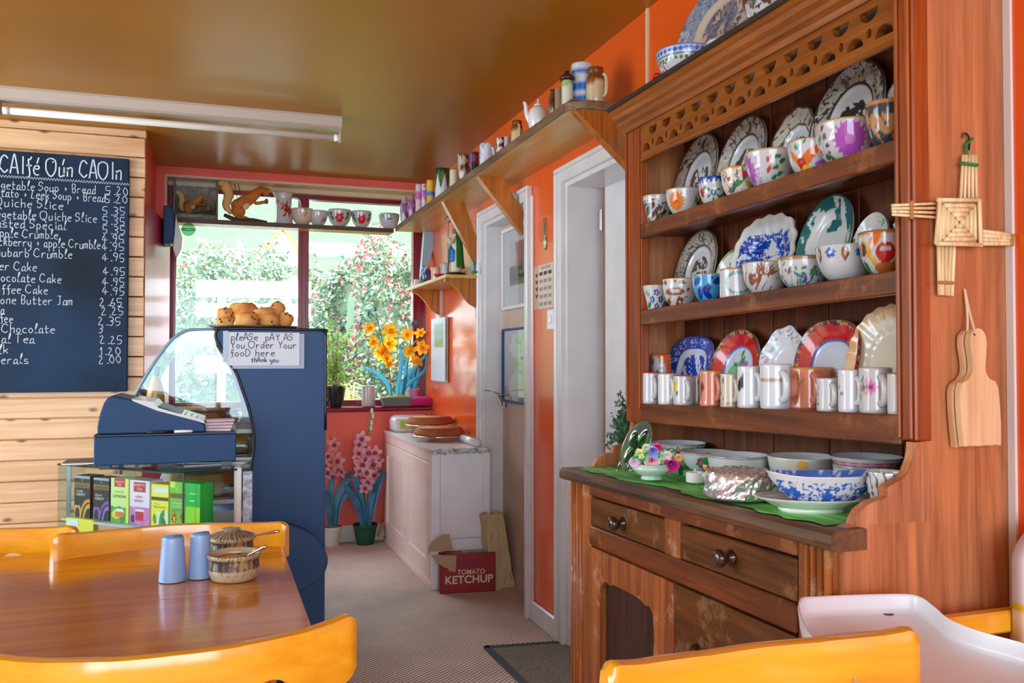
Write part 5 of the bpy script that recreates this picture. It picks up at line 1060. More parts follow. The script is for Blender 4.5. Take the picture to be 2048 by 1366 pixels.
# free standing squirrel with a nut
a = P(492, 442, Y=5.95); sq = thing('stuffed_squirrel', 'stuffed red squirrel holding a nut on a mossy log', 'squirrel', (a[0], 5.95, ZS))
hh = P(500, 374, Y=5.95)[2] - ZS; squirrel(sq, (a[0] - .005, 5.95, ZS + .025), hh / .93, 1, 0)
lg = P(528, 440, Y=5.95)[0]; ll = P(448, 430, Y=5.95)[0]
mk('log', join(tube([(ll, 5.95, ZS + .045), (ll + .06, 5.95, ZS + .02), (a[0] + .04, 5.95, ZS + .014), (lg + .02, 5.95, ZS + .012)], [.012, .016, .02, .008], 10)), bark, sq, smooth=True)
nk = hh / .93; mk('nut', sph((a[0] + .5 * nk, 5.93, ZS + .025 + .47 * nk), .05 * nk, 10, 8, (1, 1, 1.5)), mat('hazelnut', S(150, 92, 40), .5), sq, smooth=True)
for i in range(3): t0 = np.array((a[0] - .06 + .008 * i, 5.97, ZS + .03)); mk('twig', tube([t0, t0 + (-.01 + .012 * i, 0, .1), t0 + (-.04 + .018 * i, 0, hh * .95)], .0022, 5), bark, sq)
# green glass float and dark wall unit at left
p = P(377, 459, Y=5.80); gf = thing('glass_float', 'round green glass float hanging below the window shelf', 'float', p)
mk('ball', sph(p, .042, 24, 16), glass('green_glass', (.42, .72, .5), 2.0), gf, smooth=True); mk('band', tube([(p[0] + .043 * cos(t), p[1] + .043 * sin(t), p[2]) for t in np.linspace(0, 6.283, 30)], .0025, 6), mat('blue_cord', S(70, 120, 150), .6), gf, smooth=True); mk('cord', tube([p + (0, 0, .04), (p[0], 5.89, 2.10)], .0015, 5), M['black'], gf)
q = [P(x, y, Y=5.55) for x, y in ((329, 416), (345, 418), (350, 432), (350, 472), (347, 486), (343, 491), (327, 491))]
un = thing('wall_unit', 'dark grey moulded wall unit with slanted glass front beside window', 'wall unit', q[6])
mk('housing', prism([(v[0], v[2]) for v in q], 'y', 5.45, 5.62, .006), M['tillplastic'], un)
g = [P(x, y, Y=5.5) for x, y in ((352, 432), (365, 478), (363, 500), (353, 520), (346, 497))]; mk('front_cover', prism([(v[0], v[2]) for v in g], 'y', 5.47, 5.60, .004), mat('pale_cover', S(206, 216, 206), .15), un)
# ================================================================== small corner shelf
zc = P(960, 552, X=XW)[2]; ya_, yb2 = P(958, 552, X=XW - .02)[1], 5.72
xs0 = P(891, 553, Y=ya_)[0]
cs = thing('corner_shelf', 'small pine shelf on two curved brackets beside the window', 'shelf', (1.34, 5.2, zc - .02))
mk('board', box(xs0, XW, ya_, yb2, zc - .02, zc, .003), M['shelfwood'], cs)
for y, m_ in ((ya_ + .03, 0), (yb2 - .2, 1)):
    w = XW - xs0 - .03; pts = [(XW - .025, zc - .02), (XW - .025 - w, zc - .02), (XW - .025 - w, zc - .04)] + [(XW - .025 - w * (1 - t) + .0, zc - .04 - .14 * t ** 1.1 + .014 * sin(t * pi * 2)) for t in np.linspace(.15, .95, 10)] + [(XW - .025, zc - .185)]
    mk('bracket', prism(pts, 'y', y, y + .022), M['bracket'], cs); mk('batten', box(XW - .025, XW, y - .012, y + .034, zc - .24, zc - .02, .003), M['pinkdoor'] if m_ else M['bracket'], cs)
def on(px, yb=549): return P(px, yb, Z=zc + .001)
# bishop statue
s0 = P(913, 549, X=1.33); s0 = np.array((1.325, s0[1], zc)); hs = P(913, 438, d=depth(s0))[2] - zc
sta = thing('saint_statue', 'painted statue of a bearded bishop in green cloak with crozier', 'statue', s0)
def st(nm, prof, m_, n=22, c=s0, sx=1, sy=1, par=sta): return mk(nm, lathe([(r * hs, z * hs) for r, z in prof], n, c, sx, sy), m_, par, smooth=True)
st('base', [(0, 0), (.2, 0), (.2, .03), (.17, .07), (.12, .085), (0, .085)], mat('dark_bronze', S(50, 44, 44), .25, .6), 28)
st('robe', [(.1, .08), (.115, .12), (.095, .3), (.085, .45), (.09, .6), (.085, .7), (.04, .78), (0, .79)], mat('cream_robe', S(214, 200, 170), .5, bs=.5, bscale=120))
st('tunic', [(.10, .26), (.1, .3), (.092, .45), (.06, .56), (0, .57)], mat('blue_tunic', S(40, 110, 170), .4), c=s0 - _r * .012)
cl = []; m_ = 18
for j, z in enumerate(np.linspace(.16, .80, 12)):
    for i in range(m_):
        t = radians(-100) + .6 + i / (m_ - 1) * radians(215); r_ = np.interp(z, [.16, .3, .6, .74, .80], [.155, .135, .115, .085, .04]) * (1 + .05 * sin(i * 2.1 + z * 4)); cl.append(s0 + np.array((cos(t - .6) * r_, sin(t - .6) * r_, z)) * (hs, hs, hs))
mk('cloak', (cl, grid(m_, 12)), mat('green_cloak', S(20, 130, 60), .35), sta, smooth=True)
mk('head', sph(s0 + (0, 0, .84 * hs), .052 * hs, 14, 10, (1, 1, 1.25)), mat('statue_skin', S(214, 160, 120), .4), sta, smooth=True); mk('beard', sph(s0 + (-.02 * hs, -.03 * hs, .79 * hs), .045 * hs, 12, 8, (1, 1, 1.3)), mat('grey_beard', S(120, 104, 90), .6), sta, smooth=True)
st('mitre', [(.05, .87), (.055, .9), (.05, .97), (.01, 1.0), (0, 1.0)], mat('brown_mitre', S(76, 60, 44), .4))
mk('arm', tube(crom([s0 + np.array((-.03, -.08, .68)) * hs, s0 + np.array((-.12, -.1, .58)) * hs, s0 + np.array((-.14, -.06, .66)) * hs], 4), .03 * hs), mat('cream_sleeve', S(206, 190, 150), .5), sta, smooth=True)
cr = s0 + np.array((-.15, -.05, 0)) * hs; mk('crozier', tube(list(np.linspace(cr + (0, 0, .08 * hs), cr + (0, 0, .92 * hs), 6)) + [cr + np.array((.04 * sin(t), 0, .98 - .05 * cos(t))) * hs for t in np.linspace(-.5, 5, 10)], .010 * hs, 6), mat('gold_paint', S(150, 120, 70), .35, .4), sta, smooth=True)
gC = 'ornaments on the small corner shelf'
def cf(x0, x1, yt, xc=1.26):
    p = P((x0 + x1) / 2, yt, X=xc); d = depth(p); return np.array((xc, p[1], zc + .001)), (x1 - x0) / 2 * d / F_PX, p[2] - zc
vessel('tin_mug', 'plain grey metal mug left of the bishop statue', 'mug', cf(881, 903, 527, 1.30), 'mug', None, S(176, 172, 168), hnd=.9, m=8, nf=30, mat_='vgloss', group=gC)
vessel('ginger_jar', 'round blue and white jar on the corner shelf', 'jar', cf(839, 863, 533, 1.29), 'urn', lambda cv: (cv.blob(S(50, 80, 150), 5, .1, 241), cv.sprig(.1, .3, .4, [S(150, 50, 60)], 6, 61)), S(206, 210, 216), m=12, nf=40, group=gC)
vessel('beige_pot', 'low beige pot with flower lid on the corner shelf', 'pot', cf(862, 882, 536, 1.33), 'mug', None, S(220, 200, 170), m=8, nf=30, group=gC)
vessel('red_dish', 'shallow red dish on the edge of the corner shelf', 'dish', (lambda f: (f[0], f[1], .02))(cf(866, 890, 548, 1.235)), 'dish', None, S(200, 30, 36), m=8, nf=30, group=gC)
b = cf(942, 956, 525, 1.37); vl = thing('blue_vial', 'tiny blue bud vase with green base by the door frame', 'vase', b[0], gC)
mk('base', sph(b[0] + (0, 0, .010), .018, 14, 8, (1, 1, .55)), mat('green_glass_base', S(20, 130, 70), .2), vl, smooth=True); mk('neck', tube([b[0] + (0, 0, .008), b[0] + (0, 0, .03), b[0] + (0, 0, b[2])], [.012, .006, .006], 10), mat('blue_glass', S(30, 110, 190), .15), vl, smooth=True)
w0 = cf(828, 838, 552, 1.28); mk('shell_card', tf(box(-.018, .018, -.012, .012, 0, .06, .004), lambda v: rot(v, 'x', .2, (0, 0, 0)) + (1.28, w0[0][1], zc + .001)), M['white'], label='small white block at window end of corner shelf', cat='ornament', group=gC)
for i, (px, xc, c_, lab) in enumerate(((926, 1.36, S(120, 60, 50), 'tuft of dried red flowers right of the statue'), (851, 1.24, S(90, 120, 70), 'sprig of green leaves on corner shelf edge'))):
    o = cf(px - 6, px + 6, 540, xc)[0]; C = o + np.abs(rng.normal(size=(60, 3))) * (.012, .012, .014); C[:, :2] -= .01; V, Fc = leaf_cards(C, .008, rng)
    mk('dried_posy', (V, Fc.tolist()), mat('posy', c_, .7, c2=S(60, 70, 40), vs=80), label=lab, cat='flowers', kind='stuff')
# ================================================================== things on the right wall
ca, cb_ = P(859, 640, X=XW - .012), P(888, 765, X=XW - .012); cal = thing('wall_calendar', 'pale calendar hanging on orange wall by the window', 'calendar', (XW - .01, cb_[1], cb_[2]))
y0c, y1c = P(889, 700, X=XW - .03)[1], P(861, 700, X=XW - .03)[1]
for k in range(3): mk('sheet', tf(box(XW - .008 - .008 * k, XW - .006 - .008 * k, y0c, y1c, cb_[2] + .004 * k, ca[2]), lambda v: v), M['white'], cal)
zz = np.linspace(0, 1, 30); yy = np.linspace(0, 1, 24); Yg, Zg = np.meshgrid(yy, zz); cc_ = np.tile(np.array(S(200, 204, 210)), (720, 1)); pm = ((Zg > .52) & (Zg < .92) & (Yg > .1) & (Yg < .75)).ravel(); cc_[pm] = S(150, 170, 160); cc_[pm & (Zg.ravel() < .68)] = S(120, 150, 90)
mk('picture', (np.stack([np.full(720, XW - .026), y0c + Yg.ravel() * (y1c - y0c), cb_[2] + .01 + Zg.ravel() * (ca[2] - cb_[2] - .012)], 1), grid(24, 30)), M['vprint'], cal, cols=cc_)
# framed prints on the door leaf
def print_(y0, y1, za, zb, fw, fm, lab, ptn):
    t = thing('framed_print', lab, 'picture', (1.52, (y0 + y1) / 2, za)); X0 = 1.512
    mk('frame', join(box(X0, 1.53, y0, y1, za, za + fw, .003), box(X0, 1.53, y0, y1, zb - fw, zb, .003), box(X0, 1.53, y0, y0 + fw, za + fw, zb - fw, .002), box(X0, 1.53, y1 - fw, y1, za + fw, zb - fw, .002)), fm, t)
    n_ = 60; Yg, Zg = np.meshgrid(np.linspace(0, 1, n_), np.linspace(0, 1, n_)); cc_ = ptn(1 - Yg.ravel(), Zg.ravel())
    mk('print', (np.stack([np.full(n_ * n_, 1.527), y0 + .005 + Yg.ravel() * (y1 - y0 - .01), za + .005 + Zg.ravel() * (zb - za - .01)], 1), grid(n_, n_)), M['vprint'], t, cols=cc_)
    mk('glazing', box(1.518, 1.52, y0 + fw, y1 - fw, za + fw, zb - fw), glass('print_glass_' + str(len(lab)), (.96, .97, .97), 1.0), t)
def pt1(a, b):
    c_ = np.tile(np.array(S(206, 204, 204)), (len(a), 1)); m_ = (a > .18) & (a < .9) & (b > .28) & (b < .82); c_[m_] = S(196, 190, 186); d_ = fsin(a * 8, b * 8, a * 0, 251, 6)
    c_[m_ & (d_ > -.2) & (b < .52)] = S(70, 62, 56); c_[m_ & (np.abs(a - .5 - .06 * d_) < .14) & (b > .5) & (b < .8)] = S(150, 90, 86); c_[m_ & (b < .33)] = S(84, 110, 60); return c_
def pt2(a, b):  # pale ground and patches: the garden's reflection painted into the print colours
    c_ = np.tile(np.array(S(190, 180, 196)), (len(a), 1)); m_ = (a > .14) & (a < .9) & (b > .1) & (b < .93); c_[m_] = S(206, 214, 200); d_ = fsin(a * 6, b * 6, a * 0, 255, 6)
    c_[m_ & (d_ > .5)] = S(170, 192, 150); c_[m_ & (d_ < -1.1)] = S(220, 176, 140); return c_
zA, zB = P(1030, 618, X=1.53)[2], P(1030, 452, X=1.53)[2]; print_(4.0, 4.56, zA, zB, .02, M['white'], 'white-framed print with red figure on upper door panel', pt1)
zA, zB = P(1030, 806, X=1.53)[2], P(1030, 656, X=1.53)[2]; print_(4.0, 4.555, zA, zB, .012, M['navy'], 'dark thin-framed print reflecting garden on lower door panel', pt2)
mk('string', tube(crom([P(968, 780, X=XW - .03), P(985, 783, X=1.47), P(999, 788, X=1.49)], 5), .0022, 5), mat('brown_string', S(120, 96, 70), .8), label='thin string looped from the door handle to the frame', cat='string')
# oval holy water pendant on green ribbon
p0 = P(1091, 485, X=XW); pe = thing('oval_pendant', 'small oval painted pendant hung from a green ribbon', 'pendant', p0)
ov = lathe([(0, 0), (.8, 0), (1, .2), (.9, .6), (0, 1)], 28); mk('plaque', frame(ov, (XW, p0[1], p0[2]), (0, .019, 0), (0, 0, .036), (-.012, 0, 0)), mat('cream_glaze', S(220, 210, 180), .2, c2=S(90, 140, 80), vs=60), pe, smooth=True)
rt = P(1090, 436, X=XW); rb_ = mat('green_ribbon', S(30, 130, 60), .5)
for s in (-1, 1): mk('ribbon', tube([(XW - .006, p0[1], p0[2] + .03), (XW - .006, p0[1] + s * .004, (p0[2] + rt[2]) / 2 + .02), (XW - .006, p0[1] + s * .010, rt[2])], .0022, 6), rb_, pe)
# paper notice, switch
na, nb_ = P(1069, 534, X=XW), P(1113, 614, X=XW); no = thing('paper_notice', 'pair of pale paper notes taped over each other on orange pillar', 'notice', (XW, (na[1] + nb_[1]) / 2, nb_[2]))
pap = mat('notice_paper', S(216, 200, 180), .6); mk('sheet', box(XW - .002, XW - .001, nb_[1], na[1], nb_[2], na[2]), mat('rear_paper', S(206, 160, 130), .6), no); ym = na[1] * .78 + nb_[1] * .22
mk('sheet', box(XW - .004, XW - .003, nb_[1] + .03, ym, nb_[2], na[2] - .002), pap, no)
ink = mat('ink', S(60, 60, 66), .6)
for k in range(5): mk('lettering', join(*[box(XW - .0046, XW - .004, nb_[1] + .05 + .055 * j, nb_[1] + .09 + .055 * j, na[2] - .05 - .035 * k, na[2] - .034 - .035 * k) for j in range(3)]), mat('grey_ink', S(150, 146, 140), .6) if k else ink, no)
mk('doodle', tube(crom([(XW - .005, nb_[1] + .06 + .02 * i, na[2] - .016 + .006 * (-1) ** i) for i in range(7)], 4), .0012, 5), ink, no)
for k in range(4): mk('lettering', tube([(XW - .003, ym + .012 + .012 * j, na[2] - .045 - .032 * k + .008 * (-1) ** j) for j in range(3)], .0025, 5), ink, no)
p0 = P(1105, 639, X=XW); sw = thing('light_switch', 'white plastic light switch on the orange pillar', 'switch', (XW, p0[1], p0[2] - .045))
mk('plate', box(XW - .010, XW, p0[1] - .043, p0[1] + .043, p0[2] - .045, p0[2] + .045, .003), M['wplastic'], sw); mk('rocker', tf(box(XW - .019, XW - .010, p0[1] - .014, p0[1] + .014, p0[2] - .018, p0[2] + .016, .003), lambda v: v), M['wplastic'], sw)
# cloth seen in the gap of the second door
zc0, zc1 = .86, 1.72; cm = vcol('checked_cloth', .8); Yg, Zg = np.meshgrid(np.linspace(3.387, 3.408, 9), np.linspace(zc0, zc1, 120)); ck = ((np.floor(Zg * 90) % 2 == 0) | (np.floor(Yg * 400) % 2 == 0)).ravel()
mk('tea_towel', (np.stack([1.60 + .006 * np.sin(Zg * 9 + Yg * 200), Yg, Zg], -1).reshape(-1, 3), grid(9, 120)), cm, cols=np.where(ck[:, None], np.array(S(90, 106, 120)), np.array(S(206, 212, 216))), smooth=True, label='blue checked cloth hanging in the gap of the second door', cat='cloth')
# evergreen sprig at the dresser's far side
bp0 = P(1262, 870, Y=2.46); spg = thing('evergreen_sprig', 'green conifer sprig sticking out behind dresser', 'sprig', bp0); st_l = []; cards = []
for px, py in ((1240, 790), (1238, 800), (1243, 815), (1232, 830), (1228, 846), (1222, 868), (1216, 884), (1236, 860), (1246, 838), (1248, 860), (1236, 880)):
    e_ = P(px, py, Y=2.47); st_l.append(tube([bp0 + (.03, .0, (e_[2] - bp0[2]) * .6), (bp0 + e_) / 2 + (.01, 0, (e_[2] - bp0[2]) * .25), e_], .0015, 5))
    for t in np.linspace(.2, 1, 16): cards.append(bp0 + (e_ - bp0) * t + rng.normal(size=3) * .008)
mk('stem', join(*st_l), mat('sprig_stem', S(80, 90, 60), .7), spg); V, Fc = leaf_cards(np.repeat(np.array(cards), 4, 0) + rng.normal(size=(len(cards) * 4, 3)) * .007, .010, rng); mk('needles', (V, Fc.tolist()), mat('conifer_green', S(50, 96, 70), .6, c2=S(90, 130, 100), vs=80), spg, kind='stuff')
# ================================================================== dresser side: woven cross and butter paddles
YS = YN - .001
st_m = wood('straw', S(222, 188, 130), S(246, 226, 180), 'z', 2, .5)
def sd(px, py, off=0): p = P(px, py, Y=YS - off); return p
crs = thing('woven_cross', 'four-armed cross woven from straw hanging on dresser side', 'cross', sd(1905, 590))
def bundle(a0, a1, b0, b1, n_, off):
    for k in range(n_):
        t = (k + .5) / n_; p, q_ = np.array(a0) * (1 - t) + np.array(a1) * t, np.array(b0) * (1 - t) + np.array(b1) * t
        A, B = sd(*p, off), sd(*q_, off + .002 * (k % 2)); mk('straw', tube([A, (A + B) / 2, B], np.linalg.norm(np.array(a1) - a0) / n_ / 2 * depth(A) / F_PX * 1.05, 7), st_m, crs, smooth=True)
bundle((1923, 310), (1954, 310), (1917, 400), (1957, 400), 5, .010); bundle((1873, 488), (1912, 488), (1876, 590), (1906, 592), 5, .010)
bundle((1783, 408), (1785, 432), (1880, 402), (1880, 440), 4, .012); bundle((1962, 458), (1962, 492), (2042, 470), (2040, 490), 4, .012)
for k, (s, off) in enumerate(((38, .012), (30, .015), (22, .018), (14, .020), (6, .022))):
    cx_, cy_ = 1918, 445; c4_ = [(cx_ - s * 1.05, cy_ - s * 1.12), (cx_ + s * 1.05, cy_ - s * 1.12), (cx_ + s * 1.05, cy_ + s * 1.12), (cx_ - s * 1.05, cy_ + s * 1.12)]
    for i in range(4): A, B = sd(*c4_[i], off), sd(*c4_[(i + 1) % 4], off); mk('straw', tube([A, (A + B) / 2, B], .0050, 7), st_m, crs, smooth=True)
for a, b_ in (((1875, 400), (1962, 400)), ((1958, 398), (1962, 494)), ((1872, 487), (1964, 490)), ((1880, 396), (1872, 488))): A, B = sd(*a, .024), sd(*b_, .024); mk('straw', tube([A, (A + B) / 2, B], .004, 7), st_m, crs, smooth=True)
gt = mat('green_tie', S(30, 130, 60), .5); A = sd(1921, 326, .016); B = sd(1956, 330, .016); mk('tie', tube([A, B], .0032, 6), gt, crs); mk('tie', tube([sd(1934, 312, .01), sd(1931, 290, .006), sd(1945, 277, .004)], .003, 6), gt, crs)
bt_ = mat('twine', S(176, 120, 60), .7)
for a, b_ in (((1824, 402), (1824, 438)), ((1878, 565), (1907, 566)), ((2026, 468), (2024, 492))): mk('tie', tube([sd(*a, .018), sd(*b_, .018)], .003, 6), bt_, crs)
mk('hook', tube(crom([sd(1938, 300, .002), sd(1938, 275, .006), sd(1929, 266, .006), sd(1926, 276, .004)], 4), .0018, 6), M['black'], crs)
pw = wood('pale_butter_wood', S(204, 158, 110), S(234, 198, 154), 'z', 1.0, .55, fine=.25)
for k, (dx, off, lab) in enumerate(((-12, .004, 'rear wooden butter paddle, mostly hidden behind its twin'), (4, .022, 'front wooden butter paddle hanging by string on dresser side'))):
    ol = [(1905, 780), (1922, 757), (1930, 742), (1929, 715), (1925, 690), (1927, 668), (1938, 657), (1950, 662), (1957, 680), (1956, 712), (1955, 740), (1963, 757), (1980, 775), (1986, 880), (1975, 888), (1920, 890), (1912, 882)]
    pts = [sd(x + dx, y + (2 if not k else 0), off) for x, y in ol]; poly = [(p_[0], p_[2]) for p_ in crom([(p_[0], 0, p_[2]) for p_ in pts], 3, True)]
    t = thing('butter_paddle', lab, 'paddle', sd(1945 + dx, 888, off)); mk('blade', prism(poly, 'y', YS - off - .014, YS - off, .003, 2), pw, t)
    q_ = sd(1945 + dx, 668, off + .014); mk('hole', frame(lathe([(0, 0), (.003, 0), (.003, .0006), (0, .0006)], 12), q_ - np.array((0, .0004, 0)), (1, 0, 0), (0, 0, 1), (0, -1, 0)), M['black'], t); 
    mk('string', tube(crom([q_ - np.array((0, .002, 0)), sd(1938 + dx * .3, 625, .012), sd(1929, 578, .003)], 4), .0022, 6), mat('pale_string', S(216, 196, 160), .8), t)
# ================================================================== chalkboard
YC = 4.962
cbm = mat('chalkboard_slate', S(24, 50, 78), .55, c2=S(12, 24, 36), vs=2.2, spec=.2)
cb = thing('chalkboard', 'black chalkboard cafe menu hanging on the wood-clad wall', 'chalkboard', (-1.1, 4.98, 1.055))
bx0, bx1 = -1.75, P(256, 550, Y=YC)[0]; bz0, bz1 = P(252, 783, Y=YC)[2], P(259, 318, Y=YC)[2]
mk('board', box(bx0, bx1, YC, 4.998, bz0, bz1, .003), cbm, cb)
chalk = mat('chalk_white', S(206, 214, 220), .9, bs=0)
EX, EZ = (1, 0, 0), (0, 0, 1)
def ch(s, px, py, h, al='right', **k):
    o = P(px, py, Y=YC); k.setdefault('words', True); return strokes(s, o, EX, EZ, h, chalk, cb, 'chalk_writing', al, **k)
mm = depth(P(128, 500, Y=YC)) / F_PX; mx_ = (P(250, 500, Y=YC)[0] - P(0, 500, Y=YC)[0]) / 250
ch('CAIfé Oún CAOIn', 245, 360, 34 * mm, sw=.0065, width=246 * mx_, jit=.05, seed=3)
for x, y in ((106, 324), (188, 331)): q = P(x, y, Y=YC - .001); mk('chalk_writing', frame(lathe([(0, 0), (.004, 0), (0, .0005)], 10), q, EX, EZ, (0, -1, 0)), chalk, cb)
a, b_ = P(0, 352, Y=YC), P(258, 369, Y=YC); zz_ = [a + (b_ - a) * t + (0, -.0012, .006 * (-1) ** i) for i, t in enumerate(np.linspace(-.6, 1, 150))]
mk('chalk_writing', join(*[((np.array([p + (0, 0, .002), p - (0, 0, .002), q - (0, 0, .002), q + (0, 0, .002)])), [(0, 1, 2, 3)]) for p, q in zip(zz_[:-1], zz_[1:])]), chalk, cb)
rows = (('Vegetable Soup + Bread', 193, 388, '5.20', 258, 390), ('Potato + Leek Soup + Bread', 212, 404, '5.20', 257, 407), ('Quiche Slice', 128, 419, '5.35', 252, 431), ('Vegetable Quiche Slice', 195, 445, '5.35', 252, 450), ('Toasted Special', 134, 460, '5.35', 252, 469), ('Apple Crumble', 117, 478, '4.95', 250, 486), ('Blackberry + apple Crumble', 202, 498, '4.95', 250, 502), ('Rhubarb Crumble', 146, 517, '4.95', 251, 523), ('Porter Cake', 75, 542, '4.95', 252, 551), ('Chocolate Cake', 124, 566, '4.95', 251, 572), ('Coffee Cake', 97, 588, '4.95', 251, 590), ('Scone Butter Jam', 147, 610, '2.65', 246, 612), ('Tea', 10, 628, '2.25', 249, 630), ('Coffee', 27, 645, '2.35', 243, 650), ('Hot Chocolate', 111, 666, '3', 208, 665), ('Herbal Tea', 70, 686, '2.25', 246, 687), ('Milk', 18, 707, '1.20', 243, 710), ('Minerals', 58, 727, '2.00', 244, 727))
cw = (9.65, 8.8, 11.4, 9.7, 11.0, 9.8, 8.8, 11.0, 10.7, 10.3, 10.6, 10.4, 10, 9.5, 11.4, 11.4, 11, 11.2)
for i, (s, px, py, pr, qx, qy) in enumerate(rows):
    ch(s, px, py, 17 * mm, sw=.0032, seed=i, width=cw[i] * len(s) * mx_); ch(pr, qx, qy, 15.5 * mm, sw=.0032, seed=i + 40, jit=.2, width=12.5 * len(pr) * mx_)
# ================================================================== fluorescent light
fl_ = thing('strip_light', 'long unlit fluorescent tube fitting on the tan ceiling', 'ceiling light', (-.15, 4.43, CEIL))
fy = 4.43; fx1 = .607; fx0 = -.93
gm = mat('grey_enamel', S(176, 158, 140), .4)
mk('housing', prism([(fy - .055, CEIL), (fy - .055, CEIL - .012), (fy - .045, CEIL - .05), (fy - .03, CEIL - .058), (fy + .03, CEIL - .058), (fy + .045, CEIL - .05), (fy + .055, CEIL - .012), (fy + .055, CEIL)], 'x', fx0, fx1), gm, fl_)
tz = CEIL - .098
mk('tube', tube([(x, fy, tz) for x in (fx0 + .05, -.2, fx1 - .035)], .0165, 20), mat('tube_glass', S(222, 218, 206), .25), fl_, smooth=True)
for x, s in ((fx0 + .02, 1), (fx1 - .035, 1)): mk('end_cap', tube([(x, fy, tz), (x + .028, fy, tz)], .0178, 18), M['wplastic'], fl_, smooth=True)
for x in (fx0 + .004, fx1 - .008): mk('lamp_holder', box(x, x + .008, fy - .02, fy + .02, tz - .022, CEIL - .05, .002), gm, fl_)
# ================================================================== pink cupboard under the window
cx0, cx1, cy0, cy1, chh = 1.105, XW - .003, 4.50, 5.855, .745
cu = thing('low_cupboard', 'faded pink painted cupboard with two panelled doors and worn white end', 'cupboard', (1.27, 5.18, 0))
pkm = mat('faded_pink_paint', S(240, 214, 200), .35, var=.04, vs=5, bs=.2, bscale=30); endm = mat('worn_white_paint', S(246, 242, 246), .45, c2=S(236, 230, 234), vs=4, bs=.3, bscale=20)
mk('carcass', box(cx0 + .01, cx1, cy0 + .012, cy1, 0, chh - .015), pkm, cu)
for y0, y1, z0, z1_ in ((cy0 - .002, cy0 + .012, 0, .26), (cy0 - .002, cy0 + .012, .263, chh - .018)): mk('end_board', box(cx0 + .045, cx1 - .04, y0, y1, z0, z1_), endm, cu)
mk('end_board', box(cx0, cx0 + .043, cy0 - .003, cy0 + .012, 0, chh - .018), endm, cu); mk('end_board', box(cx1 - .039, cx1, cy0 - .003, cy0 + .012, 0, chh - .018), endm, cu)
mk('face_frame', join(box(cx0, cx0 + .0098, cy0 + .0125, cy0 + .05, .055, chh - .075), box(cx0, cx0 + .0098, cy1 - .05, cy1, .055, chh - .075), box(cx0, cx0 + .0098, cy0 + .0125, cy1, .03, .055), box(cx0, cx0 + .0098, cy0 + .0125, cy1, chh - .075, chh - .016), box(cx0 - .006, cx0 + .0098, cy0 + .0125, cy1, .0, .03)), pkm, cu)
ym = 5.14
for y0, y1 in ((cy0 + .05, ym - .004), (ym + .004, cy1 - .05)):
    d = mk('door', join(box(cx0 - .006, cx0 + .009, y0, y0 + .075, .06, chh - .08, .002), box(cx0 - .006, cx0 + .009, y1 - .075, y1, .06, chh - .08, .002), box(cx0 - .006, cx0 + .009, y0 + .075, y1 - .075, .06, .14, .002), box(cx0 - .006, cx0 + .009, y0 + .075, y1 - .075, chh - .16, chh - .08, .002)), pkm, cu)
    mk('panel', box(cx0 + .003, cx0 + .0095, y0 + .07, y1 - .07, .13, chh - .15), pkm, d); mk('panel_bead', join(box(cx0 - .002, cx0 + .006, y0 + .073, y0 + .083, .138, chh - .158, .003), box(cx0 - .002, cx0 + .006, y1 - .083, y1 - .073, .138, chh - .158, .003), box(cx0 - .002, cx0 + .006, y0 + .073, y1 - .073, .136, .146, .003)), M['white'], d)
    for z in (.17, chh - .2): mk('hinge', tube([(cx0 - .008, y0 + .004, z), (cx0 - .008, y0 + .004, z + .05)], .005, 8), M['greige'], d)
mk('latch', box(cx0 - .012, cx0 - .004, ym - .012, ym + .006, .52, .58, .002), pkm, cu)
n_ = 70; Xg, Yg = np.meshgrid(np.linspace(cx0 - .012, cx1, 40), np.linspace(cy0 - .015, cy1, n_ * 2))
mk('oilcloth', join(box(cx0 - .012, cx1, cy0 - .015, cy1, chh - .015, chh)), mat('white_oilcloth', S(222, 214, 210), .25, var=.04, vs=20), cu)
ez = np.linspace(0, 1, 7); exx = np.linspace(0, 1, 120); Xg, Zg = np.meshgrid(exx, ez); pat = fsin(Xg * 60, Zg * 6, Xg * 0, 301, 6).ravel(); p2 = fsin(Xg * 50, Zg * 7, Xg * 0, 305, 6).ravel()
cc_ = np.tile(np.array(S(214, 214, 214)), (840, 1)); cc_[pat > .6] = S(90, 140, 190); cc_[pat < -.8] = S(130, 160, 80); cc_[p2 > 1.1] = S(206, 140, 120)
mk('floral_edge', (np.stack([cx0 - .012 + Xg.ravel() * (cx1 - cx0 + .01), cy0 - .0165 - .004 * np.sin(Xg.ravel() * 20), chh + .001 - .03 * Zg.ravel() - .003 * np.sin(Xg.ravel() * 31)], 1), grid(120, 7)), M['vprint'], cu, cols=cc_)
# cakes on wire racks, package, film roll
def rack(c, R, legs, lab, gr):
    t = thing('cooling_rack', lab, 'rack', (c[0], c[1], c[2] - legs), gr); L = [tube([(c[0] + R * cos(a), c[1] + R * sin(a), c[2]) for a in np.linspace(0, 6.2832, 40)], .0025, 6)]
    for k in np.linspace(-.9, .9, 13): h_ = sqrt(1 - k * k) * R; L.append(tube([(c[0] + k * R, c[1] - h_, c[2]), (c[0] + k * R, c[1] + h_, c[2])], .0014, 5))
    mk('wire_grid', join(*L), M['steel'], t)
    for a in (.6, 2.2, 3.8, 5.4): q = np.array((c[0] + R * .95 * cos(a), c[1] + R * .95 * sin(a), c[2])); mk('leg', tube([q, q - (0, 0, legs - .002)], .0022, 6), M['steel'], t)
spm = mat('sponge_cake', S(176, 96, 44), .85, c2=S(140, 68, 28), vs=12, bs=.8, bscale=90, bd=.004)
sps = mat('sponge_cake_top', S(196, 124, 76), .9, bs=.5, bscale=120)
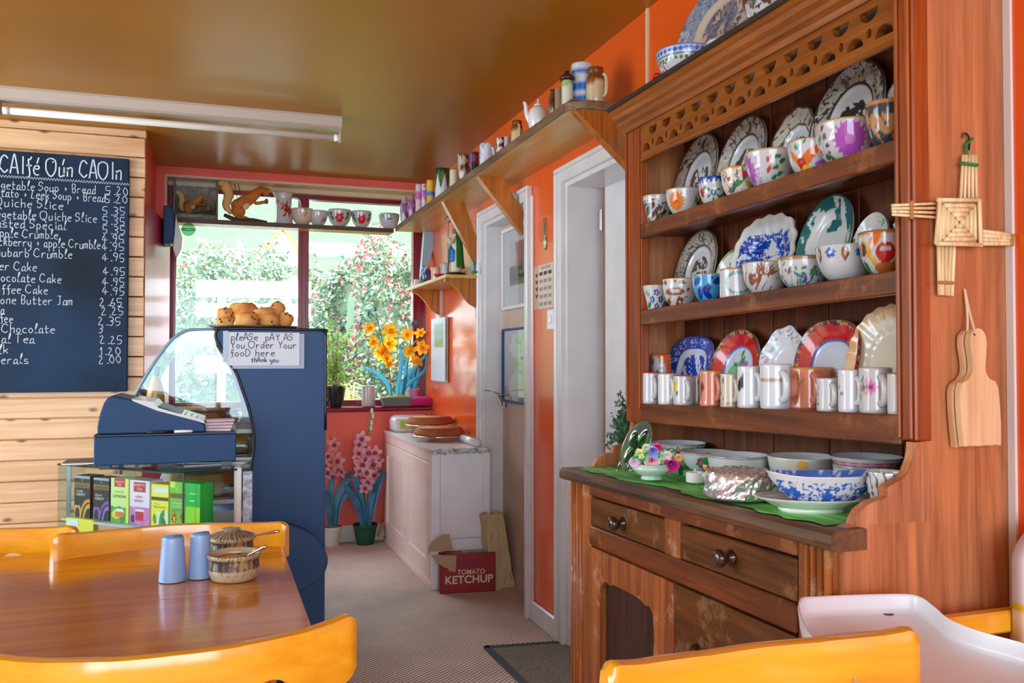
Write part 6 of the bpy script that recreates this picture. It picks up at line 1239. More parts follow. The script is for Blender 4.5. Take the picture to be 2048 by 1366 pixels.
for px, yt, yb, w, lab, i, leg in ((860, 831, 847, 96, 'rear', 0, .075), (879, 851, 868, 104, 'front', 1, .03)):
    zc_ = chh + leg; p = P(px, yb - 2, X=1.28 if i == 0 else 1.27); c = np.array((p[0], P(px, yb, X=p[0])[1], zc_)); R = w / 2 * depth(c) / F_PX * .98; H = .042
    rack(c, R * 1.04, leg - .002 if i else leg - .002, f'round wire cooling rack under the {lab} sponge cake', 'cooling racks')
    t = thing('sponge_cake', f'round brown sponge cake on the {lab} cooling rack', 'cake', c + (0, 0, .003), 'sponge cakes on the cupboard'); V, Fc = lathe(resample([(0, 0), (.95, 0), (1, .15), (.98, .55), (.93, .62), (.9, .95), (0, 1.0)], 22), 60)
    V[:, :2] *= (1 + .008 * fsin(V[:, 0] * 9, V[:, 1] * 9, V[:, 2] * 3, 311 + i))[:, None]; mk('sponge', (V * (R, R, H) + c + (0, 0, .003), Fc), spm, t, smooth=True)
    V, Fc = lathe([(0, 0), (.86, 0), (.87, .02), (0, .05)], 50); mk('crumb_top', (V * (R, R, H) + c + (0, 0, .003 + H * .985), Fc), sps, t, smooth=True)
p = P(955, 872, X=1.37); mk('film_roll', tube([(1.37, p[1] - .0, chh + .021), (1.37, p[1] + .34, chh + .021)], .02, 18), M['wplastic'], label='white cling film roll lying behind the front cake', cat='roll', smooth=True)
p0 = P(768, 858, Z=chh); pk = thing('wipes_pack', 'white plastic pack with green label on the cupboard top', 'package', (1.2, 5.72, chh))
V, Fc = bev(box(1.115, 1.37, 5.60, 5.78, chh + .001, chh + .10), .03, 3); V = V + .004 * np.stack([fsin(V[:, 0] * 60, V[:, 1] * 60, V[:, 2] * 60, k) for k in (1, 2, 3)], 1); mk('wrapper', (V, Fc), mat('soft_white_plastic', S(222, 214, 220), .3), pk, smooth=True)
mk('label', box(1.16, 1.27, 5.592, 5.594, chh + .025, chh + .08), mat('lime_label', S(180, 196, 40), .4), pk); mk('arrow', prism([(1.19, chh + .035), (1.215, chh + .052), (1.19, chh + .07), (1.205, chh + .07), (1.235, chh + .052), (1.205, chh + .035)], 'y', 5.590, 5.5915), M['white'], pk)
# grey trough with yellow silk orchids on the sill
tr0 = P(773, 830, Z=.9); tx0, tx1 = P(770, 815, Y=5.82)[0], P(829, 815, Y=5.82)[0]
orc = thing('yellow_orchids', 'yellow silk orchids with blue-green leaves in a grey trough', 'flowers', ((tx0 + tx1) / 2, 5.9, .902))
V, Fc = bev(box(tx0, tx1, 5.845, 5.97, .902, .965), .008); V[:, 0] += (V[:, 2] - .93) * .3 * np.sign(V[:, 0] - (tx0 + tx1) / 2); mk('trough', (V, Fc), mat('grey_stone_trough', S(100, 104, 100), .8, bs=.5, bscale=80), orc)
mk('moss', sph(((tx0 + tx1) / 2, 5.9, .962), 1, 18, 8, ((tx1 - tx0) * .42, .045, .018)), mat('moss_yellow', S(190, 176, 70), .9, bs=.8, bscale=60), orc, smooth=True)
ym_ = petal('orchid_yellow', S(254, 196, 40), S(248, 160, 20)); tl_m = petal('blue_green_leaf', S(70, 150, 176)); stg = mat('stem_green', S(110, 140, 60), .5)
def petals(par, p, r, m_, n_=6, nm='blossom', face=None, lip=None):
    f = -_f * .9 + np.array((rng.normal() * .3, 0, rng.normal() * .3)); f /= np.linalg.norm(f); e1 = np.cross((0, 0, 1), f); e1 /= np.linalg.norm(e1); e2 = np.cross(f, e1); L = []
    for k in range(n_):
        a = 2 * pi * k / n_ + rng.uniform(0, .3); d = e1 * cos(a) + e2 * sin(a); s_ = np.cross(f, d); rr_ = r * rng.uniform(.85, 1.15)
        L.append((np.array([p, p + d * rr_ * .45 + s_ * rr_ * .36 + f * rr_ * .22, p + d * rr_ * .9 + s_ * rr_ * .22 + f * rr_ * .12, p + d * rr_ * 1.05, p + d * rr_ * .9 - s_ * rr_ * .22 + f * rr_ * .12, p + d * rr_ * .45 - s_ * rr_ * .36 + f * rr_ * .22, p + d * rr_ * .5 + f * rr_ * .3]), [(0, 1, 6), (1, 2, 6), (2, 3, 6), (3, 4, 6), (4, 5, 6), (5, 0, 6)]))
    b = mk(nm, join(*L), m_, par, loc=p, smooth=True); 
    mk('lip', sph(p + f * r * .25, r * .28, 10, 7), lip or m_, b, smooth=True)
YO = 5.9
for px, py, r in ((740, 657, 12), (781, 662, 14), (746, 684, 12), (778, 686, 15), (762, 706, 14), (775, 716, 12), (800 - 20, 728, 10), (815, 669, 12), (840, 665, 11), (820, 702, 12), (843, 695, 13), (832, 722, 13), (768, 700, 10)): p = P(px, py, Y=YO); petals(orc, p, r * depth(p) / F_PX * 1.15, ym_)
def pxl(L, Y=YO, k=5): return crom([P(x, y, Y=Y) for x, y in L], k)
for L in ([(785, 815), (780, 760), (774, 720), (762, 672), (752, 625)], [(800, 815), (812, 760), (818, 710), (824, 660), (828, 650)], [(762, 672), (748, 660)], [(818, 700), (840, 672)], [(755, 640), (740, 626)]): mk('stem', tube(pxl(L), .004, 7), stg, orc, smooth=True)
for px, py in ((751, 618), (737, 627), (825, 648), (832, 646)): p = P(px, py, Y=YO); mk('bud', sph(p, .012, 10, 7, (.7, .7, 1.6)), tl_m, orc, smooth=True)
def blade(par, L, w, m_, Y=YO, nm='leaf', dy=0):
    c = pxl(L, Y, 6); n_ = len(c); t = np.linspace(0, 1, n_); ww = w * (np.sin(np.clip(t * .92 + .08, 0, 1) * pi) ** .6) + .0015; tn = np.gradient(c, axis=0); tn /= np.linalg.norm(tn, axis=1)[:, None]; s_ = np.cross(tn, _f); s_ /= np.linalg.norm(s_, axis=1)[:, None]
    c = c + np.outer(t ** 2 * dy, (0, 1, 0)); V = np.concatenate([c - s_ * ww[:, None] - _f * .006, c, c + s_ * ww[:, None] - _f * .006]); mk(nm, (V, grid(n_, 3)), m_, par, smooth=True)
for L, w in (([(790, 815), (776, 770), (752, 745), (726, 736)], .014), ([(795, 815), (806, 770), (830, 735), (858, 705)], .016), ([(792, 815), (797, 770), (804, 720), (800, 695)], .013), ([(800, 815), (808, 780), (812, 735), (814, 715)], .012), ([(798, 815), (812, 775), (850, 740), (855, 700)], .010)): blade(orc, L, w, tl_m)
# pots, jar, cloth on the sill
def potf(px, yt, w, z, Y): p = P(px, yt, Y=Y); d = depth(p); return np.array((p[0], Y, z)), w / 2 * d / F_PX, p[2] - z
c, R, H = potf(671, 772, 40, .902, 5.93); bpt = thing('pincushion_plant', 'feathery green potted plant with mauve button flowers on windowsill', 'plant', c)
mk('pot', lathe([(0, 0), (R * .66, 0), (R * .8, H * .3), (R, H * .85), (R, H), (R * .9, H), (R * .88, H * .9), (0, H * .9)], 32, c), mat('black_glazed_pot', S(26, 26, 28), .3), bpt, auto=40)
C = []; L = []
for i in range(34):
    a = rng.uniform(0, 6.28); px, py = 671 + rng.normal() * 34, 715 + rng.normal() * 38; py = min(py, 762); e_ = P(px, py, Y=5.93 + rng.normal() * .06); b0 = c + (0, 0, H * .9); L.append(tube(crom([b0, b0 + (e_ - b0) * (.4, .4, .6), e_], 3), .0016, 5))
    for t in np.linspace(.25, 1.05, 40): C.append(b0 + (e_ - b0) * (t, t, min(1, t * 1.15)) + rng.normal(size=3) * .016)
mk('stem', join(*L), mat('plant_stem', S(120, 130, 60), .6), bpt); V, Fc = leaf_cards(np.array(C), .014, rng); mk('foliage', (V, Fc.tolist()), petal('feathery_green', S(150, 190, 80), S(190, 210, 130)), bpt, kind='stuff')
mv = mat('mauve_button', S(196, 150, 190), .8, bs=.6, bscale=200)
for px, py in ((673, 688), (697, 696), (686, 716), (719, 716), (665, 712), (698, 740), (700, 741), (669, 766), (650, 735)): p = P(px, py, Y=5.86); mk('blossom', sph(p, .0145, 12, 8), mv, bpt, smooth=True)
c, R, H = potf(737, 772, 27, .902, 5.93); vessel('stoneware_jar', 'plain cream stoneware jar standing on the windowsill', 'jar', (c, R, H), 'mug', lambda cv: cv.band(.86, .9, S(190, 180, 172)), S(214, 204, 198), m=12, nf=40)
c, R, H = potf(826, 777, 25, .902, 5.97); pp = thing('pink_pot', 'small pink plant pot behind the grey trough', 'pot', c); VF, cc = china_mesh(c, R, H, 'pot', None, S(206, 140, 176), S(120, 80, 100), m=12, nf=40); mk('pot', VF, M['vmatte'], pp, cols=cc, auto=40)
for L in ([(824, 780), (826, 750), (832, 725)], [(828, 780), (836, 755), (838, 735)], [(822, 780), (820, 760), (822, 740)]): blade(pp, L, .014, tl_m, 5.97)
mk('soil', lathe([(0, 0), (R * .85, 0), (0, .002)], 20, c + (0, 0, H * .85)), mat('soil', S(60, 44, 36), .9), pp)
p = P(848, 826, Y=5.80); V, Fc = bev(box(-.075, .085, -.05, .05, 0, .06), .028, 3); V, Fc = fixn((V, Fc)); V = V + .008 * np.stack([fsin(V[:, 0] * 30, V[:, 1] * 30, V[:, 2] * 30, k) for k in (5, 6, 7)], 1) * .6
mk('folded_cloth', (np.maximum(V, (-9, -9, .001)) + (p[0] - .01, 5.86, .902), Fc), mat('magenta_cloth', S(180, 16, 96), .9, bs=.6, bscale=90), label='crumpled magenta cloth on the corner of the windowsill', cat='cloth', smooth=True)
# ================================================================== pink orchids on the floor
pkm_ = petal('orchid_pink', S(246, 212, 210), S(228, 150, 168)); crm = mat('orchid_lip', S(150, 30, 60), .5); dkl = mat('teal_leaf', S(46, 112, 146), .45, c2=S(34, 84, 110), vs=14)
def floor_orchid(label, px, yb, wpot, htop, pcol, blooms, stems, leaves, Y, grp):
    p = P(px, yb, Z=0); Yp = p[1] + .05; d = depth((p[0], Yp, 0)); R = wpot / 2 * d / F_PX; c = np.array((p[0], Yp, 0)); H = P(px, htop, d=d)[2]
    t = thing('pink_orchid', label, 'flowers', c, grp); VF, cc = china_mesh(c, R, H, 'pot', None, pcol, tuple(x * .4 for x in pcol), m=14, nf=40); mk('pot', VF, M['vmatte'], t, cols=cc, auto=40)
    mk('soil', lathe([(0, 0), (R * .85, 0), (0, .002)], 24, c + (0, 0, H * .86)), mat('moss_soil', S(70, 84, 40), .9, bs=.6), t)
    for L in stems: mk('stem', tube(pxl(L, Yp), .006, 7), stg, t, smooth=True)
    for L, w in leaves: blade(t, L, w, dkl, Yp, dy=0)
    for bx, by, r in blooms: q = P(bx, by, Y=Yp - .03 + rng.normal() * .015); petals(t, q, r * depth(q) / F_PX * 1.15, pkm_, 5, lip=crm)
    return t, Yp
floor_orchid('pink orchid in a cream pot against the red wall', 665, 1094, 41, 1053, S(214, 206, 190), [(668, 890, 14), (676, 922, 14), (655, 912, 12), (675, 940, 13), (656, 948, 12), (682, 945, 10), (652, 930, 12)], [[(668, 1050), (664, 980), (660, 900), (662, 875)]], [([(660, 1052), (658, 1000), (664, 960), (662, 945)], .022), ([(668, 1052), (672, 1000), (690, 965), (702, 942)], .022), ([(664, 1052), (660, 1010), (650, 980)], .02), ([(672, 1052), (678, 1010), (700, 975), (690, 950)], .018)], 5.7, 'artificial pink orchids on the floor')
ot_ = floor_orchid('taller pink orchid in a dark green pot beside the cupboard', 733, 1091, 48, 1048, S(20, 74, 46), [(725, 878, 15), (742, 865, 0), (735, 905, 14), (716, 906, 13), (750, 905, 14), (725, 930, 15), (748, 930, 14), (755, 922, 12), (736, 945, 14), (718, 942, 12), (735, 965, 14), (730, 975, 12), (720, 890, 13), (748, 950, 12)][:1] + [(735, 905, 14), (716, 906, 13), (750, 905, 14), (725, 930, 15), (748, 930, 14), (755, 922, 12), (736, 945, 14), (718, 942, 12), (735, 965, 14), (730, 977, 12), (720, 890, 13), (748, 950, 12), (731, 920, 12)], [[(732, 1050), (732, 980), (732, 900), (736, 860), (744, 820)]], [([(725, 1052), (715, 1010), (700, 985), (690, 970)], .022), ([(727, 1052), (722, 1000), (712, 960), (708, 945)], .022), ([(738, 1052), (748, 1000), (758, 965), (772, 945)], .024), ([(735, 1052), (742, 1000), (752, 960), (764, 938)], .020), ([(730, 1052), (728, 1010), (718, 975)], .018)], 5.7, 'artificial pink orchids on the floor')
for x, y in ((743, 845), (746, 832), (742, 856), (744, 822)): mk('bud', sph(P(x, y, Y=ot_[1]), .014, 8, 6, (.8, .8, 1.4)), mat('white_bud', S(226, 214, 210), .5), ot_[0], smooth=True)
p = P(757, 1068, Z=.02); mk('wooden_peg', tube([P(757, 1072, Y=5.8), P(768, 1045, Y=5.83)], .012, 10), mat('pale_peg', S(206, 170, 110), .6), label='pale wooden stick leaning between green pot and cupboard', cat='stick', smooth=True)
# ================================================================== ketchup box and paper bag
a = P(880, 1188, Z=0); b_ = P(991, 1182, Z=0); kb = thing('ketchup_box', 'opened red cardboard tomato ketchup carton on the floor', 'box', (a + b_) / 2)
kx = (b_ - a); W_ = np.linalg.norm(kx); kx /= W_; ky = np.array((-kx[1], kx[0], 0)); kz = np.array((0, 0, 1)); KH = P(880, 1112, d=depth(a))[2]; KD = .085
red = mat('red_carton', S(150, 26, 32), .45, var=.06, vs=8); kraft = mat('brown_cardboard', S(186, 150, 120), .8)
def kb_(nm, VF, m_, **k): return mk(nm, frame(VF, a, kx, ky, kz), m_, kb, **k)
kb_('carton', join(box(0, W_, 0, .004, 0, KH), box(0, .004, 0, KD, 0, KH), box(W_ - .004, W_, 0, KD, 0, KH), box(0, W_, KD - .004, KD, 0, KH), box(0, W_, 0, KD, 0, .004)), red)
kb_('flap', tf(box(.1 * W_, W_, 0, KD, 0, .003), lambda v: rot(v, 'x', .02, (0, 0, 0)) + (0, 0, KH)), red)
kb_('label', box(.42 * W_, .95 * W_, KD * .35, KD * .85, KH + .0045, KH + .0055), mat('torn_label', S(206, 180, 150), .6, c2=S(120, 150, 160), vs=20))
t_ = np.linspace(0, pi, 16)
kb_('flap', prism([(-.06, KH + .02)] + [(-.06 + .10 + .10 * cos(u_ + pi) , KH + .02 + .085 * sin(u_)) for u_ in t_[:9]] + [(.07, KH + .02)], 'y', .02, .024), kraft)
kb_('flap', prism([(-.05, KH + .01), (.085, KH - .0), (.08, KH - .085), (.045, KH - .08), (.04, KH - .065), (.015, KH - .055), (-.02, KH - .03)], 'y', -.012, -.008), kraft)
wm = mat('cream_print', S(226, 214, 190), .6)
text('TOMATO', a + kx * W_ * .56 + kz * KH * .48, kx, kz, .026, wm, kb, width=W_ * .5, bold=.008)
text('KETCHUP', a + kx * W_ * .52 + kz * KH * .25, kx, kz, .040, wm, kb, width=W_ * .86, bold=.02)
bi = mat('blue_print', S(60, 50, 120), .6); text('STORES', a + kx * W_ * .52 + kz * KH * .76, kx, kz, .014, bi, kb, width=W_ * .34); text('bulk', a + kx * W_ * .52 + kz * KH * .67, kx, kz, .014, bi, kb, width=W_ * .2)
g0 = P(1015, 1168, Z=0); bgm = mat('tan_paper', S(190, 166, 124), .7, bs=.6, bscale=14, bd=.02)
nr, ns = 11, 24; rr_ = []
for j in range(nr):
    t = j / (nr - 1); hw, hd = .062 * (1 - .12 * t), .05 * (1 - .45 * t ** 2)
    for i in range(ns):
        a_ = i / ns * 4; k_ = int(a_); f_ = a_ - k_; cr_ = [(-1, -1), (1, -1), (1, 1), (-1, 1), (-1, -1)]; qx = cr_[k_][0] * (1 - f_) + cr_[k_ + 1][0] * f_; qy = cr_[k_][1] * (1 - f_) + cr_[k_ + 1][1] * f_
        w_ = rng.normal(size=3) * .004 * (t > 0); pin = .75 if f_ > .3 and f_ < .7 and k_ % 2 else 1
        rr_.append((qx * hw * pin + w_[0] - .045 * t, qy * hd + w_[1] + .03 * t, .40 * t * (1 - .03 * (i % 3 == 0) * (t > .9)) + w_[2] * (t < 1)))
V = np.array(rr_); Fc = grid(ns, nr, True) + [list(range(ns))[::-1]]
g1 = P(1003, 1172, Z=0)
mk('paper_bag', (V + (XW + .036, g1[1] - .03, 0), Fc), bgm, label='crumpled tan paper bag standing between carton and door', cat='bag')
# ================================================================== rug
ra, rb2, rc2 = P(966, 1296, Z=0), P(1140, 1284, Z=0), P(1050, 1380, Z=0)
e1 = rb2 - ra; e1 /= np.linalg.norm(e1); e2 = rc2 - ra; e2 /= np.linalg.norm(e2)
rm, nt, b = nodes('flat_weave_rug'); v = coords(nt, (330, 330, 330), False); ck_ = N(nt, 'ShaderNodeTexNoise', Scale=.8, Detail=2.0); nt.links.new(v, ck_.inputs['Vector']); nt.links.new(ramp(nt, ck_.outputs[0], [(.4, S(66, 64, 62)), (.6, S(160, 146, 130))]), b.inputs['Base Color']); b.inputs['Roughness'].default_value = .95; bump(nt, b, ck_.outputs[0], .6, .003)
rg = thing('floor_mat', 'grey flat-woven doormat with dark binding on the carpet', 'mat', ra)
L2 = .9; L1 = .72; ez_ = np.array((0, 0, 1)); e2p = e2
mk('weave', frame(box(.03, L1, .03, L2, .001, .008), ra, e1, e2p, ez_), rm, rg); mk('binding', join(frame(box(0, L1, 0, .03, .001, .010, .003), ra, e1, e2p, ez_), frame(box(0, .03, 0, L2, .001, .010, .003), ra, e1, e2p, ez_)), mat('dark_binding', S(60, 66, 76), .8), rg)
# ================================================================== chilled display counter
YD = 3.35
def dp(px, py): p = P(px, py, Y=YD); return (p[0], p[2])
right = [dp(640, 660), dp(648, 664), dp(651, 674), dp(651, 860), (dp(651, 860)[0], .0)]
arc = [dp(*q) for q in ((483, 1004), (495, 979), (504, 925), (508, 885), (506, 855), (497, 815), (485, 780), (473, 747), (456, 721), (440, 692), (431, 674), (434, 661), (445, 657))]
xl = dp(262, 1000)[0]
poly = right + [(xl, 0.0), (xl, .46)] + [(q[0], q[1]) for q in crom([(x, 0, z) for x, z in [(xl + .1, .47)] + arc], 4)[:, [0, 2]]]
dl = thing('display_counter', 'dark blue-grey chilled cake display counter with curved glass', 'display counter', (.07, 3.95, 0))
YE_ = 4.62
mk('end_panel', prism(poly, 'y', YD, YD + .04, .004, 1), M['navy'], dl); mk('end_panel', prism(poly, 'y', YE_ - .04, YE_), M['navy'], dl)
rim_ = crom([(x, YD - .001, z) for x, z in arc + right[:4]], 4); mk('trim_bead', tube(rim_, .0055, 8), M['black'], dl, smooth=True)
fx = xl + .02
mk('base_cabinet', box(fx, right[3][0] - .01, YD + .04, YE_ - .04, .02, .52), M['navy'], dl)
# lobe moulding low on the end panel
lob = crom([(P(x, y, Y=3.30)[0], 0, P(x, y, Y=3.30)[2]) for x, y in ((545, 1046), (590, 1052), (630, 1072), (652, 1105), (654, 1130), (640, 1155), (600, 1182), (560, 1190), (480, 1170), (470, 1080))], 5, True)
mk('lobe_moulding', prism([(p[0], p[2]) for p in lob], 'y', 3.285, YD, .008, 2), M['navy'], dl)
gl_out = [dp(*q) for q in ((431, 658), (390, 659), (368, 663), (346, 677), (324, 703), (302, 735), (280, 772), (262, 806), (240, 850), (235, 900), (240, 950))]
gc_ = crom([(x, 0, z) for x, z in gl_out], 5)[:, [0, 2]]
tint = glass('display_glass', (.88, .94, .93), 1.3)
mk('side_glass', prism(list(gc_) + [dp(470, 1000)] + arc[1:], 'y', YD + .012, YD + .018), tint, dl)
n_ = len(gc_); V = np.concatenate([np.stack([gc_[:, 0], np.full(n_, y), gc_[:, 1]], 1) for y in (YD + .012, YE_ - .012)]); mk('front_glass', (V, grid(n_, 2)), tint, dl, smooth=True)
mk('glass_edge', tube([(x, YD + .015, z) for x, z in gc_], .006, 6), mat('glass_edge_blue', S(110, 150, 170), .15), dl, smooth=True)
mk('top_cap', box(dp(431, 660)[0], right[0][0], YD + .04, YE_ - .04, 1.30, 1.33, .004), M['navy'], dl)
mk('back_rail', box(right[3][0] - .03, right[3][0] - .01, YD + .04, YE_ - .04, .52, 1.3), mat('counter_back', S(96, 110, 128), .4), dl)
wdk = mat('white_deck', S(220, 224, 226), .25)
decks = [(.96, -.17), (.83, -.13), (.70, -.16)]
for z, x in decks: mk('deck', box(x - .06, right[3][0] - .03, YD + .05, YE_ - .05, z - .016, z, .002), wdk, dl)
# goods in the display
bake = [mat('baked_' + str(i), c_, .7, c2=tuple(x * .6 for x in c_), vs=18, bs=.5, bscale=60) for i, c_ in enumerate((S(190, 112, 40), S(120, 60, 26), S(224, 170, 100), S(206, 90, 30)))]
labs = ('orange-brown tray bake', 'dark chocolate tray bake', 'pale sponge slab', 'golden flapjack slab')
k = 0
for (z, x) in decks:
    for j in range(4):
        y = YD + .16 + j * .27; x_ = x + .10 + .07 * (j % 2); h_ = .045 + .02 * ((k * 7) % 3)
        t = thing('cake_slab', f"{labs[(k + j) % 4]} {('nearest', 'second', 'third', 'farthest')[j]} on the {('upper', 'middle', 'lower')[decks.index((z, x))]} display deck", 'cake', (x_, y, z), 'cakes inside the display counter')
        mk('tray', box(x_ - .11, x_ + .12, y - .1, y + .1, z + .001, z + .008, .003), M['steel'], t); mk('slab', box(x_ - .095, x_ + .10, y - .085, y + .085, z + .008, z + .008 + h_, .012, 2), bake[(k + j) % 4], t, smooth=True)
    k += 1
p = P(468, 810, Y=3.55); mk('tumbler', lathe([(0, 0), (.028, 0), (.034, .08), (.032, .08), (.027, .005), (0, .005)], 24, (p[0], 3.55, .961)), M['glass'], smooth=True, label='small clear tumbler inside the display counter', cat='glass')
# scones on a plate on top
sp_ = P(508, 655, Y=3.47); pz_ = 1.335; st = thing('scone_plate', 'grey metal plate under the pile of scones', 'plate', (sp_[0], 3.47, pz_))
Rs = (590 - 427) / 2 * 3.5 / F_PX; mk('dish', lathe([(0, 0), (Rs * .7, 0), (Rs, .012), (Rs, .015), (Rs * .7, .004), (0, .004)], 48, (sp_[0], 3.46, pz_), 1, .75), mat('pewter', S(130, 124, 126), .3, .8), st, smooth=True)
scm = mat('scone_crust', S(226, 168, 92), .75, c2=S(200, 124, 50), vs=22, bs=.7, bscale=60, bd=.005); rai = mat('raisin', S(50, 30, 26), .5)
gS2 = 'fruit scones piled on the plate'
for i, (px, py, w, h_, tilt, dy, lab) in enumerate(((451, 643, 36, 20, 0, -.02, 'fruit scone at lower left of the pile'), (494, 640, 44, 28, .03, -.05, 'fruit scone front centre of the pile'), (538, 644, 42, 26, -.05, -.03, 'fruit scone lower right of centre'), (570, 643, 30, 28, -.35, -.02, 'small fruit scone at right end of the pile'), (452, 627, 34, 24, .05, .02, 'fruit scone upper left on the pile'), (487, 622, 54, 32, .08, .03, 'largest domed scone on top of the pile'), (527, 627, 40, 24, .18, -.02, 'fruit scone tilted in the upper middle'), (552, 622, 30, 40, -.55, .04, 'scone standing steeply tilted at top right'))):
    c = P(px, py, Y=3.46 + dy); s_ = depth(c) / F_PX; a_, b2 = w / 2 * s_, h_ / 2 * s_
    V, Fc = lathe(resample([(0, -1), (.86, -1), (.98, -.8), (1.0, .2), (.93, .7), (.7, .95), (0, 1.05)], 16), 28); V = V * (1 + .04 * fsin(V[:, 0] * 3, V[:, 1] * 3, V[:, 2] * 3, 330 + i))[:, None]
    V = rot(V * (a_, a_ * .85, b2), 'y', -tilt, (0, 0, 0)); c[2] = max(c[2], pz_ + .006 + (-V[:, 2].min() if i < 4 else 0)); 
    if i < 4: c[2] = pz_ + .008 - V[:, 2].min()
    t = thing('fruit_scone', lab, 'scone', c + (0, 0, V[:, 2].min()), gS2); mk('crust', (V + c, Fc), scm, t, smooth=True)
    for q in range(4): vv = V[rng.integers(0, len(V))]; vv = np.array((vv[0], -abs(vv[1]) , vv[2])); mk('raisin', sph(c + vv * .98, .0042, 8, 6), rai, t, smooth=True)
# handwritten pay sign
sg = thing('pay_sign', 'handwritten white paper sign taped to the display counter', 'sign', P(530, 730, Y=YD - .004))
a, b_, c_ = P(453, 664, Y=YD - .008), P(599, 664, Y=YD - .008), P(453, 731, Y=YD - .008)
pw_ = b_[0] - a[0]; ph = a[2] - c_[2]; whp = mat('sign_paper', S(216, 224, 232), .5)
mk('backing', box(a[0] + .02, a[0] + pw_ + .018, YD - .006, YD - .0055, a[2] - ph - .012, a[2] - .004), mat('backing_paper', S(170, 186, 206), .5), sg)
mk('sheet', box(a[0], a[0] + pw_, YD - .0095, YD - .0085, a[2] - ph, a[2]), whp, sg)
mk('tape', box(a[0] - .012, a[0] + .006, YD - .0105, YD - .01, a[2] - ph * .9, a[2] + .004), mat('crinkled_tape', S(150, 170, 190), .15, bs=.8, bscale=90), sg)
ik = mat('pen_ink', S(50, 70, 90), .6); s_ = 3.42 / F_PX; sx_ = pw_ / 146
for tx, px, py, h_, wd_ in (('pleASe  pAY AS', 461, 680, 12, 126), ('You Order Your', 460, 696, 12.5, 134), ('fooD here', 459, 712, 12.5, 91), ('thAnk you', 502, 724, 8.5, 56)): strokes(tx, P(px, py, Y=YD - .0100), EX, EZ, h_ * s_, ik, sg, 'lettering', 'left', sw=.0028, lift=.0004, jit=.08, words=True, width=wd_ * sx_, seed=px)
# ================================================================== glass counter with tea boxes
ZG = .88
A, B, C_ = P(116, 927, Z=ZG), P(367, 946, Z=ZG), P(474, 937, Z=ZG); D_ = C_ + np.array((.06, .30, 0)); E_ = A + np.array((.06, .34, 0)); E_[1] = min(E_[1], 3.33); D_[1] = min(D_[1], 3.33)
gcn = thing('glass_counter', 'glass-sided counter holding tea boxes below the till', 'counter', np.array(((A[0] + C_[0]) / 2, 3.05, 0)))
foot = [A, B, C_, D_, E_]; gpl = glass('counter_glass', (.90, .96, .95), 1.0)
mk('top_glass', prism([(p[0], p[1]) for p in foot], 'z', ZG - .006, ZG), gpl, gcn)
mk('base', prism([(p[0], p[1]) for p in foot], 'z', 0.0, .545), mat('dark_base_board', S(60, 66, 74), .5), gcn)
def wallg(p, q, z0, z1_, m_, th=.005, nm='side_glass'):
    e = (q - p); L_ = sqrt(e[0] ** 2 + e[1] ** 2); e = np.array((e[0], e[1], 0)) / L_; nrm = np.array((-e[1], e[0], 0)); return mk(nm, frame(box(0, L_, 0, th, z0, z1_), (p[0], p[1], 0), e, nrm, (0, 0, 1)), m_, gcn)
for p, q in ((A, B), (B, C_), (E_, A)): wallg(p, q, .545, ZG - .006, gpl)
mk('white_post', frame(box(-.008, .014, -.012, .012, 0, ZG + .002, .002), (C_[0], C_[1] + .012, 0), (1, 0, 0), (0, 1, 0), (0, 0, 1)), M['white'], gcn)
mk('post', frame(box(-.006, .006, -.006, .006, .545, ZG), (A[0] + .03, A[1] + .02, 0), (1, 0, 0), (0, 1, 0), (0, 0, 1)), mat('grey_metal_post', S(150, 170, 176), .3, .6), gcn)
for p, q in ((A, B), (B, C_)): mk('edge_strip', tube([p - (0, 0, .003), (p + q) / 2 - (0, 0, .003), q - (0, 0, .003)], .0035, 6), mat('green_glass_edge', S(30, 60, 56), .2), gcn)
mk('corner_seal', tube([B - (0, 0, .33), B - (0, 0, .1), B], .003, 6), mat('dark_seal', S(50, 60, 66), .3), gcn)
ZSH = .70; mk('inner_shelf', prism([(p[0], p[1]) for p in [A + (.01, .01, 0), B + (0, .012, 0), C_ + (-.02, .01, 0), D_ + (-.02, -.01, 0), E_ + (.01, -.01, 0)]], 'z', ZSH - .008, ZSH), mat('pale_shelf', S(190, 200, 200), .3), gcn)
q = C_ + np.array((.018, -.004, 0)); mk('price_strip', box(q[0], q[0] + .028, q[1], q[1] + .004, .56, ZG - .01), mat('price_card', S(110, 124, 146), .4, c2=S(206, 212, 220), vs=60), gcn)
e = B - A; L_ = np.linalg.norm(e[:2]); e = e / L_; e[2] = 0; nrm = np.array((-e[1], e[0], 0)); zv = np.array((0, 0, 1))
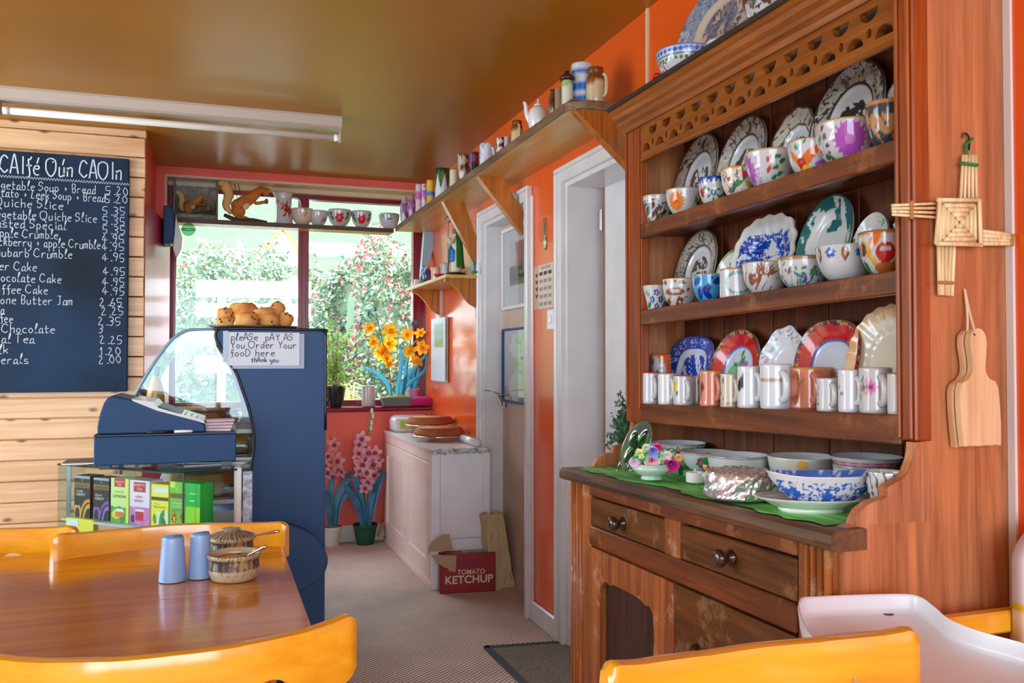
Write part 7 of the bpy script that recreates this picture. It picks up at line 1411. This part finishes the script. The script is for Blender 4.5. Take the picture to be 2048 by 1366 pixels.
def tea(px0, px1, ytop, label, base, paint, words, dep=.055, back=.035, extra=None):
    def hit(px):   # meet the line A+e*s, pushed back
        o = A + nrm * back; v = P(px, 1000, d=1.0) - _c; M2 = np.array([[v[0], -e[0]], [v[1], -e[1]]]); t = np.linalg.solve(M2, (o - _c)[:2]); return _c + v * t[0], t[1]
    pa, sa_ = hit(px0); pb, sb = hit(px1); w = sb - sa_; o = A + nrm * back + e * sa_; o[2] = ZSH + .001; h_ = P((px0 + px1) / 2, ytop, d=depth((pa + pb) / 2))[2] - o[2]
    t = thing('tea_box', label, 'box', o + e * w / 2, 'tea boxes in the glass counter'); mk('carton', frame(box(0, w, 0, dep, 0, h_, .001), o, e, nrm, zv), mat('carton', base, .4), t)
    n1, n2 = 40, 60; Xg, Zg = np.meshgrid(np.linspace(0, 1, n1), np.linspace(0, 1, n2)); cv = Cv(Xg.ravel(), Zg.ravel(), base); paint(cv)
    mk('print', frame((np.stack([Xg.ravel() * w, np.full(n1 * n2, -.0006), Zg.ravel() * h_], 1), grid(n1, n2)), o, e, nrm, zv), M['vprint'], t, cols=cv.c)
    for s, x, z, hh_, wd_, c_ in words: text(s, o + e * w * x + zv * h_ * z - nrm * .0012, e, zv, hh_ * h_, mat('box_ink', c_, .5), t, width=wd_ * w)
    return t
W_1 = S(226, 226, 226); GD = S(120, 96, 40)
def curl(c1, c2):
    def go(cv): cv.put((np.abs(np.hypot(cv.X - .95, cv.Y + .05) - .35) < .05) & (cv.Y < .5), c1); cv.put((np.abs(np.hypot(cv.X - .9, cv.Y + .1) - .52) < .04) & (cv.Y < .5), c2); cv.put((np.abs(np.hypot(cv.X - .2, cv.Y - .1) - .2) < .05) & (cv.Y < .3), c1); cv.band(.72, .84, GD); cv.disc(.5, .9, .05, S(150, 70, 50)); cv.band(.94, 1.01, S(150, 160, 176))
    return go
tea(149, 180, 952, 'black Lady Grey tea box with gold curls, leftmost in the glass counter', S(20, 20, 24), curl(S(206, 160, 50), S(226, 140, 40)), [('Lady', .36, .62, .05, .4, W_1), ('GREY', .42, .53, .065, .6, W_1), ('TWININGS', .5, .75, .04, .8, S(60, 46, 20))])
tea(187, 218, 956, 'black Earl Grey tea box with violet curls', S(22, 20, 26), curl(S(140, 100, 180), S(110, 80, 170)), [('Earl', .36, .57, .05, .4, W_1), ('GREY', .42, .48, .065, .6, W_1), ('TWININGS', .5, .75, .04, .8, S(60, 46, 20))])
def lemon(cv): cv.put(cv.Y < .34, S(90, 170, 60)); cv.blob(S(60, 140, 40), 6, .2, 341, cv.Y < .36); cv.ell(.3, .18, .24, .1, S(236, 206, 60)); cv.ell(.5, .24, .26, .08, W_1); cv.put((np.abs(cv.X - .5) < .22) & (cv.Y > .12) & (cv.Y < .24), S(220, 120, 40)); cv.put((np.abs(cv.X - .5) < .3) & (cv.Y > .80), RE); cv.put((cv.X > .85), S(226, 226, 90))
tea(222, 257, 957, 'yellow-green lemon green tea box with red crest', S(206, 226, 140), lemon, [("BARRY'S", .5, .90, .045, .46, W_1), ('TEA', .5, .83, .05, .28, W_1), ('GREEN TEA', .5, .68, .03, .5, GN), ('LEMON', .5, .56, .065, .72, S(30, 90, 50))])
def berry(cv): cv.put(cv.Y < .4, S(226, 150, 210)); cv.blob(S(206, 120, 190), 5, .3, 345, cv.Y < .4); cv.ell(.5, .30, .26, .05, W_1); cv.put((np.abs(cv.X - .5) < .22 - .1 * (.3 - cv.Y)) & (cv.Y > .1) & (cv.Y < .29), S(200, 30, 60)); cv.disc(.15, .12, .1, S(70, 30, 90)); cv.put((np.abs(cv.X - .5) < .32) & (cv.Y > .74) & (cv.Y < .96), RE)
tea(260, 299, 961, 'pink and white very berry tea box with red crest', S(232, 214, 232), berry, [("BARRY'S", .5, .87, .055, .52, W_1), ('TEA', .5, .78, .055, .3, W_1), ('VERY', .48, .60, .055, .4, S(196, 40, 110)), ('BERRY', .48, .51, .055, .48, S(196, 40, 110))])
o_ = A + nrm * .035
def mint(cv): cv.band(.62, .70, S(80, 70, 30)); cv.put((cv.X > .15) & (cv.X < .95) & (cv.Y > .80) & (cv.Y < .92), W_1); cv.put((cv.Y < .34) & (cv.X > .35) & (cv.Y < .34 + .1 * cv.X), W_1); cv.leaf(.62, .22, .26, .12, .9, S(60, 150, 60)); cv.leaf(.2, .18, .14, .1, 2, S(80, 150, 50)); cv.leaf(.75, .1, .2, .1, 2.4, S(40, 120, 50))
tea(303, 337, 969, 'yellow peppermint tea box with green leaves', S(240, 226, 70), mint, [('Pure', .35, .52, .035, .3, GN), ('Peppermint', .5, .45, .045, .72, S(70, 90, 40))])
def ora(cv): cv.band(.66, .76, S(110, 80, 30)); cv.flower(.3, .2, .2, 10, RE, YE, .5); cv.flower(.8, .26, .12, 8, RE, None, .5); cv.put(cv.Y < .12, S(170, 206, 50)); cv.put((cv.Y > .88) & (cv.X < .35), S(200, 226, 90)); cv.disc(.5, .84, .06, S(170, 200, 60))
tea(340, 370, 964, 'leaf-green tea box with red flowers and brown band', S(110, 190, 50), ora, [('orange', .5, .53, .05, .6, W_1), ('rooibos', .5, .46, .045, .6, W_1), ('FRUITY', .5, .38, .035, .6, S(60, 110, 40))])
def brg(cv): cv.put(cv.Y < .5, S(150, 220, 40)); cv.put((cv.Y > .77) & (cv.Y < .79) & (cv.X > .3) & (cv.X < .7), W_1); cv.put((cv.Y > .62) & (cv.Y < .635) & (cv.X > .3) & (cv.X < .65), W_1); cv.put(cv.Y < .1, S(220, 226, 60))
tea(371, 400, 967, 'bright green tea box turned sideways, rightmost in the glass counter', S(30, 180, 60), brg, [])
yb0 = P(131, 1031, d=depth(A) + .03); yl = thing('yellow_carton', 'plain yellow carton standing in the left corner of glass counter', 'box', (A + nrm * .012 + e * .02) * (1, 1, 0) + (0, 0, .546))
o = A + nrm * .012 + e * .025; o[2] = .546; mk('carton', frame(box(0, .13, 0, .02, 0, yb0[2] - .546, .001), o, e, nrm, zv), mat('yellow_card', S(232, 222, 70), .45), yl); mk('label', frame(box(.01, .06, -.001, 0, yb0[2] - .57, yb0[2] - .55), o, e, nrm, zv), whp, yl)
# papers, tray on the glass top
pp = P(420, 930, Z=ZG); papm = mat('bill_paper', S(222, 222, 228), .5)
for i, (dx, dy, r_) in enumerate(((0, 0, .1), (.02, .03, -.2), (-.03, .05, .25))): mk('paper_sheet', tf(box(-.08, .10, -.035, .035, 0, .002), lambda v: rotz(v, r_, (0, 0, 0)) + (pp[0] + dx, pp[1] + .02 + dy, ZG + .001 + .0025 * i)), papm, label=('lowest', 'middle', 'topmost')[i] + ' loose white paper lying under the till drawer', cat='paper', group='papers on the glass counter')
# ================================================================== till
ta, tb = P(187, 931, Z=.897), P(472, 921, Z=.897); te = tb - ta; TW = np.linalg.norm(te[:2]); te = te / TW; te[2] = 0; tn = np.array((-te[1], te[0], 0)); TD = .30
til = thing('cash_register', 'dark blue-black electronic till on its cash drawer', 'till', np.array((ta[0], ta[1], ZG)) + te * TW / 2)
def T(nm, VF, m_, par=None, **k): return mk(nm, frame(VF, (ta[0], ta[1], 0), te, tn, zv), m_, par or til, **k)
zd = .897 + 57 * depth(ta) / F_PX
T('cash_drawer', box(0, TW, 0, TD, .895, zd, .003), M['tillplastic']); T('drawer_lid', box(-.001, TW + .001, -.002, TD, zd, zd + .005, .001), M['black'])
for x in (.03, TW - .03): T('foot', box(x - .015, x + .015, .02, .05, ZG + .001, .895), M['black'])
def tx(px, py): s_ = depth(ta + te * TW * (px - 187) / 285) / F_PX; return ((px - 187) / 285 * TW, zd + .004 + (868 - (px - 187) * .03 - py) * s_)
prof = [tx(*q) for q in ((193, 868), (192, 852), (197, 825), (204, 804), (212, 792), (220, 788), (262, 797), (330, 815), (395, 838), (407, 846), (409, 868))]; prof = [(x, max(z, zd + .005)) for x, z in prof]
T('body', prism(prof, 'y', .012, TD - .02, .005, 2), M['tillplastic'])
pan = [tx(*q) for q in ((258, 795), (300, 800), (312, 812), (405, 838), (406, 843), (390, 838), (310, 818), (262, 799))]; T('keyboard_cover', prism(pan, 'y', .006, TD - .014), mat('grey_white_plastic', S(206, 208, 212), .3))
for i in range(6):
    for j in range(4): x, z = tx(326 + i * 12, 820 + i * 3.4); T('key', box(x - .007, x + .007, .03 + j * .05, .065 + j * .05, z - .002, z + .006, .002), mat('key_grey', S(190, 190, 196), .4) if (i + j) % 3 else mat('key_dark', S(70, 66, 70), .4))
x, z = tx(208, 790); 
pen = thing('ballpoint_pen', 'black and white ballpoint pen resting on the till drawer', 'pen', np.array((ta[0], ta[1], zd)) + te * .16)
mk('barrel', frame(tube([(.15, .003, zd + .010), (.23, .004, zd + .010)], .0042, 8), (ta[0], ta[1], 0), te, tn, zv), M['black'], pen, smooth=True); mk('grip', frame(tube([(.23, .004, zd + .010), (.28, .005, zd + .010), (.285, .005, zd + .010)], [.0046, .0046, .002], 8), (ta[0], ta[1], 0), te, tn, zv), M['wplastic'], pen, smooth=True)
for i in range(4): mk('receipt', frame(tf(box(-.045, .045, -.03, .03, 0, .008, .001), lambda v: rotz(v, .15 * i - .2, (0, 0, 0)) + (TW - .055, .06 + .012 * i, zd + .006 + .009 * i)), (ta[0], ta[1], 0), te, tn, zv), mat('pink_receipt', S(214, 196, 206), .6), label=('bottom', 'second', 'third', 'top')[i] + ' bundle in the pile of receipts beside the till keys', cat='receipts', group='receipt pile on the till')
tg = P(150, 914, d=depth(ta) + .12); mk('card_reader_tray', frame(box(0, .16, 0, .10, 0, .012, .005, 2), (tg[0] - .04, tg[1], ZG + .001), te, tn, zv), M['steel'], label='flat silver tray left of the till on the glass counter', cat='tray')
# soft drink bottle standing behind the till, inside the counter glass
bq = P(311, 820, Y=3.43); s_ = depth(bq) / F_PX; zb_ = .961; top = P(311, 733, d=depth(bq))[2]; H = top - zb_; R = 17 * s_; btl = thing('drink_bottle', 'plastic bottle of orange drink with green cap inside display glass', 'bottle', (bq[0], 3.43, zb_))
cB = (bq[0], 3.43, zb_); mk('bottle', lathe([(0, 0), (R * .9, 0), (R, .01), (R, H * .55), (R * .92, H * .62), (R * .6, H * .76), (R * .36, H * .84), (R * .36, H * .88), (0, H * .88)], 28, cB), mat('orange_drink', S(226, 160, 70), .12), btl, smooth=True)
mk('cap', lathe([(R * .42, H * .86), (R * .42, H), (0, H)], 20, cB), mat('green_cap', S(20, 130, 84), .35), btl, auto=40); mk('label', lathe([(R * 1.02, H * .12), (R * 1.02, H * .34)], 28, cB), mat('green_label', S(40, 150, 80), .4), btl); mk('label', lathe([(R * 1.02, H * .34), (R * 1.02, H * .40)], 28, cB), mat('yellow_label', S(226, 196, 40), .4), btl)
# ================================================================== table
ZT = .755; tbx1 = .165; ty0, ty1 = 1.46, 2.335
tab = thing('dining_table', 'varnished brown plank dining table in the foreground', 'table', (-.45, 1.9, 0))
ys = [ty0, 1.70, 1.985, ty1]
ys = [ty0, P(300, 1201, Z=ZT)[1], 2.12, ty1]
for y0, y1 in zip(ys[:-1], ys[1:]): mk('plank', box(-1.25, tbx1, y0 + .0015, y1 - .0015, ZT - .03, ZT), M['table'], tab)
mk('apron', join(box(-1.15, tbx1 - .06, ty1 - .09, ty1 - .07, .64, ZT - .03), box(-1.15, tbx1 - .06, ty0 + .07, ty0 + .09, .64, ZT - .03), box(tbx1 - .08, tbx1 - .06, ty0 + .08, ty1 - .08, .64, ZT - .03)), M['table'], tab)
for x in (-1.12, tbx1 - .10):
    for y in (ty0 + .09, ty1 - .09): mk('leg', box(x - .03, x + .03, y - .03, y + .03, 0, ZT - .03, .004), M['table'], tab)
def tp_(px, yb, w, yt, br=.8): return fitb(px, yb, w, yt, ZT, br)
blu = mat('pale_blue_glaze', S(134, 168, 216), .22)
for px, yb, w, yt, dx, lab in ((345, 1167, 52, 1075, 0, 'pale blue salt shaker, left and nearer of the pair'), (400, 1160, 46, 1069, 0, 'pale blue pepper shaker beside the stoneware bowls')):
    c, R, H = tp_(px, yb, w, yt, .85); c = c + (0, 0, .001); t = thing('salt_shaker' if px < 350 else 'pepper_shaker', lab, 'shaker', c, 'blue shakers on the table')
    pr = [(0, 0), (R * .93, 0), (R, .004), (R * .98, H * .2), (R * .86, H * .7), (R * .80, H * .96), (R * .76, H * .995)]; mk('body', lathe(crom([(a, 0, b) for a, b in pr], 3)[:, [0, 2]], 36, c), blu, t, smooth=True)
    V, Fc = lathe([(R * .78, 0), (R * .74, .003), (0, .004)], 32, c + (0, 0, H * .985)); V = rot(V, 'y', -.10 if px > 350 else 0, c + (0, 0, H)); mk('cap', (V, Fc), mat('blue_cap_glaze', S(110, 146, 200), .2), t, smooth=True)
def stoneware(cv):
    cv.put(cv.Y > .0, S(196, 180, 150)); n1 = fsin(cv.X * 13, cv.Y * 12, cv.X * 0, 351, 7); cv.put((cv.Y > .42) & (cv.Y < .84), S(120, 96, 66)); cv.put((cv.Y > .42) & (cv.Y < .84) & (n1 > .3), S(70, 66, 66)); cv.put((cv.Y > .42) & (cv.Y < .84) & (n1 < -.6), S(176, 150, 110)); cv.put((cv.Y > .84), S(186, 170, 140)); n2 = fsin(cv.X * 60, cv.Y * 40, cv.X * 0, 353, 6); cv.put((cv.Y > .84) & (n2 > .8), S(110, 84, 60)); cv.put((cv.Y < .42) & (n2 > 1.6), S(150, 120, 80))
SW = ([(.8, 0), (.84, .03), (.88, .1), (.94, .3), (.95, .5), (.93, .78), (.98, .84), (1.0, .9), (1.0, 1)], .06)
c, R, H = tp_(468, 1168, 103, 1098, .85); c = c + (0, 0, .001); t = thing('sugar_bowl', 'open speckled stoneware bowl of brown sugar with spoon', 'bowl', c)
H *= .86; VF, cc = china_mesh(c, R, H, SW, stoneware, S(196, 180, 150), S(190, 172, 140), m=20, nf=90); mk('bowl', VF, M['vgloss'], t, smooth=True, cols=cc)
V, Fc = lathe([(0, .04), (.4, .03), (.8, -.02), (.92, -.05)], 40); V = V * (R, R, H) ; V[:, 2] += .002 * fsin(V[:, 0] * 300, V[:, 1] * 300, V[:, 0] * 0, 361); mk('sugar', (V + c + (0, 0, H * .8), Fc), mat('demerara', S(200, 140, 80), .7, bs=.8, bscale=500, bd=.002), t, smooth=True, kind='stuff')
def spoon(a, b, lab):
    t = thing('teaspoon', lab, 'spoon', a); d = (b - a); mk('handle', tube([a + d * s for s in np.linspace(.25, 1, 8)], list(np.interp(np.linspace(0, 1, 8), [0, .5, .9, 1], [.002, .0022, .004, .003])), 8), M['steel'], t, smooth=True); mk('bowl_end', sph(a + d * .15, .016, 12, 8, (1, .7, .35)), M['steel'], t, smooth=True)
dS = depth(c); spoon(c + np.array((.012, .0, H * .72)), P(533, 1092, d=dS - .01), 'steel teaspoon standing in the open sugar bowl')
c2, R2, H2 = tp_(462, 1124, 92, 1062, .85); c2 = c2 + (0, 0, .001); c2[1] = max(c2[1], c[1] + R + R2 + .004); R2 = 92 / 2 * depth(c2) / F_PX
t = thing('lidded_bowl', 'lidded speckled stoneware bowl behind the open one', 'bowl', c2); hb2 = .05
VF, cc = china_mesh(c2, R2, hb2, SW, stoneware, S(196, 180, 150), m=18, nf=80); mk('bowl', VF, M['vgloss'], t, smooth=True, cols=cc)
def lidp(cv): n1 = fsin(cv.X * 40, cv.Y * 3, cv.X * 0, 371, 6); cv.put(n1 > .1, S(96, 80, 62)); cv.put(cv.Y > .62, S(176, 160, 130)); n2 = fsin(cv.X * 50, cv.Y * 30, cv.X * 0, 373, 6); cv.put((cv.Y > .62) & (n2 > .9), S(110, 90, 66)); cv.put(cv.Y < .06, S(196, 180, 150))
ztl = P(462, 1056, d=depth(c2))[2] - c2[2] - hb2; VF, cc = china_mesh(c2 + (0, 0, hb2 + .001), R2 * .98, ztl, ([(1.0, 0), (1.0, .05), (.92, .12), (.7, .34), (.45, .5), (.3, .56), (.27, .66), (.38, .74), (.42, .85), (.34, .95), (.1, 1.0)], .1), lidp, S(180, 164, 134), m=26, nf=90); mk('lid', VF, M['vgloss'], t, smooth=True, cols=cc)
spoon(c2 + np.array((.03, .0, hb2 * .9)), P(559, 1062, d=depth(c2) + .01), 'steel teaspoon leaning across the lidded bowl')
# ================================================================== chairs
def chair(label, c, ang, top=.81, W=.53, crv=.085, grp='honey-coloured wooden cafe chairs'):
    """c: middle of the rail on the floor, chair faces +y before turning by ang; rail ends wrap forward"""
    t = thing('cafe_chair', label, 'chair', (c[0], c[1], 0), grp)
    def place(VF): return tf(VF, lambda v: rotz(v, ang, (0, 0, 0)) + (c[0], c[1], 0))
    def C(nm, VF, m_, **k): return mk(nm, place(VF), m_, t, **k)
    n_ = 90; x = np.linspace(-W / 2, W / 2, n_); u_ = np.abs(x) / (W / 2); yc = crv * u_ ** 2
    tz = top - .004 * u_ + .012 * u_ ** 4 - .012 * np.clip((u_ - .93) / .07, 0, 1) ** 2
    bz = top - .105 + .004 * u_ + .02 * np.clip((u_ - .86) / .14, 0, 1) ** 2
    for hx in (-.125, .125): dd_ = 1 - ((x - hx) / .042) ** 2; bz = np.where(dd_ > 0, np.maximum(bz, top - .110 + .050 * np.sqrt(np.clip(dd_, 0, 1))), bz)
    th = .028; rows_ = []
    tx_ = np.gradient(np.stack([x, yc], 1), axis=0); tx_ /= np.linalg.norm(tx_, axis=1)[:, None]; nx, ny = -tx_[:, 1], tx_[:, 0]
    ring = [(-1, 0, .0), (-1, .0, .25), (-1, 0, .8), (-.75, 0, .97), (0, 0, 1.0), (.75, 0, .97), (1, 0, .8), (1, 0, .25), (1, 0, 0.), (0, 0, 0)]
    tk = np.where(u_ > .96, 1 - (u_ - .96) * 8, 1)
    for s, _, f in ring: rows_.append(np.stack([x + nx * s * th / 2 * tk, yc + ny * s * th / 2 * tk, bz + (tz - bz) * f], 1))
    m_ = len(rows_); V = np.concatenate(rows_); Fc = []
    for j in range(m_):
        for i in range(n_ - 1): Fc.append((j * n_ + i, j * n_ + i + 1, ((j + 1) % m_) * n_ + i + 1, ((j + 1) % m_) * n_ + i))
    Fc += [[j * n_ for j in range(m_)][::-1], [j * n_ + n_ - 1 for j in range(m_)]]
    C('top_rail', (V, Fc), M['chair'], auto=50)
    for s in (-1, 1):
        C('back_post', prism([(s * .168, top - .10), (s * .232, top - .10), (s * .215, .44), (s * .205, 0), (s * .17, 0), (s * .175, .44)], 'y', .028, .062, .005, 2), M['chairz'])
        C('leg', prism([(s * .18, 0), (s * .215, 0), (s * .22, .43), (s * .175, .43)], 'y', .36, .40, .005, 2), M['chairz']); C('stretcher', box(s * .195 - .01, s * .195 + .01, .05, .37, .2, .225, .003), M['chairz'])
    C('splat', prism([(-.083, top - .10), (.083, top - .10), (.05, .62), (.07, .46), (-.07, .46), (-.05, .62)], 'y', .0, .02, .004), M['chairz'])
    C('seat', box(-.225, .225, .02, .43, .43, .46, .012, 2), M['chair'], smooth=False)
def railc(px, py, top): p = P(px, py, Z=top); return p
p = railc(352, 1302, .81); chair('honey wood chair in left foreground with its curved back to the camera', (p[0], p[1]), radians(2), .81)
p = railc(352, 1050, .81); chair('honey wood chair on far side of the table before the tea boxes', (p[0], p[1] + .02), pi - .02, .81)
p = railc(-88, 1062, .81); chair('honey wood chair at far left edge behind the table', (p[0], p[1] + .02), pi + .05, .81)
p = railc(1530, 1289, .87); chair('honey wood chair in right foreground before the dresser', (p[0], p[1] + .01), pi - .02, .87, .44, .02)
# ================================================================== high chair at right edge
hz = .82; hc_ = thing('high_chair', 'white plastic high chair tray and patterned seat at right edge', 'high chair', P(1900, 1250, Z=hz) * (1, 1, 0))
wp = mat('white_tray_plastic', S(228, 230, 236), .3)
ol = [(1597, 1200), (1640, 1192), (1790, 1187), (1838, 1192), (1868, 1212), (1900, 1238), (1960, 1262), (2060, 1290), (2150, 1330), (2150, 1420), (1930, 1470), (1780, 1420), (1690, 1338), (1642, 1292), (1608, 1252)]
O3 = crom([P(x, y, Z=hz) for x, y in ol], 5, True); cen = O3.mean(0); n_ = len(O3); rows_ = []
for s, z in ((.93, -.05), (.985, -.03), (1.0, -.008), (.995, 0), (.982, 0), (.974, -.004), (.962, -.02), (.95, -.028), (.90, -.03), (.001, -.03)): rows_.append(cen + (O3 - cen) * s + (0, 0, z))
V = np.concatenate(rows_); mk('tray', (V, grid(n_, 10, True)), wp, hc_, auto=70)
q = P(1776, 1228, Z=hz - .0295); mk('drain_hole', lathe([(.009, 0), (.009, .0006), (0, .0006)], 20, q), mat('hole_dark', S(66, 46, 36), .6), hc_)
def frontx(px, py, X): return P(px, py, X=X)
cq = P(2052, 1180, Y=1.17); vr = np.linspace(0, 1, 30); pat_m = vcol('patterned_vinyl', .4); n1, n2 = 40, 50
U, Vv = np.meshgrid(np.linspace(-1, 1, n1), np.linspace(0, 1, n2)); wv = .16 * np.sqrt(np.clip(1 - (np.clip(Vv - .75, 0, 1) / .26) ** 2, 0.05, 1)); cx_ = cq[0] + .115
S0 = np.stack([cx_ + U * wv, np.full(U.shape, 1.12) - .02 * (1 - U ** 2), .60 + Vv * (P(2048, 1062, Y=1.12)[2] - .60 + .02)], -1).reshape(-1, 3)
cv = Cv(U.ravel() * 1.2, Vv.ravel() * 3, S(226, 222, 230)); lo = Vv.ravel() < .56; cv.put(lo, S(70, 140, 180)); cv.blob(S(230, 200, 40), 5, .1, 381, lo); cv.blob(S(230, 220, 210), 5, .6, 382, lo); cv.blob(S(206, 90, 80), 12, 1.4, 383, lo & (Vv.ravel() < .3))
bk_ = S0 + (0, .04, 0); L = len(S0); mk('seat_pad', (np.concatenate([S0, bk_]), grid(n1, n2) + [tuple(i + L for i in f[::-1]) for f in grid(n1, n2)] + [((n2 - 1) * n1 + i, (n2 - 1) * n1 + i + 1, (n2 - 1) * n1 + i + 1 + L, (n2 - 1) * n1 + i + L) for i in range(n1 - 1)] + [(j * n1, (j + 1) * n1, (j + 1) * n1 + L, j * n1 + L) for j in range(n2 - 1)]), pat_m, hc_, smooth=True, cols=np.concatenate([cv.c, cv.c]))
for x in (cx_ - .22, cx_ + .12):
    for y in (.95, 1.16): mk('leg', tube([(x, y, 0), (x, y, .7)], .014, 10), M['chairz'], hc_, smooth=True)
mk('arm', join(tube([(cx_ - .22, .95, .72), (cx_ - .22, 1.16, .72)], .014, 10)), wp, hc_)
a, b_ = P(1885, 1228, Y=1.19), P(2018, 1218, Y=1.19); mk('chair_rail', box(a[0] - .02, b_[0], 1.165, 1.19, P(1950, 1264, Y=1.19)[2], a[2], .004), M['chair'], hc_)
